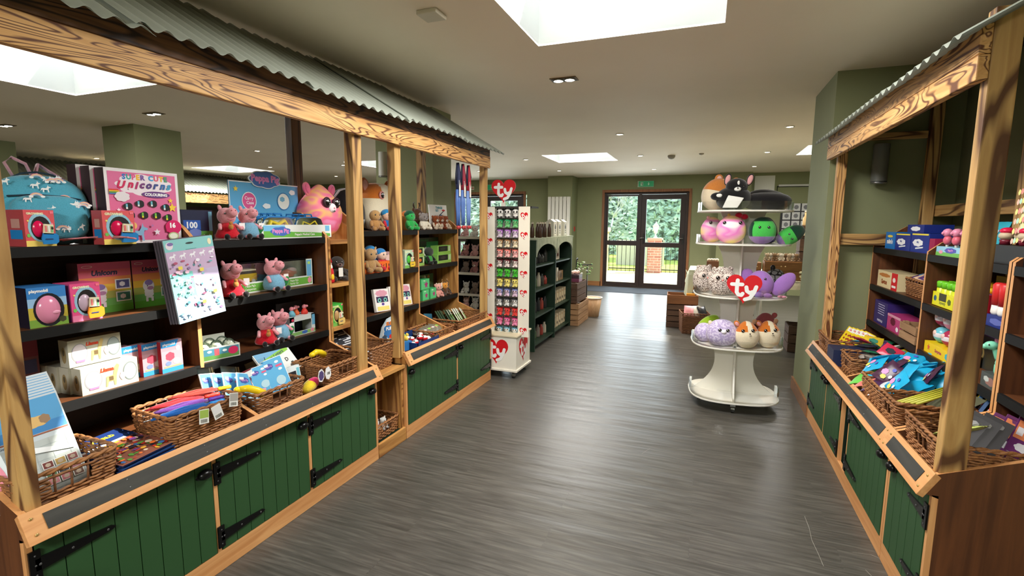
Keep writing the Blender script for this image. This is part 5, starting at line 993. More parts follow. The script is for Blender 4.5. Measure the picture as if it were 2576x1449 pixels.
def tray_balls():
    t = thing('storage_tray', 'dark blue open tray of red and white toys on the far left counter', 'tray', (-1.86, 2.95, UT), RZL); B_ = mat((24, 56, 116), .4); m = MB(); w, d, h = .28, .2, .05
    m.box(-w/2, w/2, -d/2, -d/2+.004, 0, h, B_); m.box(-w/2, w/2, d/2-.004, d/2, 0, h+.03, B_); m.box(-w/2, -w/2+.004, -d/2, d/2, 0, h, B_); m.box(w/2-.004, w/2, -d/2, d/2, 0, h, B_); m.box(-w/2, w/2, -d/2, d/2, 0, .004, B_); m.build('tray_box', t)
    rn = random.Random(6)
    for i in range(12):
        m = MB(); m.ell((0, 0, 0), (.022, .022, .02), mat((206, 26, 36), .35), 12, 8, fn=lambda v, i=i: mat((240, 236, 232), .4) if v.z > .5 or (i % 3 == 0 and v.x > .3) else mat((206, 26, 36), .35)); m.ell((.0, -.016, .012), (.006, .005, .006), EYE, 6, 5)
        o = m.build('toy_ball'); o.location = (-1.86+rn.uniform(-.06, .07), 2.84+.022*i, UT+.030+.012*(i % 3)); tag(o, 'small red and white toy ball, %s from the left in the dark blue tray' % ORD[i], 'toy ball', 'red and white toy balls in the blue tray')
tray_balls()
basket('shallow wicker basket of clear packets on the far left counter', (-1.89, 3.20, UT), RZL, .29, .24, .07); basket('shallow wicker basket of seed packets at the end of the far left counter', (-1.895, 3.70, UT), RZL, .52, .25, .08)
for i in range(4): pouch('clear_packet', 'clear packet with small green and pink toy, %s in the shallow basket' % ORD[i], 'packet', (-1.90, 3.10+.06*i, UT+.055), (R(10), R(-14), RZL+R(12*i)), .12, .10, (120, 116, 104), lambda a, i=i: (a.blob(.4, .5, .2, .14, (236, 170, 150)), a.blob(.65, .4, .12, .12, (140, 200, 90) if i % 2 else (200, 200, 196))), 'clear packets in the shallow basket', .02)
card('blue_star_pack', 'blue pack with yellow dot propped at the back beside the seed basket', 'pack', (-2.03, 3.42, UT), (R(-14), R(10), RZL), .12, .13, (50, 104, 130), lambda a: a.e_(.6, .55, .12, .1, (240, 220, 80)), .006)
def seedp(a): a.r(.05, .05, .95, .6, (110, 160, 70)); a.r(.05, .62, .95, .95, (236, 236, 226)); a.t('Dig', .5, .78, .4, (90, 120, 90)); a.blob(.5, .32, .3, .16, (200, 216, 170))
for i in range(10): card('seed_packet', 'green and white packet in the far basket, %s from the left' % ORD[i], 'packet', (-1.93-.006*(i % 3), 3.50+.042*i, UT+.012), (R(-34), R(16), RZL+R(16)), .105, .15-.004*i, (226, 228, 214) if i > 5 else (56, 84, 60), seedp if i > 3 else None, .005, 'green and white packets fanned in the far basket')
# far counter shelves
def orange_tray():
    t = thing('counter_display', 'orange cardboard tray of small soft toys on the far left middle shelf', 'display box', (-2.155, 2.86, 1.0555), RZL+R(-8)); w, d, h = .27, .12, .075; O_ = mat((232, 110, 40), .4); m = MB()
    m.box(-w/2, w/2, -d/2, -d/2+.003, 0, h, O_); m.box(-w/2, w/2, d/2-.003, d/2, 0, h, O_); m.box(-w/2, -w/2+.003, -d/2, d/2, 0, h, O_); m.box(w/2-.003, w/2, -d/2, d/2, 0, h, O_); m.box(-w/2, w/2, -d/2, d/2, 0, .003, O_); a = front(m, w, d, h); a.r(.3, .3, .55, .8, (236, 170, 150)); a.t('HERO', .42, .55, .18, (220, 60, 50), .4, .06); a.stroke([(.68*w, .3*h), (.72*w, .7*h)], .003, (60, 30, 20)); a.stroke([(.80*w, .3*h), (.80*w, .75*h)], .004, (60, 30, 20)); a.stroke([(.9*w, .35*h), (.9*w, .7*h)], .004, (60, 30, 20)); a.blob(.15, .4, .05, .2, (120, 60, 30)); m.build('tray', t)
orange_tray()
sitter('tan soft toy with big head in the orange tray', (-2.12, 2.80, 1.062), RZL-R(15), 1.25, (190, 150, 100), (200, 160, 112), ears=(.01, .03)); sitter('blue capped soft toy at the front of the orange tray', (-2.125, 2.93, 1.065), RZL, 1.12, (200, 40, 50), (236, 200, 180), hat=(40, 130, 196), limbs=(200, 30, 50), ears=None); sitter('blue capped soft toy at the back of the orange tray', (-2.165, 2.87, 1.075), RZL, 1.2, (40, 110, 180), (236, 200, 180), hat=(40, 140, 206), ears=None)
egg_box('toy_egg_box', 'green egg toy box right of the second canopy post on the far counter', 3.19, 3.31, 1.0555, .135, -2.10, (80, 190, 70), (200, 220, 190), (170, 210, 190), (240, 200, 60), (120, 190, 90), 'GROWING')
pbL('photo_box', 'small pink photo printed box behind the orange tray', 'toy box', 3.03, 3.13, 1.0555, .13, -2.17, .06, (190, 150, 150), f=lambda a: (a.blob(.5, .6, .35, .25, (236, 200, 190)), a.r(.05, .05, .95, .25, (150, 60, 70))))
def tractor(a): a.t('TRACTOR & SEEDER', .5, .9, .9, (70, 150, 90), .07, .03); a.blob(.62, .45, .2, .2, (236, 240, 236), 6); a.r(.3, .15, .7, .25, (50, 160, 80)); a.e_(.25, .3, .12, .14, (24, 30, 24)); a.e_(.72, .26, .14, .17, (24, 30, 24)); a.blob(.3, .5, .12, .1, (200, 190, 70)); a.poly([(.6*a.w, .6*a.h), (a.w, .55*a.h), (a.w, a.h*.84), (.6*a.w, a.h*.84)], (60, 180, 110))
pbL('toy_tractor_box', 'tall dark green TRACTOR & SEEDER box at the back of the far middle shelf', 'toy box', 3.42, 3.93, 1.0555, .215, -2.235, .06, (24, 60, 40), f=tractor)
def farm(c): return lambda a: (a.r(.06, .3, .75, .92, (26, 30, 26)), a.blob(.4, .6, .2, .18, c), a.r(.06, .05, .94, .25, (150, 196, 90)), a.r(.8, .3, .95, .9, (200, 220, 190)))
pbL('toy_vehicle_box', 'green box with orange toy below the tractor box at its left', 'toy box', 3.40, 3.50, 1.0555, .075, -2.12, .05, (170, 206, 120), f=farm((220, 110, 40))); pbL('toy_vehicle_box', 'green box with orange toy stacked on its twin at the left', 'toy box', 3.40, 3.50, 1.1310, .07, -2.12, .05, (170, 206, 120), f=farm((220, 120, 50)))
pbL('toy_vehicle_box', 'lime edged black window box, upper of two at the right of the far middle shelf', 'toy box', 3.72, 3.95, 1.1320, .072, -2.12, .07, (150, 210, 100), f=farm((50, 60, 50))); pbL('toy_vehicle_box', 'lime edged black window box, lower of two at the right of the far middle shelf', 'toy box', 3.68, 3.92, 1.0555, .076, -2.10, .08, (150, 210, 100), f=farm((60, 56, 50)))
sitter('green toy tractor driver shape between the stacked boxes', (-2.14, 3.60, 1.0555), RZL, 1.1, (60, 160, 70), (60, 66, 60), ears=None, muz=None, limbs=(24, 30, 24), eyes=False, name='toy_tractor')
def glasses(a): a.blob(.5, .78, .5, .22, (236, 226, 230), 9); a.blob(.5, .8, .42, .15, (214, 150, 170), 9); a.r(.1, .40, .9, .66, (50, 36, 76)); a.e_(.30, .5, .12, .1, (120, 200, 190)); a.e_(.70, .5, .12, .1, (120, 200, 190)); a.e_(.30, .5, .06, .05, (30, 30, 40)); a.e_(.70, .5, .06, .05, (30, 30, 40)); a.blob(.5, .32, .1, .06, (90, 60, 150)); a.r(.1, .05, .9, .22, (236, 220, 120))
for i, (y, w) in enumerate([(2.93, .17), (3.10, .15), (3.235, .13)]): card('toy_glasses_card', ['pink and white toy glasses card nearest the first canopy post', 'middle pink and white toy glasses card on the far third shelf', 'rightmost pink and white toy glasses card on the far third shelf'][i], 'toy card', (-2.12, y, .7705), (R(-12), R(4), RZL), w, .16, (240, 236, 232), glasses, .02)
GB = lambda a: (a.r(.06, .06, .94, .94, (90, 200, 130)), a.star(.6, .45, .26, (170, 50, 120)), a.t('Dino', .4, .85, .5, (240, 250, 240), .12, .03))
for i, (y0, y1, z, h) in enumerate([(3.42, 3.55, .8605, .085), (3.44, 3.54, .7705, .088), (3.56, 3.66, .7705, .088)]): pbL('green_toy_box', ['green starfish printed box, upper one of the pile of three', 'green starfish printed box, lower left of the pile', 'green starfish printed box, lower right of the pile'][i], 'toy box', y0, y1, z, h, -2.105, .08, (70, 180, 110), f=GB)
pbL('picture_puzzle', 'green farm picture box leaning at the back of the far third shelf', 'puzzle', 3.62, 3.93, .7705, .175, -2.29, .04, (90, 140, 100), f=lambda a: [a.blob(.12+.1*(k % 8), .2+.17*(k % 5), .07, .08, [(230, 230, 220), (60, 70, 60), (190, 140, 90), (140, 190, 130)][k % 4], 6) for k in range(20)])
for i, (y, c, h) in enumerate([(3.71, (226, 160, 150), (230, 170, 160)), (3.77, (60, 50, 44), (236, 220, 200)), (3.83, (90, 60, 40), (220, 150, 60)), (3.88, (50, 44, 40), (60, 50, 44))]): sitter(['small pink farm animal toy left on the far third shelf', 'small black and cream farm animal toy', 'small brown and gold farm animal toy with antlers', 'small dark farm animal toy at the right end of the third shelf'][i], (-2.12-.02*(i % 2), y, .7705), RZL-R(20), .85, c, h, horn=(200, 150, 90) if i == 2 else None)
# stretchy dolls under the beam
def doll(label, y, top, legs):
    t = thing('hanging_doll', label, 'hanging toy', (-1.785, y, 1.35), RZL, 'long legged hanging dolls'); B_ = mat((26, 32, 54), .6); L2 = mat(legs, .5); S = mat((176, 60, 66), .6)
    m = MB(); m.tube([(0, 0, .28), (0, 0, .36), (0, 0, .42), (0, 0, .5)], [.012, .024, .022, .012], mat(top, .6), 10, flat=.6); m.build('torso', t)
    for q in (-1, 1):
        m = MB(); m.tube([(q*.012, 0, .30), (q*.017, 0, .20), (q*.013, 0, .12), (q*.016, 0, .03)], [.011, .013, .011, .008], L2, 8); lg = m.build('leg', t); m = MB(); m.ell((q*.016, -.006, .014), (.009, .014, .014), S, 8, 6); m.build('shoe', lg)
        m = MB(); m.tube([(q*.022, 0, .34), (q*.030, -.004, .41), (q*.014, 0, .495)], [.007, .009, .006], B_, 6); m.build('arm', t)
    m = MB(); m.box(-.012, .012, -.018, -.016, .25, .37, mat((236, 232, 226), .5)); m.build('hang_label', t)
doll('hanging doll with dark torso nearest the camera below the beam end', 3.45, (40, 46, 80), (76, 110, 176)); doll('middle hanging doll with white label below the beam end', 3.535, (150, 40, 60), (84, 116, 180)); doll('rightmost hanging doll in red and blue below the beam end', 3.63, (166, 36, 54), (110, 140, 200))
# the stack of sticker sheets hooked on the divider
def stick(a):
    a.r(0, 0, 1, 1, (190, 186, 214)); a.r(.0, .86, 1, 1, (136, 200, 200)); a.e_(.5, .94, .08, .012, (50, 60, 60)); a.r(.4, .865, .62, .87, (60, 120, 120)); a.e_(.1, .93, .07, .045, (230, 220, 230)); a.e_(.12, .95, .06, .02, (130, 110, 170)); a.e_(.92, .93, .04, .04, (236, 226, 190))
    a.r(0, .6, 1, .86, (200, 174, 204)); a.r(0, .3, .45, .6, (130, 204, 196)); a.r(.45, .3, 1, .6, (196, 184, 214)); a.r(0, .0, .5, .3, (150, 190, 216)); a.r(.5, 0, 1, .3, (176, 196, 220)); rn = random.Random(9); C = [(238, 234, 244), (150, 120, 170), (120, 180, 190), (226, 180, 200), (90, 140, 150), (180, 90, 120)]
    for i in range(5): a.uni(.12+.2*i, .80, .075, (240, 238, 246))
    for i in range(60): a.blob(rn.uniform(.05, .95), rn.uniform(.04, .74), rn.uniform(.02, .045), rn.uniform(.01, .022), rn.choice(C), rn.choice([4, 5, 6]))
    for u, v in ((.2, .66), (.62, .6), (.82, .3), (.55, .2)): a.r(u-.04, v-.02, u+.04, v+.02, (236, 214, 90))
    for u, v in ((.15, .5), (.32, .5), (.15, .38), (.33, .37), (.7, .14), (.25, .10)): a.uni(u, v, .07, (236, 236, 240))
for i in range(4):
    card('sticker_sheet', 'pastel unicorn sticker sheet hanging on the shelf divider, %s of the stack' % ['front', 'second', 'third', 'back'][i], 'sticker sheet', (-2.018-.008*i, 1.50-.006*i, .985), (R(-3), R(-5), RZL+R(3)), .225, .345, (160, 168, 178) if i == 0 else (96, 92, 104), stick if i == 0 else None, .006, 'pastel sticker sheets hanging on the divider')
# ================================================================== red heart spinner with clip-on plush
def mini(name, label, loc, rz, c, c2, kind):
    """small big eyed plush about 8 cm tall, one mesh"""
    F1 = fabric(c, .2); F2 = fabric(c2, .2); m = MB()
    m.ell((0, 0, .022), (.026, .022, .024), F1, 12, 8, fn=lambda v: F2 if v.y < -.35 else F1); m.ell((0, -.004, .052), (.032, .026, .027), F1, 16, 10, fn=lambda v: F2 if (v.y < -.6 and v.z < .3) or (kind == 'panda') else F1)
    for q in (-1, 1):
        if kind == 'panda': m.ell((q*.013, -.026, .053), (.009, .005, .010), mat((24, 22, 24), .8), 8, 6)
        m.ell((q*.012, -.029, .054), (.0062, .004, .0062), EYE, 8, 6); m.ell((q*.012-.002, -.033, .057), (.0018, .001, .0018), EYEW, 5, 4)
        m.ell((q*.026, 0, .074), (.010, .006, .011), mat((30, 28, 30), .9) if kind == 'panda' else F1, 8, 6); m.ell((q*.017, -.02, .008), (.009, .009, .007), F2 if kind != 'panda' else mat((30, 28, 30), .9), 8, 5)
    o = m.build(name); o.location = loc; o.rotation_euler = (0, 0, rz); return o
def spinner():
    t = thing('rotating_display_stand', 'tall white spinner stand with red ty heart on top and plush filled rows', 'display stand', (-1.72, 4.26, 0)); PW = mat((232, 228, 216), .4); ox, oy = -1.72, 4.26
    b = MB(); b.box(-.185, .185, -.185, .185, .085, .385, PW); b.build('base_box', t); b = MB(); b.box(-.197, .197, -.197, .197, .065, .085, PW); b.box(-.197, .197, -.197, .197, .385, .40, mat((214, 204, 176), .4)); b.build('base_trim', t, bevel=.003)
    heart_logo(t, 'heart_logo', (-.185, -.185, .085), (.37, 0, 0), (0, 0, .3), (0, -1, 0), .175, .155, .125); heart_logo(t, 'heart_logo', (.185, -.185, .085), (0, .37, 0), (0, 0, .3), (1, 0, 0), .185, .155, .125)
    for x in (-.15, .15):
        for y in (-.15, .15):
            m = MB(); m.cyl((x-.011, y, .028), .027, .022, clear((200, 205, 205), .5), 16, 'x'); m.cyl((x-.012, y, .028), .008, .024, STEEL, 10, 'x'); m.box(x-.016, x+.016, y-.012, y+.012, .045, .066, STEEL); m.build('castor', t)
    b = MB(); b.box(-.155, .155, -.0, .16, .40, 1.535, mat((210, 206, 196), .5)); b.box(-.20, .26, -.02, .17, 1.535, 1.55, mat((40, 38, 38), .5)); b.build('column', t)
    for x0, x1, y in ((-.187, -.075, -.075), (.155, .262, -.075)):
        b = MB(); b.box(x0, x1, y, y+.004, .335 if x0 < 0 else .37, 1.545, PW); b.build('side_wing', t, bevel=.0015)
        n = 5 if x0 < 0 else 7
        for i in range(n):
            z = 1.46-i*((.232 if x0 < 0 else .173)); heart_logo(t, 'heart_logo', (x0, y, z-.04), (x1-x0, 0, 0), (0, 0, .08), (0, -1, 0), (x1-x0)/2, .04, .037)
    for i in range(14):
        z = .372+.0895*i; b = MB(); b.box(-.075, .155, -.07, .0, z-.003, z, mat((70, 64, 58), .5)); b.build('shelf', t)
    P = heart_pts(); b = MB(); b.prism([(-.018+p[0]*.125, 1.685+p[1]*.112) for p in P], 'xz', -.012, .002, RED); b.build('heart_sign', t); b = MB(); Art(b, (-.018-.125, -.012, 1.685-.112), (.25, 0, 0), (0, 0, .224), (0, -1, 0), .0006).ty(.125, .112, .112, sx=1.1); b.build('heart_lettering', t); b = MB(); b.box(-.04, .0, -.008, .0, 1.55, 1.59, PW); b.build('sign_clip', t)
    rows = [('black and white panda', 'panda', (238, 236, 232), (238, 236, 232)), ('dark green', '', (30, 150, 90), (120, 200, 130)), ('purple and lilac', '', (170, 110, 190), (226, 210, 232)), ('tan and white', '', (150, 110, 70), (240, 226, 196)), ('pink and orange', '', (240, 130, 120), (250, 190, 190)), ('dark red and white', '', (90, 16, 24), (240, 226, 222)), ('lime green', '', (80, 200, 60), (70, 190, 50)), ('pale yellow', '', (240, 220, 110), (244, 228, 130)), ('blue and lilac', '', (120, 130, 190), (230, 200, 226)), ('white and charcoal', '', (70, 70, 74), (238, 238, 236)), ('bright red', '', (226, 50, 50), (240, 70, 60)), ('bright pink', '', (236, 90, 150), (246, 150, 190)), ('white and sky blue', '', (130, 190, 214), (240, 240, 240))]
    for r_, (n, k, c, c2) in enumerate(rows):
        z = .372+.0895*(12-r_)+.0005; pr = None
        for i, px in enumerate((-.037, .038, .115)):
            loc = (ox+px-.0, oy-.036, z); lb = '%s small plush, %s one in the %s row of the heart spinner' % (n, ('left', 'middle', 'right')[i], (ORD+['lowest'])[r_])
            if pr is None: pr = mini('small_plush', lb, loc, 0, c, c2, k); tag(pr, lb, 'soft toy', 'small plush on the heart spinner'); o = pr
            else: o = dup(pr, loc, R((-8, 0, 8)[i]), lb, 'small plush on the heart spinner')
spinner()
def soft_rack():
    t = thing('soft_toy_rack', 'black freestanding rack of small soft toys behind the end of the left canopy', 'display rack', (-2.22, 4.75, 0)); b = MB(); b.box(-.17, .24, .12, .15, .0, 1.25, BLACK); b.build('back_board', t)
    b = MB(); b.prism([(-.12, .0), (-.12, 1.0), (-.0, 1.12), (.12, 1.25), (.12, 0)], 'yz', -.19, -.17, BLACK); b.build('side_board', t); b = MB(); b.box(-.0, .1, .0, .06, 0, .62, mat((180, 184, 186), .4)); b.build('front_pole', t)
    k = 0
    for z, n in ((.50, 4), (.66, 3), (.88, 3), (1.05, 3), (1.25, 4)):
        b = MB(); b.box(-.17, .24, -.13, .12, z-.012, z-.002, BLACK); b.box(-.17, .24, -.14, -.13, z-.014, z+.012, mat((214, 208, 200), .4)); b.build('wire_shelf', t)
        C = [((226, 170, 170), (236, 190, 190)), ((236, 232, 224), (240, 236, 230)), ((130, 110, 100), (150, 128, 116)), ((180, 120, 120), (200, 140, 140))]
        for i in range(n):
            c, h = C[(i+k) % 4]; sitter('%s soft toy on the %s shelf of the black rack' % (('pink', 'white', 'brown', 'dusky pink')[(i+k) % 4], ('lowest', 'second lowest', 'middle', 'fourth', 'top')[k]), (-2.22-.12+.105*i, 4.70, z), R(-10+8*i), .95, c, h, ears=(.014, .034), muz=(240, 226, 220) if (i+k) % 2 else None)
        k += 1
soft_rack()
# ================================================================== tiered white plush stand
def tower():
    t = thing('tiered_display_stand', 'white five tier castor stand of cushion toys with red ty heart', 'display stand', (.25, 4.2, 0)); PW = mat((232, 230, 220), .4)
    def outline(r, n=40, ex=.72):
        P = []
        for i in range(n): q = 2*PI*i/n; x, y = math.cos(q), math.sin(q); P.append((r*math.copysign(abs(x)**ex, x), r*.93*math.copysign(abs(y)**ex, y)))
        a = R(6); return [(x*math.cos(a)-y*math.sin(a), x*math.sin(a)+y*math.cos(a)) for x, y in P]
    TZ = [(.09, .325), (.495, .325), (.875, .325), (1.262, .325), (1.505, .325)]
    for z, r in TZ:
        b = MB(); b.prism(outline(r), 'xy', z-.012, z, PW); sh = b.build('shelf', t, bevel=.002)
        P = outline(r-.004, 60); g = MB(); V = []; F = []; h = .062 if z > .2 else .075; seg = [p for p in P if p[1] < .05]; seg.sort(key=lambda p: math.atan2(p[1]-1, p[0]))
        n = len(seg)
        for i, p in enumerate(seg): V += [(p[0], p[1], z), (p[0], p[1], z+h)]
        for i in range(n-1): F.append((2*i, 2*i+2, 2*i+3, 2*i+1))
        g.add(V, F, clear((240, 246, 246), .3)); g.build('clear_guard', t)
        for s in (-1, 1): g = MB(); g.box(s*.31-.008, s*.31+.008, -.03, .03, z, z+h, mat((226, 232, 230), .3)); g.build('guard_clip', t)
    def web(z0, z1, w0, w1, wm):
        L = []; n = 14
        for i in range(n+1): f = i/n; w = wm+(w0-wm)*(1-f)**3.2+(w1-wm)*f**3.2; L.append((w, z0+(z1-z0)*f))
        return L
    for (z0, z1, w0, w1, wm) in ((.09, .483, .30, .17, .12), (.495, .863, .16, .15, .105), (.875, 1.25, .16, .17, .10), (1.262, 1.493, .16, .16, .12)):
        L = web(z0, z1, w0, w1, wm); P = [(w, z) for w, z in L]+[(-w, z) for w, z in L[::-1]]
        b = MB(); b.prism(P, 'xz', -.006, .006, PW); b.build('cross_panel', t); b = MB(); b.prism(P, 'yz', -.006, .006, PW); b.build('cross_panel', t)
    for x, y in ((-.24, -.04), (.0, -.25), (.25, -.02), (0, .24)):
        m = MB(); m.cyl((x-.012, y, .03), .028, .024, clear((205, 210, 210), .5), 16, 'x'); m.cyl((x-.013, y, .03), .01, .026, STEEL, 10, 'x'); m.box(x-.018, x+.018, y-.014, y+.014, .05, .078, STEEL); m.build('castor', t)
    b = MB(); P = heart_pts(); b.prism([(.016+p[0]*.122, .945+p[1]*.112) for p in P], 'xz', -.345, -.333, RED); b.build('heart_sign', t); b = MB(); Art(b, (.016-.122, -.345, .945-.112), (.244, 0, 0), (0, 0, .224), (0, -1, 0), .0006).ty(.122, .112, .112, sx=1.08); b.build('heart_lettering', t)
    b = MB(); b.box(.005, .03, -.30, -.333, .873, .90, clear((240, 246, 246), .3)); b.build('sign_bracket', t)
tower()
BT = 1.5055
def dogs():
    BLK, WF = fabric((24, 22, 24), .3), fabric((238, 236, 230), .1); CG, CGW = fabric((206, 128, 60), .2), fabric((232, 214, 184), .15)
    t = squish('dog_cushion', 'orange and cream corgi cushion on its side at top left of the white stand', (.04, 4.22, BT), R(20), .24, .18, .25, CG, lambda v: CG if v.z > .1 else CGW, ears=[(-.1, .98, .035, .06, -10, CG, fabric((230, 180, 170), .2)), (.42, .98, .03, .07, 20, CG, None)], rot=(0, R(12), R(20)))
    t = thing('dog_cushion', 'black and white dog cushion with pink ears on the top tier', 'soft toy', (.19, 4.08, BT)); b = MB(); b.ell((-.02, .0, .085), (.12, .10, .085), BLK, 28, 18, e=.85); b.ell((.20, .05, .065), (.17, .10, .065), BLK, 24, 14, e=.85); b.build('body', t)
    h = MB(); h.ell((-.005, -.03, .17), (.075, .06, .06), BLK, 24, 16); h.ell((.0, -.082, .15), (.024, .012, .017), WF, 14, 10); h.ell((.004, -.078, .185), (.010, .012, .026), WF, 12, 8, rot=(R(20), 0, 0)); h.ell((.0, -.096, .156), (.006, .004, .005), EYE, 8, 5); hd = h.build('head', t)
    eye(hd, -.032, -.074, .172, .010, (60, 56, 56)); eye(hd, .036, -.074, .172, .010, (60, 56, 56))
    PKE = fabric((232, 170, 170), .2)
    for x, tl, z in ((-.065, 14, .235), (.085, 16, .23)):
        m = MB(); m.ell((x, -.01, z), (.024, .012, .055), BLK, 12, 10, rot=(0, R(tl), 0), warp=lambda v: 1-.4*max(0, v.z)); e = m.build('ear', t); m = MB(); m.ell((x, -.018, z-.004), (.018, .010, .045), PKE, 12, 10, rot=(0, R(tl), 0), warp=lambda v: 1-.4*max(0, v.z)); m.build('inner_ear', e)
    m = MB(); m.prism([(-.095, .015), (.005, .0+.015), (.045, .085), (-.06, .105)], 'xz', -.112, -.10, WF); m.build('chest_patch', t, bevel=.004)
    m = MB(); m.ell((-.13, -.05, .10), (.05, .03, .03), BLK, 12, 8); m.ell((-.12, -.075, .105), (.022, .01, .014), WF, 10, 6); m.build('front_paw', t)
    t = thing('long_cushion', 'dark cushion with pale underside behind the black dog on the top tier', 'soft toy', (.42, 4.30, BT), R(-6)); b = MB(); b.ell((0, 0, .08), (.16, .09, .08), BLK, 24, 14, rot=(0, R(10), 0), fn=lambda v: WF if v.z < -.2 else BLK); b.build('body', t); m = MB(); m.tube([(-.10, 0, .10), (-.04, .0, .14), (0, 0, .16)], .008, fabric((190, 180, 176), .2), 6); m.build('tail', t)
dogs()
B2 = 1.2625
TD2 = tiedye([(240, 236, 236), (236, 130, 200), (250, 180, 200), (250, 226, 140), (150, 206, 226), (220, 150, 220)], 'rainbow', 4.5)
squish('unicorn_cushion', 'rainbow pastel cushion at the left end of the second tier', (.035, 4.19, B2), R(24), .165, .13, .195, TD2, eyes=(.22, .78, .012), top_t=.72, ears=[(-.2, .98, .014, .024, -14, TD2, None)]); 
t_ = squish('unicorn_cushion', 'rainbow unicorn cushion with red bow in front on the second tier', (.165, 4.03, B2), R(4), .205, .14, .205, TD2, eyes=(.26, .74, .012), top_t=.74, ears=[(-.1, 1.0, .012, .026, 0, mat((226, 190, 90), .4), None)])
m_ = MB(); m_.ell((.045, -.01, .205), (.026, .016, .02), fabric((206, 30, 60), .2), 12, 8); m_.ell((.085, 0, .195), (.026, .016, .02), fabric((206, 30, 60), .2), 12, 8); m_.build('bow', t_)
GRF, GRD, PUR = fabric((76, 196, 84), .15), fabric((16, 62, 44), .2), fabric((150, 116, 176), .15)
squish('green_cushion', 'green and purple cushion toy with dark green top standing on the second tier', (.372, 4.04, B2), R(6), .185, .13, .195, GRF, lambda v: PUR if v.z < -.42 else (GRD if v.z > .62 or v.x < -.72 or v.y > .2 and v.z > -.1 else GRF), eyes=(.16, .62, .009), top_t=.78)
squish('green_cushion', 'green and purple cushion toy lying tilted at the right end of the second tier', (.485, 4.12, B2+.012), 0, .125, .11, .20, GRF, lambda v: PUR if v.z < -.62 else (GRD if v.z > .05 and v.x > -.9 else GRF), eyes=(.16, .42, .007), top_t=.8, rot=(0, R(58), R(8)))
squish('maroon_cushion', 'dark maroon cushion toy at the back right of the second tier', (.46, 4.30, B2), 0, .12, .1, .2, fabric((74, 14, 22), .2), top_t=.7, rot=(0, R(-12), 0))
B3 = .8755
OWL = voro((226, 214, 206), (110, 92, 84), 75, 'owl')
for (x, y, rz_, w, l) in ((-.005, 4.15, 26, .15, 'speckled grey owl cushion turned away at the left of the third tier'), (.125, 4.02, 2, .19, 'speckled grey owl cushion with pale mask beside the red heart sign')):
    t_ = squish('owl_cushion', l, (x, y, B3), R(rz_), w*1.04, .14, .212, OWL, top_t=.82, ears=[(.28, .96, .018, .026, 16, OWL, None), (-.3, .94, .016, .022, -16, OWL, None)])
    for q in (-1, 1):
        m_ = MB(); m_.ell((q*.034, -.056, .135), (.036, .014, .031), fabric((230, 212, 202), .1), 14, 10); ms_ = m_.build('eye_mask', t_); eye(ms_, q*.034, -.073, .137, .014)
    m_ = MB(); m_.ell((0, -.066, .118), (.007, .007, .009), mat((226, 140, 130), .5), 8, 6); m_.build('beak', t_)
LIL = fabric((166, 120, 196), .12)
t_ = squish('elephant_cushion', 'lilac cushion toy with a very large ear on the third tier right of the heart', (.385, 4.08, B3), R(-6), .19, .14, .19, LIL, eyes=(.18, .72, .008), top_t=.7, feet=[(-.3, .10, .032, LIL), (.0, .08, .034, LIL), (.3, .08, .03, LIL)])
m_ = MB(); m_.ell((.155, -.01, .10), (.055, .022, .10), LIL, 20, 14, rot=(0, R(38), 0)); m_.build('ear', t_); m_ = MB(); m_.ell((-.09, .02, .15), (.045, .02, .05), LIL, 16, 10); m_.build('ear', t_); m_ = MB(); m_.ell((.15, -.05, .012), (.03, .014, .010), fabric((240, 160, 180), .1), 12, 8); m_.build('pink_foot', t_)
ZEB = voro((150, 150, 152), (30, 30, 34), 28, 'zebra')
squish('zebra_cushion', 'grey zebra striped cushion with black ear behind the lilac elephant', (.46, 4.30, B3), R(-10), .16, .12, .20, ZEB, top_t=.75, ears=[(-.3, .98, .018, .035, -24, BLACK, None)], rot=(0, R(22), 0))
B4 = .4955
LILS = fabric((186, 170, 214), .1, (220, 210, 236), 70.)
squish('lilac_cushion', 'pale lilac speckled cushion with white muzzle in front on the fourth tier', (.145, 4.00, B4), R(8), .225, .16, .20, LILS, eyes=(.12, .66, .012), muzzle=(0, .60, .09, .08, (244, 240, 248)), top_t=.85, ears=[(-.38, .86, .016, .03, -20, WHF, None)])
squish('lilac_cushion', 'second pale lilac cushion half hidden at the left of the fourth tier', (.02, 4.10, B4), R(30), .14, .13, .145, LILS, top_t=.85)
LIM = fabric((160, 200, 50), .15)
squish('lime_cushion', 'lime green cushion toy leaning at the far left of the fourth tier', (-.02, 4.20, B4+.07), 0, .10, .09, .18, LIM, eyes=(.2, .6, .008), top_t=.8, rot=(0, R(52), R(10)))
def corg(v): return ORF if (v.z > .25 and (v.x < -.05 or v.x > .45)) else (fabric((200, 160, 110), .1) if v.z < -.86 or v.y > .3 else WHF)
for (x, y, rz_, l) in ((.325, 3.98, 6, 'orange and cream corgi cushion, left one of the pair on the fourth tier'), (.475, 4.06, 10, 'orange and cream corgi cushion, right one of the pair on the fourth tier')):
    squish('corgi_cushion', l, (x, y, B4), R(rz_), .165, .13, .205, WHF, corg, eyes=(.2, .7, .012), top_t=.72, e=.95, ears=[(-.4, .94, .02, .035, -30, ORF, fabric((240, 170, 170), .2)), (.34, .98, .016, .028, 20, fabric((150, 110, 80), .2), None)], nose=(.06, .60, .006, (24, 20, 20)), rot=(0, R(-6), R(rz_)))
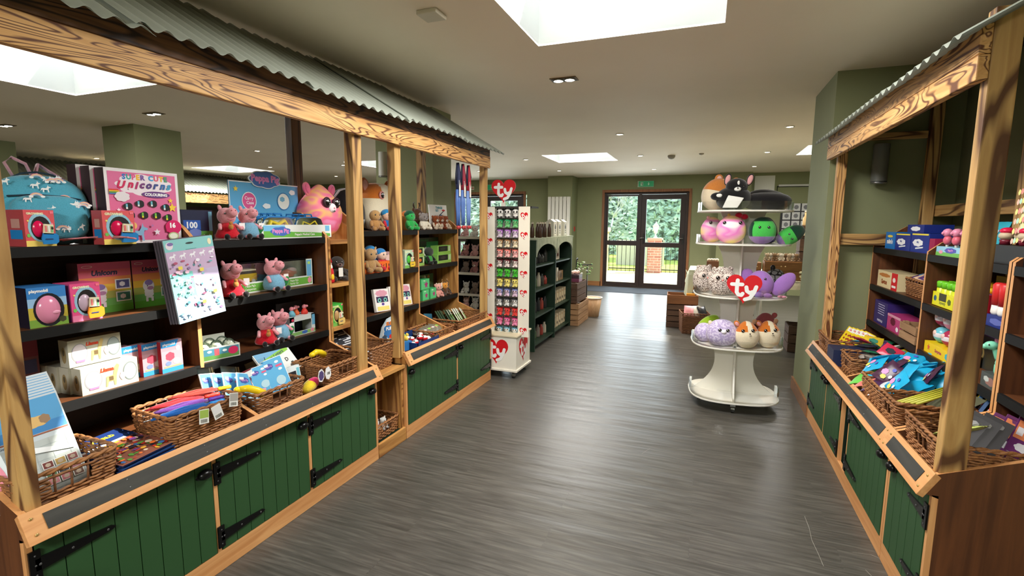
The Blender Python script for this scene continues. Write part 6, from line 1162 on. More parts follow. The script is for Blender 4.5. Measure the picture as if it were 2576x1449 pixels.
squish('brown_cushion', 'brown cushion toy behind the two corgis', (.32, 4.24, B4), 0, .13, .10, .22, fabric((112, 80, 60), .2), top_t=.7, ears=[(.3, .95, .016, .03, 20, fabric((112, 80, 60), .2), None)]); squish('pink_cushion', 'dusky pink cushion toy with small ear behind the right corgi', (.46, 4.26, B4), 0, .17, .10, .23, fabric((160, 84, 90), .2), top_t=.72, ears=[(.36, .95, .02, .03, 20, fabric((170, 84, 90), .2), None)])
m_ = MB(); m_.box(-.013, .013, -.003, .003, 0, .034, WHITE); Art(m_, (-.013, -.003, 0), (.026, 0, 0), (0, 0, .034), (0, -1, 0)).r(.25, .3, .75, .7, (120, 130, 140)); o_ = m_.build('price_ticket', loc=(.235, 3.915, B4)); tag(o_, 'tiny white price ticket on the front rim of the fourth tier', 'ticket')
# ================================================================== dark green arched shelving and crates
def arch_shelf():
    t = thing('arched_bookcase', 'dark green two bay shelving with pale arched top behind the spinner', 'shelving', (-1.69, 5.05, 0), RZL); DG = mat((26, 50, 36), .5); PG = plaster((150, 160, 138), (176, 184, 164), 9.); W_ = 1.55; D_ = .30; H_ = 1.24
    def bx(n, *a, mt=DG): b = MB(); b.box(*a, mt); return b.build(n, t)
    for x in (0, .765, W_-.02): bx('upright', x, x+.02, 0, D_, 0, H_-.02)
    bx('back_board', .02, W_-.02, D_-.01, D_, 0, H_-.02); bx('top_board', -.01, W_+.01, -.01, D_, H_-.02, H_, mt=PG)
    for x0, x1 in ((.02, .765), (.785, W_-.02)):
        for z in (.07, .38, .67, .94): bx('shelf', x0, x1, .01, D_-.01, z-.018, z)
        xm, r = (x0+x1)/2, (x1-x0)/2; P = [(x0, H_-.02), (x0, H_-.20)]+[(xm-r*math.cos(PI*k/16), H_-.20+.13*math.sin(PI*k/16)) for k in range(1, 16)]+[(x1, H_-.20), (x1, H_-.02)]
        b = MB(); b.prism(P, 'xz', -.012, .004, PG); b.build('arch_fascia', t)
    rn = random.Random(12); q = 0
    NM = {0: ('glass jar', 'jar'), 1: ('white boxed gift', 'gift box'), 2: ('book', 'book')}
    for bi, (y0, y1) in enumerate(((5.30, 5.80), (5.87, 6.57))):
        for si, z in enumerate((.07, .38, .67, .94)):
            n = 6 if bi else 4
            for i in range(n):
                y = y0+(y1-y0)*(i+.5)/n; xx = -1.80; pos = ('%s of %d on the %s shelf of the %s green bay' % (ORD[i], n, ('bottom', 'second', 'third', 'top')[si], ('near', 'far')[bi]))
                if bi and si in (0, 1): pbox('gift_bag', 'cream printed narrow box, '+pos, 'gift box', (xx, y, z+.0005), .075, .09, .17, (206, 190, 160), RZL, f=lambda a: (a.blob(.5, .3, .3, .12, (70, 60, 50), 6), a.r(.2, .75, .8, .85, (190, 150, 110))), group='cream gift boxes on the green shelving')
                elif bi and si == 3:
                    if i < 2: pbox('picture_print', ('white edged picture on the top shelf of the far green bay' if i else 'narrow cream box beside the picture in the far green bay'), 'picture', (xx, 5.98+.22*i, z+.0005), .26 if i else .05, .02, .19, (226, 220, 206), RZL, f=lambda a: (a.r(.08, .06, .92, .94, (180, 170, 156)), a.blob(.35, .65, .2, .14, (70, 60, 50), 7), a.blob(.7, .3, .16, .13, (80, 30, 26), 7)))
                elif bi and si == 2:
                    if i < 3: pbox('gift_box', ('tilted brown wooden gift tray in the far green bay', 'cream upright box left of the wooden tray', 'slim cream box at the left of the third shelf')[i], 'gift box', (xx, 6.28-.16*i, z+.0005), (.2, .06, .05)[i], .1, (.12, .17, .18)[i], ((130, 100, 70), (214, 200, 176), (220, 208, 190))[i], RZL, f=lambda a: a.blob(.5, .5, .3, .3, (90, 74, 60), 6))
                else:
                    m = MB(); c = rn.choice([(60, 60, 56), (150, 60, 50), (190, 180, 160), (70, 90, 60), (130, 120, 110), (40, 40, 44)]); h = rn.uniform(.1, .17); m.lathe([(.025, 0), (.028, .01), (.026, h*.7), (.014, h*.85), (.015, h)], mat(c, .3), 12); tag(m.build('gift_bottle', loc=(xx, y, z+.0005)), 'small dark bottle, '+pos, 'bottle', 'bottles and ornaments in the near green bay')
    def paperbag(y, l, c, pc):
        t2 = thing('paper_bag', l, 'bag', (-1.79, y, H_+.0005), RZL); m = MB(); w, d, h = .15, .10, .21; V = [(-w/2, -d/2, 0), (w/2, -d/2, 0), (w/2, d/2, 0), (-w/2, d/2, 0), (-w/2, -d/2, h*.85), (w/2, -d/2, h*.85), (w/2, d/2, h*.85), (-w/2, d/2, h*.85), (-w/2*.96, -.004, h), (w/2*.96, -.004, h), (w/2*.96, .004, h), (-w/2*.96, .004, h)]
        m.add(V, [(0, 3, 2, 1), (0, 1, 5, 4), (1, 2, 6, 5), (2, 3, 7, 6), (3, 0, 4, 7), (4, 5, 9, 8), (5, 6, 10, 9), (6, 7, 11, 10), (7, 4, 8, 11), (8, 9, 10, 11)], mat(c, .6)); a = front(m, w, d, h*.85); a.r(.25, .08, .75, .9, pc); a.blob(.5, .62, .2, .16, (60, 60, 56), 7); a.t('HOME', .5, .8, .35, (50, 50, 50), .1, .03); a.r(.3, .2, .7, .25, (70, 70, 66)); a.blob(.5, .38, .12, .07, (70, 66, 60), 5); m.build('bag_body', t2)
    paperbag(5.95, 'cream printed paper bag, left of the three on the green shelving top', (206, 204, 192), (226, 226, 216)); paperbag(6.15, 'cream printed paper bag, middle of the three on the green shelving top', (206, 204, 192), (226, 226, 216)); paperbag(6.42, 'cream printed paper bag, right of the three on the green shelving top', (206, 204, 192), (226, 226, 216))
    for k in range(6): m = MB(); m.lathe([(.022, 0), (.024, .01), (.022, .10), (.012, .13), (.013, .17)], mat((70, 44, 30), .3), 12); m.ell((0, 0, .16), (.016, .016, .014), mat((214, 204, 186), .4), 10, 6); tag(m.build('brown_bottle', loc=(-1.80+.06*(k % 2), 5.25+.09*k, H_+.0005)), 'brown bottle with pale stopper, %s along the top of the green shelving' % ORD[k], 'bottle', 'brown bottles on the green shelving top')
arch_shelf()
def crate(label, loc, w, d, h, slats, mt, rz=0, open_=True):
    t = thing('wooden_crate', label, 'crate', loc, rz); g = h/slats
    for s, (x0, x1, y0, y1) in enumerate(((-w/2, w/2, -d/2, -d/2+.01), (-w/2, w/2, d/2-.01, d/2), (-w/2, -w/2+.01, -d/2+.01, d/2-.01), (w/2-.01, w/2, -d/2+.01, d/2-.01))):
        for i in range(slats): b = MB(); b.box(x0, x1, y0, y1, i*g+.004, (i+1)*g-.006, mt['x' if s < 2 else 'y']); b.build('slat', t)
    for x in (-w/2+.01, w/2-.035):
        for y in (-d/2+.01, d/2-.035): b = MB(); b.box(x, x+.025, y, y+.025, 0, h, mt['z']); b.build('corner_post', t)
    b = MB(); b.box(-w/2+.011, w/2-.011, -d/2+.011, d/2-.011, .004, .014, mt['x']); b.build('base_board', t); return t
crate('light pine slatted crate at the bottom of the stack beside the green shelving', (-1.76, 6.90, 0), .36, .62, .31, 4, CRATE); crate('dark stained crate on top of the pine crate beside the green shelving', (-1.78, 6.90, .311), .34, .56, .28, 3, CRATED)
t_ = thing('round_bin', 'tall pale woven bin behind the crate stack', 'bin', (-1.56, 7.45, 0)); m_ = MB(); m_.lathe([(.09, 0), (.13, .28)], wood((190, 150, 110), (214, 176, 136), 'z', 2, key='bin'), 20); m_.build('bin_body', t_); m_ = MB(); m_.tube([(.132*math.cos(q*PI/10), .132*math.sin(q*PI/10), .285) for q in range(20)], .01, mat((226, 216, 200), .6), 6, True); m_.build('bin_rim', t_)
for i, (z, c) in enumerate(((.592, (120, 60, 90)), (.642, (70, 50, 60)))):
    pbox('soap_tray', ('purple gift tray on the dark crate' if not i else 'dark tray of pink round soaps on the purple tray'), 'gift tray', (-1.70, 6.85, z), .16, .2, .048, c)
for i in range(5): m_ = MB(); m_.ell((0, 0, .026), (.03, .03, .026), mat((230, 190, 180), .6), 12, 8); tag(m_.build('round_soap', loc=(-1.73+.05*(i % 2), 6.79+.045*i, .690)), 'pale pink round soap, %s in the tray on the crates' % ORD[i], 'soap', 'pink soaps in the tray on the crates')
def wire_stand():
    t = thing('iron_plant_stand', 'black curled iron stand with pale trailing flowers behind the crates', 'plant stand', (-1.82, 7.45, .0)); m = MB(); m.tube([(0, -.06, 0), (0, -.06, .82), (0, -.04, .87), (0, .0, .88), (0, .02, .85)], .008, IRON, 6); m.tube([(0, -.06, .78), (.24, -.06, .79)], .008, IRON, 6); m.tube([(.17, -.06, .79), (.17, -.06, 0)], .008, IRON, 6); m.build('iron_frame', t)
    m = MB(); rn = random.Random(4)
    for i in range(30): m.ell((rn.uniform(.0, .26), rn.uniform(-.1, 0), rn.uniform(.64, .82)), (.016, .012, .012), mat(rn.choice([(226, 230, 216), (120, 160, 96), (150, 186, 120)]), .7), 6, 4)
    o = m.build('trailing_flowers', t)
wire_stand()
# ================================================================== gift tables at the back right
def cloth_table(name, label, x0, x1, y0, y1, h, c, drop, corner=None):
    t = thing('trestle_table', label, 'table', ((x0+x1)/2, (y0+y1)/2, 0)); w, d = (x1-x0)/2, (y1-y0)/2; LG = mat((222, 222, 214), .4)
    m = MB(); m.box(-w, w, -d, d, h-.03, h, LG); m.build('tabletop', t)
    for x in (-w+.03, w-.03):
        for y in (-d+.03, d-.03): m = MB(); m.box(x-.014, x+.014, y-.014, y+.014, 0, h-.03, LG); m.build('leg', t)
    c_ = MB(); n = 40; V = []; F = []; per = [(-w+2*w*i/n, -d-.008) for i in range(n)]+[(w+.008, -d+2*d*i/n) for i in range(n)]+[(w-2*w*i/n, d+.008) for i in range(n)]+[(-w-.008, d-2*d*i/n) for i in range(n)]; K = len(per)
    for k, z in enumerate((h+.003, h-.01, h-drop*.5, h-drop)):
        for i, (x, y) in enumerate(per):
            o = (0, 1, 1+.012*k+.012*k*math.sin(i*.9), 1+.02*k+.014*k*math.sin(i*.9))[k] if k else 1; zz = z
            if k == 3 and corner and x < -w*.8 and y < 0: zz = h-corner*(1-(y+d)/(d)); 
            V.append((x*o, y*o, zz))
    for k in range(3):
        for i in range(K): j = (i+1) % K; F.append((k*K+i, k*K+j, (k+1)*K+j, (k+1)*K+i))
    F.append(tuple(range(K))); c_.add(V, F, fabric(c, .1)); o = c_.build('tablecloth'); o.location = t.location; tag(o, label.replace('table', 'tablecloth over the table'), 'tablecloth'); return t
cloth_table('t', 'folding white table covered in pale green cloth left of the plush stand', -.20, .75, 7.3, 8.1, .77, (206, 214, 190), .12, .42); cloth_table('t', 'white gift table loaded with crates right of the plush stand', .46, 2.4, 6.0, 6.95, .80, (226, 220, 200), .08)
pbox('wooden_box', 'small dark wooden box of soaps on the pale green table', 'box', (.10, 7.6, .774), .16, .14, .11, (104, 62, 34)); pbox('gift_box', 'small pale pink box beside the dark wooden box', 'box', (-.05, 7.55, .774), .1, .1, .05, (226, 180, 150)); pbox('gift_box', 'flat grey gift tin at the near edge of the green table', 'box', (-.02, 7.38, .774), .14, .06, .015, (120, 120, 110))
for i in range(4): m_ = MB(); m_.ell((0, 0, .02), (.026, .024, .02), mat((240, 228, 206), .6), 10, 7); tag(m_.build('bath_ball', loc=(.05+.035*i, 7.6+.02*(i % 2), .885)), 'cream bath ball, %s on the dark wooden box' % ORD[i], 'bath ball', 'cream bath balls on the wooden box')
crate('dark brown slatted crate standing before the green cloth table', (-.27, 7.22, 0), .40, .34, .32, 4, CRATED, R(4)); crate('warm brown open tray crate on top of the dark one', (-.27, 7.22, .321), .40, .34, .13, 1, {a: wood((120, 76, 40), (150, 98, 56), a, 1.2, .6) for a in 'xyz'}, R(4))
pbox('yellow_carton', 'small orange yellow carton in the tray crate', 'carton', (-.16, 7.18, .34), .11, .1, .12, (206, 140, 40))
t_ = basket('dark round sided wicker basket on the floor behind the plush stand', (-.10, 6.85, 0), R(10), .34, .30, .26, True, hole=False)
for i, (c, dx) in enumerate((((230, 160, 170), -.06), ((226, 226, 222), .02), ((40, 40, 46), .1))): pouch('wrapped_parcel', ('pink wrapped parcel', 'white wrapped parcel', 'black wrapped parcel')[i]+' in the dark floor basket', 'parcel', (-.10+dx, 6.83+.02*i, .27), (R(60), 0, R(20*i)), .13, .16, c, th=.05)
def drawers(label, loc, w, d, h, rz=0):
    t = thing('mini_drawer_chest', label, 'drawer chest', loc, rz); WD_ = {a: wood((132, 88, 46), (160, 112, 64), a, 1.4, .6) for a in 'xyz'}; b = MB(); b.box(-w/2, w/2, -d/2+.012, d/2, 0, h, WD_['x']); b.build('chest_body', t)
    for i in range(2):
        for j in range(1): b = MB(); b.box(-w/2+.008, w/2-.008, -d/2, -d/2+.012, .008+i*h/2, (i+1)*h/2-.006, WD_['x']); dr = b.build('drawer', t); 
        for q in (-.02, .02): b = MB(); b.ell((q, -d/2-.008, (i+.5)*h/2), (.007, .009, .007), mat((226, 200, 150), .4), 8, 6); b.build('knob', dr)
drawers('small honey wood drawer chest with ornaments on top at the gift table', (.79, 6.20, .804), .36, .24, .20); drawers('smaller wood drawer chest left of the larger one', (.53, 6.35, .804), .13, .2, .17)
rn = random.Random(21)
for i in range(9): x = .64+.036*i; c = [(206, 186, 160), (236, 230, 216), (150, 120, 90)][i % 3]; sitter('small %s animal ornament, %s on the drawer chest' % (('beige', 'white', 'brown')[i % 3], ORD[i]), (x, 6.20+.03*(i % 2), 1.005), R(rn.uniform(-20, 20)), .66, c, c, name='animal_ornament', ears=(.012, .03), eyes=False)
pbox('wooden_box', 'tall dark wooden box at the right of the gift table', 'box', (1.12, 6.22, .804), .14, .14, .15, (96, 60, 34)); pbox('cream_sign', 'cream wooden house sign standing on the tall box', 'sign', (1.10, 6.22, .955), .12, .03, .12, (222, 212, 190)); 
t_ = thing('wooden_rack', 'dark brown stacked crates with bottles on top at the back right', 'crate stack', (1.17, 6.65, .804)); 
for k in range(4): m_ = MB(); m_.box(-.17, .17, -.12, .12, .15*k, .15*k+.14, CRATED['x']); m_.build('stacked_crate', t_)
for i in range(5): m_ = MB(); m_.lathe([(.028, 0), (.03, .01), (.03, .08), (.013, .11), (.013, .15)], mat((224, 130, 70) if i % 2 else (226, 200, 150), .2), 14); m_.lathe([(.015, .15), (.015, .17)], mat((230, 226, 216), .4), 10); tag(m_.build('bath_bottle', loc=(1.05+.058*i, 6.62, 1.395)), 'orange or cream glass bottle, %s on the dark crates' % ORD[i], 'bottle', 'bottles on the dark crates')
for i in range(3): m_ = MB(); m_.cyl((0, -.005, 0), .028, .01, mat((226, 216, 190), .5), 16, 'y'); o_ = m_.build('hanging_heart_charm', loc=(1.03+.07*i, 6.52, 1.31-.1*i)); tag(o_, 'round cream charm hanging on the dark crates, %s from the left' % ORD[i], 'charm')
t_ = thing('flower_posy', 'white artificial flowers lying before the drawer chest', 'flowers', (1.0, 6.12, .804)); m_ = MB()
for i in range(14): m_.ell((rn.uniform(-.06, .06), rn.uniform(-.04, .04), rn.uniform(.02, .1)), (.02, .018, .016), mat((240, 232, 200), .6), 8, 6)
m_.build('petals', t_); m_ = MB(); [m_.tube([(0, 0, .05), (rn.uniform(-.08, .08), 0, rn.uniform(.1, .17))], .007, mat((90, 140, 60), .6), 5, flat=.4) for _ in range(6)]; m_.build('leaves', t_)
crate('dark crate under the right gift table', (1.15, 6.3, 0), .5, .3, .3, 3, CRATED)
# wall display: notice, mirror frame and framed pictures
m_ = MB(); m_.box(-.18, .18, -.012, 0, -.24, .24, mat((226, 226, 218), .5)); tag(m_.build('wall_notice', loc=(1.02, 11.249, 2.13)), 'plain pale notice panel high on the wall right of the plush stand', 'panel')
t_ = thing('picture_grid', 'grid of small black and white framed pictures on the back wall', 'pictures', (1.60, 11.24, 1.42)); t_.scale = (.62, 1, .8); m_ = MB(); m_.box(-.42, .42, -.02, 0, -.35, .5, mat((24, 24, 26), .5)); m_.build('black_frame', t_)
for i in range(3):
    for j in range(4): m_ = MB(); m_.box(-.36+.26*i, -.14+.26*i, -.026, -.02, -.31+.21*j, -.13+.21*j, mat((206, 206, 204), .4)); Art(m_, (-.36+.26*i, -.026, -.31+.21*j), (.22, 0, 0), (0, 0, .18), (0, -1, 0)).blob(.5, .5, .3, .3, (120, 120, 124), 6+i); m_.build('picture', t_)
t_ = thing('wire_hanger_frame', 'thin dark metal frame hanging above the picture grid', 'frame', (1.55, 11.23, 2.03)); m_ = MB(); m_.tube([(-.3, 0, -.2), (-.3, 0, .12), (.3, 0, .12), (.3, 0, -.2)], .012, mat((40, 40, 42), .4), 6); m_.build('metal_bars', t_)
m_ = MB(); m_.box(-.28, .28, -.01, .01, .12, .16, mat((206, 206, 200), .4)); m_.build('top_rail', t_)
# ================================================================== distant canopy on the far left
def far_canopy():
    t = thing('wooden_canopy', 'distant timber and metal roofed stall along the far left wall', 'canopy', (-9.6, 6.0, 0)); ox, oy = -9.6, 6.
    corr(t, .12, -.62, -3.0, 2.9, 1.977, 2.39)
    def P(n, x0, x1, y0, y1, z0, z1, m): b = MB(); b.box(x0-ox, x1-ox, y0-oy, y1-oy, z0, z1, m); b.build(n, t)
    P('front_beam', -9.56, -9.52, 3.0, 8.8, 1.76, 1.95, SCORCH['y'])
    for y in (3.1, 5.0, 6.85, 8.7): P('post', -9.62, -9.56, y, y+.06, 0, 1.95, POST['z'])
    P('dark_back_board', -10.3, -10.26, 3.0, 8.8, 0, 1.7, DARKW); P('counter', -10.25, -9.6, 3.0, 8.8, 0, .6, GREENM)
GREENM = GREEN
far_canopy()
# ================================================================== sweets and toys on the right hand shelves
A1, A2, A3 = 1.2555, 1.0055, .7605
def mm(a): a.t("m&m's", .5, .45, .85, (250, 250, 250), .3, .05); a.blob(.5, .75, .3, .08, (240, 214, 90), 5)
pbR('sweet_box', "bright blue m&m's box at the far end of the top right shelf", 'sweet box', 3.93, 3.76, A1, .105, 1.09, .10, (24, 120, 200), f=mm)
def blu(a): a.blob(.4, .5, .3, .2, (240, 240, 244), 7); a.t('Milky', .4, .52, .4, (30, 60, 160), .14, .04); a.stroke([(.3*a.w, .2*a.h), (.7*a.w, .28*a.h)], .004, (230, 234, 240)); a.r(.05, .9, .95, .98, (240, 220, 80))
pbR('sweet_box', 'dark blue sweet box with white swirl, left of the pair', 'sweet box', 3.745, 3.50, A1, .10, 1.09, .11, (22, 50, 140), f=blu); pbR('sweet_box', 'dark blue sweet box with white swirl, right of the pair beside the divider', 'sweet box', 3.49, 3.24, A1, .105, 1.09, .11, (22, 50, 140), f=blu); pbox('sweet_bag_box', 'dark blue box leaning on top of the two blue sweet boxes', 'sweet box', (1.16, 3.46, A1+.1065), .24, .13, .045, (22, 44, 130), RZR, f=lambda a: a.blob(.5, .5, .3, .3, (236, 238, 244), 7))
pbR('sweet_box', 'thin crimson box beside the divider on the top right shelf', 'sweet box', 3.235, 3.17, A1, .08, 1.09, .1, (160, 30, 80))
def lolly_box(name, label, y0, y1, z, c, head, body_, grp, n=3, rows=2, box_f=None, tall=.10):
    (l, w) = RB(y0, y1, z, 1.085, .09); t = thing(name, label, 'counter display', l, RZR); w = abs(y1-y0); m = MB(); k = mat(c, .4); h = .045
    m.box(-w/2, w/2, -.045, -.042, 0, h, k); m.box(-w/2, w/2, .042, .045, 0, h, k); m.box(-w/2, -w/2+.003, -.045, .045, 0, h, k); m.box(w/2-.003, w/2, -.045, .045, 0, h, k); m.box(-w/2, w/2, -.045, .045, 0, .003, k)
    if box_f: box_f(front(m, w, .09, h))
    m.build('display_tray', t)
    for r_ in range(rows):
        for i in range(n):
            o = thing(grp[0], '%s, %s in the %s row of its tray' % (grp[1], ORD[i], ('front', 'back')[r_]), 'sweet', (l[0]-.02+.04*r_, l[1]+w/2-w*(i+.5)/n, z+.004), RZR, grp[2]); m = MB(); m.cyl((0, 0, 0), .006, .05, mat((220, 216, 200), .5), 8); m.build('stick', o)
            m = MB(); m.ell((0, 0, tall*.72), (.022, .018, .024), mat(body_, .4), 12, 9); m.build('lower_body', o); m = MB(); m.ell((0, -.003, tall*1.08), (.023, .021, .021), mat(head, .35), 14, 10); m.ell((.003, -.022, tall*1.06), (.009, .008, .008), mat(head, .35), 8, 6); m.build('round_head', o)
def pigtray(a): a.r(0, 0, 1, .4, (120, 190, 90)); a.blob(.55, .62, .22, .3, (90, 90, 180), 7); a.t('Peppa Pig', .55, .62, .35, (230, 150, 210), .3, .04); a.blob(.2, .4, .08, .2, (240, 160, 180), 5)
lolly_box('lolly_display', 'pale blue tray of pink pig shaped lollies on the top right shelf', 3.13, 2.84, A1, (150, 206, 230), (240, 150, 180), (232, 110, 130), ('pig_lolly', 'pink pig lolly', 'pink pig lollies on the top right shelf'), 3, 2, pigtray)
t_ = thing('black_tray_box', 'long black box supporting toys at the near end of the top right shelf', 'box', (1.22, 2.34, A1)); m_ = MB(); m_.box(-.14, .14, -.34, .32, 0, .072, mat((20, 18, 18), .5)); m_.build('box_body', t_)
for i in range(5):
    o_ = thing('toy_capsule_figure', 'red capped cream figure, %s from the left on the black box' % ORD[i], 'toy figure', (1.13+.02*(i % 2), 2.61-.068*i, A1+.0725), RZR, 'red capped cream figures on the black box'); m_ = MB(); m_.lathe([(.018, 0), (.02, .01), (.022, .02)], mat((110, 20, 40), .4), 14); m_.build('red_base', o_); m_ = MB(); m_.ell((0, 0, .035), (.03, .026, .018), mat((200, 180, 150), .5), 14, 8); m_.build('cream_face', o_); m_ = MB(); m_.ell((0, 0, .055), (.027, .024, .014), mat((214, 30, 70), .3), 14, 8); m_.build('red_cap', o_)
for i, (c, y) in enumerate((((60, 180, 200), 3.02), ((60, 176, 206), 2.52), ((40, 80, 170), 2.38))): pouch('foil_bag', ('turquoise foil bag behind the pig lollies', 'turquoise foil bag above the red capped figures', 'blue foil bag beside the patterned soft cushion')[i], 'sweet bag', (1.27, y, A1+.11+.04*(i > 0)), (R(70), 0, RZR), .14, .12, c, lambda a: a.blob(.5, .5, .25, .2, (200, 220, 236), 6))
pouch('popcorn_bag', 'tall clear bag of pastel sweets at the right edge of the top shelf', 'sweet bag', (1.16, 2.50, A1+.185), (R(84), R(-8), RZR), .13, .24, (236, 226, 160), lambda a: [a.blob(.15+.14*(k % 6), .1+.16*(k//6), .07, .05, [(240, 190, 170), (190, 226, 200), (240, 230, 140), (230, 150, 140)][k % 4], 5) for k in range(36)], th=.07)
def gast(a): a.r(.0, .0, .72, 1, (226, 206, 160)); a.r(.72, 0, 1, 1, (206, 30, 40)); a.t('Gaston', .36, .35, .55, (150, 70, 30), .3, .06); a.blob(.36, .75, .3, .12, (190, 120, 60), 8); a.e_(.85, .6, .07, .14, (240, 220, 210)); a.r(.76, .15, .95, .28, (240, 236, 230))
pbR('sweet_box', 'cream and red Gaston sweet box at the far end of the middle shelf', 'sweet box', 3.99, 3.62, A2, .105, 1.085, .12, (226, 206, 160), f=gast)
basket('pale wicker basket of sweet bags beside the cream and red box', (1.20, 3.40, A2), RZR, .30, .2, .09, hole=False)
for i in range(4): pouch('sweet_bag', 'peach and blue sweet bag, %s in the pale basket on the middle right shelf' % ORD[i], 'sweet bag', (1.17, 3.50-.075*i, A2+.105+.006*i), (R(24), R(10), RZR+R(14*i)), .11, .10, (226, 190, 160) if i % 2 else (90, 60, 110), lambda a: a.blob(.5, .5, .25, .2, (80, 150, 190), 6), 'sweet bags in the pale basket')
pbR('carton_box', 'brown printed carton behind the pale basket', 'carton', 3.60, 3.25, A2, .12, 1.305, .06, (120, 100, 80))
def ytray(a): a.r(.04, .1, .96, .9, (226, 220, 30)); a.t('Squeezy', .5, .3, .5, (90, 100, 30), .3, .03); a.e_(.15, .55, .07, .2, (40, 90, 120)); a.blob(.8, .5, .08, .22, (90, 100, 30), 5); a.r(.33, .45, .66, .98, (60, 60, 30))
(l_, w_) = RB(3.11, 2.87, A2, 1.085, .09); t_ = thing('squeeze_sweet_display', 'bright yellow open tray on the middle shelf right of the first divider', 'counter display', l_, RZR); m_ = MB(); m_.box(-.12, .12, -.045, -.042, 0, .07, mat((232, 222, 20), .4)); m_.box(-.12, .12, .042, .045, 0, .07, mat((232, 222, 20), .4)); m_.box(-.12, -.117, -.045, .045, 0, .07, mat((232, 222, 20), .4)); m_.box(.117, .12, -.045, .045, 0, .07, mat((232, 222, 20), .4)); m_.box(-.12, .12, -.045, .045, 0, .003, mat((232, 222, 20), .4)); ytray(front(m_, .24, .09, .07)); m_.build('tray', t_)
for r_ in range(2):
    for i in range(4): m_ = MB(); m_.lathe([(.020, 0), (.022, .01), (.022, .085), (.016, .09)], mat((214, 220, 40), .3), 14); m_.lathe([(.023, .088), (.024, .115), (.02, .12)], mat((110, 200, 40), .3), 14); m_.ell((0, -.02, .055), (.013, .004, .016), mat((220, 120, 60), .4), 8, 5); tag(m_.build('squeeze_sweet', loc=(l_[0]-.02+.042*r_, l_[1]+.085-.056*i, A2+.004)), 'yellow sweet tube with lime cap, %s in the %s row' % (ORD[i], ('front', 'back')[r_]), 'sweet', 'yellow sweet tubes with lime caps')
for i in range(7):
    o_ = thing('duck_top_tube', 'clear sweet tube topped by a yellow duck, %s from the left' % ORD[i], 'sweet', (1.17+.02*(i % 2), 2.83-.038*i, A2), RZR, 'duck topped sweet tubes on the middle right shelf'); m_ = MB(); m_.lathe([(.014, 0), (.015, .01), (.015, .10)], mat([(180, 40, 60), (60, 60, 90), (150, 50, 90)][i % 3], .2), 12); m_.build('tube', o_); m_ = MB(); m_.ell((0, 0, .118), (.018, .02, .015), mat((246, 206, 30), .3), 12, 8); m_.ell((0, -.008, .14), (.012, .012, .012), mat((246, 206, 30), .3), 10, 8); m_.ell((0, -.021, .138), (.006, .006, .003), mat((230, 120, 30), .3), 6, 4); m_.build('duck', o_)
m_ = MB(); m_.prism([(-.11, 0), (.11, 0), (.11, .115), (-.11, .03)], 'xz', -.05, .05, mat((186, 24, 44), .4)); o_ = m_.build('red_sloped_display'); o_.location = (1.135, 2.70, A2); o_.rotation_euler = (0, 0, RZR); tag(o_, 'red slope sided display carton below the duck topped tubes', 'counter display')
(l_, w_) = RB(2.56, 2.40, A2, 1.075, .08); pbox('sweet_tray', 'dark blue low tray of red capped jars beside the second divider', 'counter display', l_, .16, .08, .045, (24, 44, 120), RZR, f=lambda a: a.blob(.5, .5, .3, .3, (90, 100, 170), 6))
for i in range(3): m_ = MB(); m_.lathe([(.02, 0), (.024, .01), (.022, .04)], mat((230, 226, 220), .3), 12); m_.ell((0, -.018, .028), (.012, .006, .009), mat((40, 44, 60), .3), 8, 5); m_.lathe([(.024, .04), (.025, .12), (.018, .128)], mat((206, 44, 44), .35), 14); tag(m_.build('red_cap_jar', loc=(1.10, 2.53-.05*i, A2+.0455)), 'white jar with tall red lid, %s from the left on the blue tray' % ORD[i], 'sweet jar', 'red lidded jars on the blue tray')
pbR('yellow_card_box', 'dark yellow carton standing behind the duck topped tubes', 'carton', 2.95, 2.86, A2, .17, 1.26, .05, (150, 120, 30)); pbR('red_card_box', 'red brown carton at the back of the middle right shelf', 'carton', 2.80, 2.66, A2, .2, 1.30, .05, (130, 50, 40))
def dv(a): a.t('SWEETVALE', .5, .16, .7, (220, 214, 236), .1, .04); [a.r(.3, .45+.1*k, .8, .48+.1*k, (190, 184, 214)) for k in range(5)]
pbR('sweet_box', 'tall dark purple printed box at the far end of the third right shelf', 'sweet box', 3.99, 3.74, A3, .15, 1.085, .14, (54, 40, 110), f=dv); pbR('sweet_box', 'black long box lying behind the pink sweet box', 'sweet box', 3.73, 3.30, A3, .145, 1.22, .10, (26, 22, 30), f=lambda a: a.t('Milk Chocolate', .3, .7, .3, (110, 100, 120), .1, .02))
pbR('sweet_box', 'magenta box of small drinks sweets beside the purple box', 'sweet box', 3.725, 3.50, A3, .10, 1.085, .11, (186, 60, 120), f=lambda a: (a.blob(.45, .6, .2, .25, (100, 20, 50), 9), a.blob(.8, .25, .1, .15, (236, 226, 230), 5), a.r(0, .85, 1, 1, (210, 150, 170)))); crate('small pale slatted crate beside the magenta sweet box', (1.14, 3.34, A3), .14, .24, .10, 2, CRATE)
def yb(a): a.t('Surprise', .55, .5, .45, (180, 60, 90), .4, .04); a.star(.18, .55, .06, (220, 90, 60)); a.blob(.88, .5, .08, .3, (60, 180, 190), 6)
(l_, w_) = RB(3.13, 2.83, A3, 1.082, .11); pbox('surprise_ball_tray', 'yellow tray under two layers of clear surprise balls', 'counter display', l_, .30, .11, .055, (244, 206, 30), RZR, f=yb)
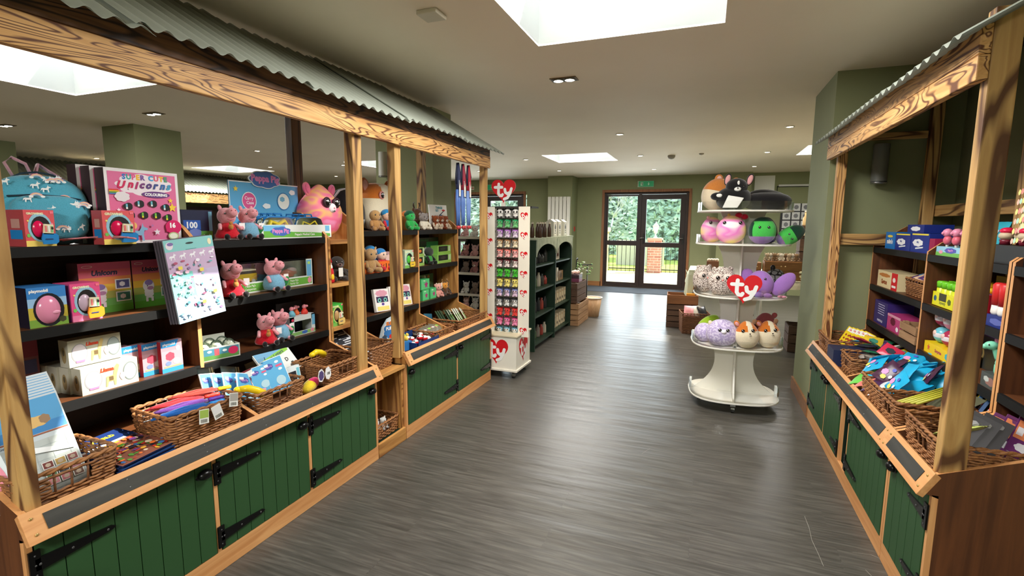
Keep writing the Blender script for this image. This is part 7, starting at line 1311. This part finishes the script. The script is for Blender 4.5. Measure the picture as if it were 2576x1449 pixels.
for j in range(2):
    for i in range(3):
        o_ = thing('surprise_ball', 'clear ball holding a pastel toy, %s in the %s layer' % (ORD[i], ('lower', 'upper')[j]), 'toy ball', (l_[0], l_[1]+.095-.095*i, A3+.0565+.083*j), RZR, 'clear surprise balls in the yellow tray'); c_ = [(110, 190, 206), (170, 50, 80), (226, 150, 170)][(i+j) % 3]; m_ = MB(); m_.ell((0, 0, .041), (.044, .042, .0415), mat(c_, .25), 16, 12, fn=lambda v, c_=c_: mat(c_, .2) if v.z > .3 or v.z < -.3 else mat((226, 220, 226), .15)); m_.build('shell', o_); m_ = MB(); m_.ell((0, -.036, .05), (.016, .008, .014), mat((240, 200, 190), .4), 10, 6); m_.build('toy_face', o_)
pbR('patterned_box', 'black box with gold swirl pattern on the third right shelf behind the post', 'box', 3.02, 2.72, A3, .15, 1.20, .08, (50, 52, 50), f=lambda a: (a.e_(.35, .45, .3, .36, (150, 130, 80)), a.e_(.35, .45, .25, .28, (50, 60, 60)), a.e_(.35, .45, .15, .18, (150, 130, 80)), a.e_(.35, .45, .11, .12, (60, 90, 100)))); pbR('colour_pack', 'purple and blue bright pack lying on the swirl patterned box', 'pack', 2.95, 2.70, A3+.1505, .05, 1.20, .08, (90, 40, 110), f=lambda a: (a.blob(.4, .5, .15, .3, (60, 170, 210), 6), a.blob(.7, .5, .12, .3, (220, 60, 80), 6)))
pbR('yellow_card_box', 'dark yellow star printed carton at the back of the third right shelf', 'carton', 2.80, 2.62, A3, .19, 1.31, .04, (150, 120, 30), f=lambda a: a.star(.6, .7, .14, (90, 30, 40)))
def pony():
    t = thing('pony_toy', 'mint green plastic pony with pink mane beside the second divider', 'toy', (1.11, 2.475, A3+.060), RZR-R(20)); M_ = mat((130, 214, 180), .35); P_ = mat((236, 150, 190), .4); m = MB(); m.ell((0, .01, .045), (.026, .032, .028), M_, 16, 10); limb(m, (0, -.008, .06), (0, -.022, .10), .015, .014, M_); m.ell((0, -.034, .112), (.018, .026, .018), M_, 14, 10); m.ell((0, -.054, .106), (.012, .012, .011), M_, 10, 8); m.build('body', t)
    m = MB(); m.ell((0, -.008, .135), (.016, .024, .014), P_, 10, 8); m.ell((.0, .014, .10), (.012, .012, .028), P_, 10, 8); m.build('mane', t); m = MB(); m.ell((0, .044, .05), (.012, .014, .03), P_, 10, 8); m.build('tail', t)
    for x in (-.014, .014):
        for y in (-.012, .028): m = MB(); limb(m, (x, y, .035), (x, y, .004), .010, .010, M_); m.build('leg', t)
    eye(t, -.014, -.045, .116, .0045); eye(t, .014, -.045, .116, .0045)
pony(); pbR('pony_box', 'small dark photo printed box under the mint pony', 'toy box', 2.535, 2.395, A3, .058, 1.075, .10, (80, 84, 80), f=lambda a: (a.blob(.5, .5, .3, .3, (150, 110, 100), 7), a.blob(.3, .6, .15, .2, (190, 196, 190), 6)))
# ---- right counter tray
basket('wicker basket with yellow sweet packets at the far end of the right counter', (.905, 3.84, TR), RZR, .36, .26, .115); basket('small wicker basket of clear wrapped sweets beside the divider', (.92, 3.30, TR), RZR, .25, .27, .115); basket('wicker basket below the turquoise sweet bags', (.91, 2.78, TR), RZR, .30, .28, .115, hole=False); basket('wicker basket with yellow straws next to the turquoise bags', (.905, 2.53, TR), RZR, .20, .27, .12); basket('large near wicker basket at the end of the right counter', (.955, 2.185, TR), RZR, .335, .36, .12)
pbox('blue_bin', 'navy clear fronted bin between the two far right baskets', 'bin', (.89, 3.56, TR), .16, .26, .10, (36, 46, 80), RZR)
def kidz(a): a.r(.1, .75, .9, .95, (240, 240, 230)); a.t('Candy', .5, .85, .6, (206, 40, 60), .14, .05); [a.blob(.25+.25*(k % 3), .55-.2*(k//3), .08, .06, (160, 60, 40), 5) for k in range(9)]
for i in range(5): card('yellow_sweet_packet', 'yellow sweet packet with red spots, %s in the far right basket' % ORD[i], 'sweet packet', (.90+.015*i, 3.90-.035*i, TR+.05), (R(-26), R(8), RZR+R(20)), .10, .13, (236, 206, 40), kidz, .008, 'yellow sweet packets in the far right basket')
RC = [(70, 170, 216), (40, 110, 80), (226, 190, 50), (206, 50, 80), (90, 60, 110), (60, 140, 120), (40, 44, 56), (220, 226, 226)]
for i in range(14): pouch('sweet_bag', '%s small sweet bag, %s of the mixed heap before the far pine panel' % (['blue', 'green', 'yellow', 'red', 'purple', 'teal', 'black', 'white'][i % 8], (ORD+['thirteenth', 'fourteenth'])[i]), 'sweet bag', (.93+.10*((i*5) % 3)/1.5, 3.70-.035*i, TR+.115+.012*(i % 4)), (R(20*((i % 3)-1)+20), R(14*((i % 4)-1.5)), RZR+R(37*i)), .10, .085, RC[i % 8], (lambda a, i=i: a.blob(.5, .5, .25, .22, RC[(i+3) % 8], 6)), 'mixed heap of small sweet bags')
for i in range(10): pouch('wrapped_sweet', 'clear and silver wrapped sweet, %s in the small basket by the divider' % ORD[i], 'sweet', (.90+.045*(i % 4), 3.38-.022*i, TR+.10+.010*(i % 3)), (R(15*(i % 3)), R(-20+12*(i % 4)), R(41*i)), .065, .05, [(150, 140, 130), (90, 84, 80), (206, 206, 206), (196, 130, 80)][i % 4], None, 'clear wrapped sweets in the small basket', .03)
def turq(a): a.blob(.35, .45, .16, .14, (230, 150, 200), 7); a.blob(.6, .7, .1, .08, (80, 90, 190), 7); a.blob(.5, .25, .14, .10, (240, 220, 90), 6); a.blob(.75, .4, .08, .08, (240, 240, 250), 6)
rn = random.Random(17)
for i in range(36):
    tq_ = i % 5 != 3; x = .86+.045*(i % 6)+rn.uniform(-.01, .01); y = 3.08-.072*(i//6)+rn.uniform(-.03, .03)
    pouch('sweet_bag', '%s foil sweet bag, %s of row %s in the big overflowing pile' % ('turquoise' if tq_ else 'dark plum', ORD[i % 6], ('one', 'two', 'three', 'four', 'five', 'six')[i//6]), 'sweet bag', (x, y, .648+.018*((i*7) % 4)+.16*(x-.86)), (R(rn.uniform(10, 60)), R(rn.uniform(-30, 30)), RZR+R(rn.uniform(-50, 50))), .095, .12, (30, 168, 214) if tq_ else (70, 34, 60), turq if i % 3 == 0 else None, 'foil bags in the overflowing pile', .022)
for i, (x, y, c, l) in enumerate([(.80, 3.02, (110, 200, 80), 'lime green'), (.81, 2.96, (226, 120, 110), 'coral'), (.82, 2.88, (70, 40, 80), 'dark purple'), (.83, 2.80, (226, 228, 230), 'white')]): pouch('sweet_bag', l+' sweet bag slipping over the edge of the turquoise pile', 'sweet bag', (x, y, .615+.005*i), (R(30), R(-24), RZR+R(30)), .10, .12, c)
for i in range(5):
    m_ = MB(); m_.tube([(0, -.13, 0), (0, .13, 0)], .005, mat((190, 186, 60), .4), 8); o_ = m_.build('sherbet_straw'); o_.location = (.90+.012*i, 2.56-.018*i, .685+.006*i); o_.rotation_euler = (R(14), 0, R(-62)); tag(o_, 'yellow sherbet straw, %s in the basket behind the near post' % ORD[i], 'sweet straw', 'yellow straws in the right basket')
pouch('dark_sweet_bag', 'clear and dark sweet bag beside the yellow straws', 'sweet bag', (.99, 2.50, .68), (R(30), 0, RZR+R(20)), .14, .14, (90, 90, 70))
def pez(a): a.r(.0, .84, 1, 1, (246, 220, 30)); a.r(.1, .5, .9, .8, (206, 30, 50)); a.t('PEZ', .5, .65, .6, (250, 250, 250), .18, .06); a.r(.1, .1, .9, .45, (240, 200, 50)); a.t('PEZ', .5, .28, .5, (206, 30, 50), .14, .06)
for i in range(4): card('sweet_blister_pack', 'yellow topped red PEZ pack, %s of the row right of the near post' % ORD[i], 'sweet pack', (1.03, 2.60-.055*i, .585), (R(-24), R(-12), RZR+R(-20)), .075, .15, (60, 120, 190), pez, .012, 'yellow topped packs right of the post')
def orp(a): a.r(.05, .4, .95, .9, (236, 140, 90)); [a.r(.1+.28*k, .5, .32+.28*k, .72, (240, 236, 240)) for k in range(3)]; a.blob(.5, .2, .3, .12, (226, 226, 230), 7); a.r(0, .92, 1, 1, (110, 50, 100))
for i in range(6): card('sweet_blister_pack', ('orange and purple sweet pack, %s in the near right basket' if i > 2 else 'dark grey sweet card, %s in the near right basket') % ORD[i], 'sweet pack', (.885+.036*i, (2.22 if i < 3 else 2.24)-.008*i, .60), (R(-28), R(22), R(-32+4*i)), .085, .135, (60, 58, 60) if i < 3 else (110, 50, 110), orp if i > 2 else (lambda a: a.blob(.6, .8, .16, .08, (160, 160, 160), 6)), .006)
pouch('pale_green_packet', 'pale green and white packet at the front of the near right basket', 'sweet packet', (.88, 2.17, .675), (R(30), R(-10), RZR+R(-40)), .07, .16, (190, 200, 110), lambda a: a.blob(.5, .75, .35, .2, (236, 236, 230), 6))
# red ended white roll at the left frame edge
m_ = MB(); m_.lathe([(.03, 0), (.034, .005), (.034, .07)], mat((226, 226, 222), .4), 20); m_.lathe([(.034, .07), (.036, .075), (.036, .10), (.03, .104)], mat((200, 24, 40), .4), 20); o_ = m_.build('drink_cup', loc=(-1.66, .60, .36))
def stool():
    t = thing('low_stool', 'low dark stool end at the very left edge under the white cup', 'stool', (-1.66, .60, 0)); m = MB(); m.box(-.1, .1, -.1, .1, .33, .36, DARKW); m.build('seat', t)
    for x in (-.085, .085):
        for y in (-.085, .085): m = MB(); m.box(x-.012, x+.012, y-.012, y+.012, 0, .33, DARKW); m.build('leg', t)
tag(o_, 'white cup with red lid at the very left edge of the view', 'cup'); stool()
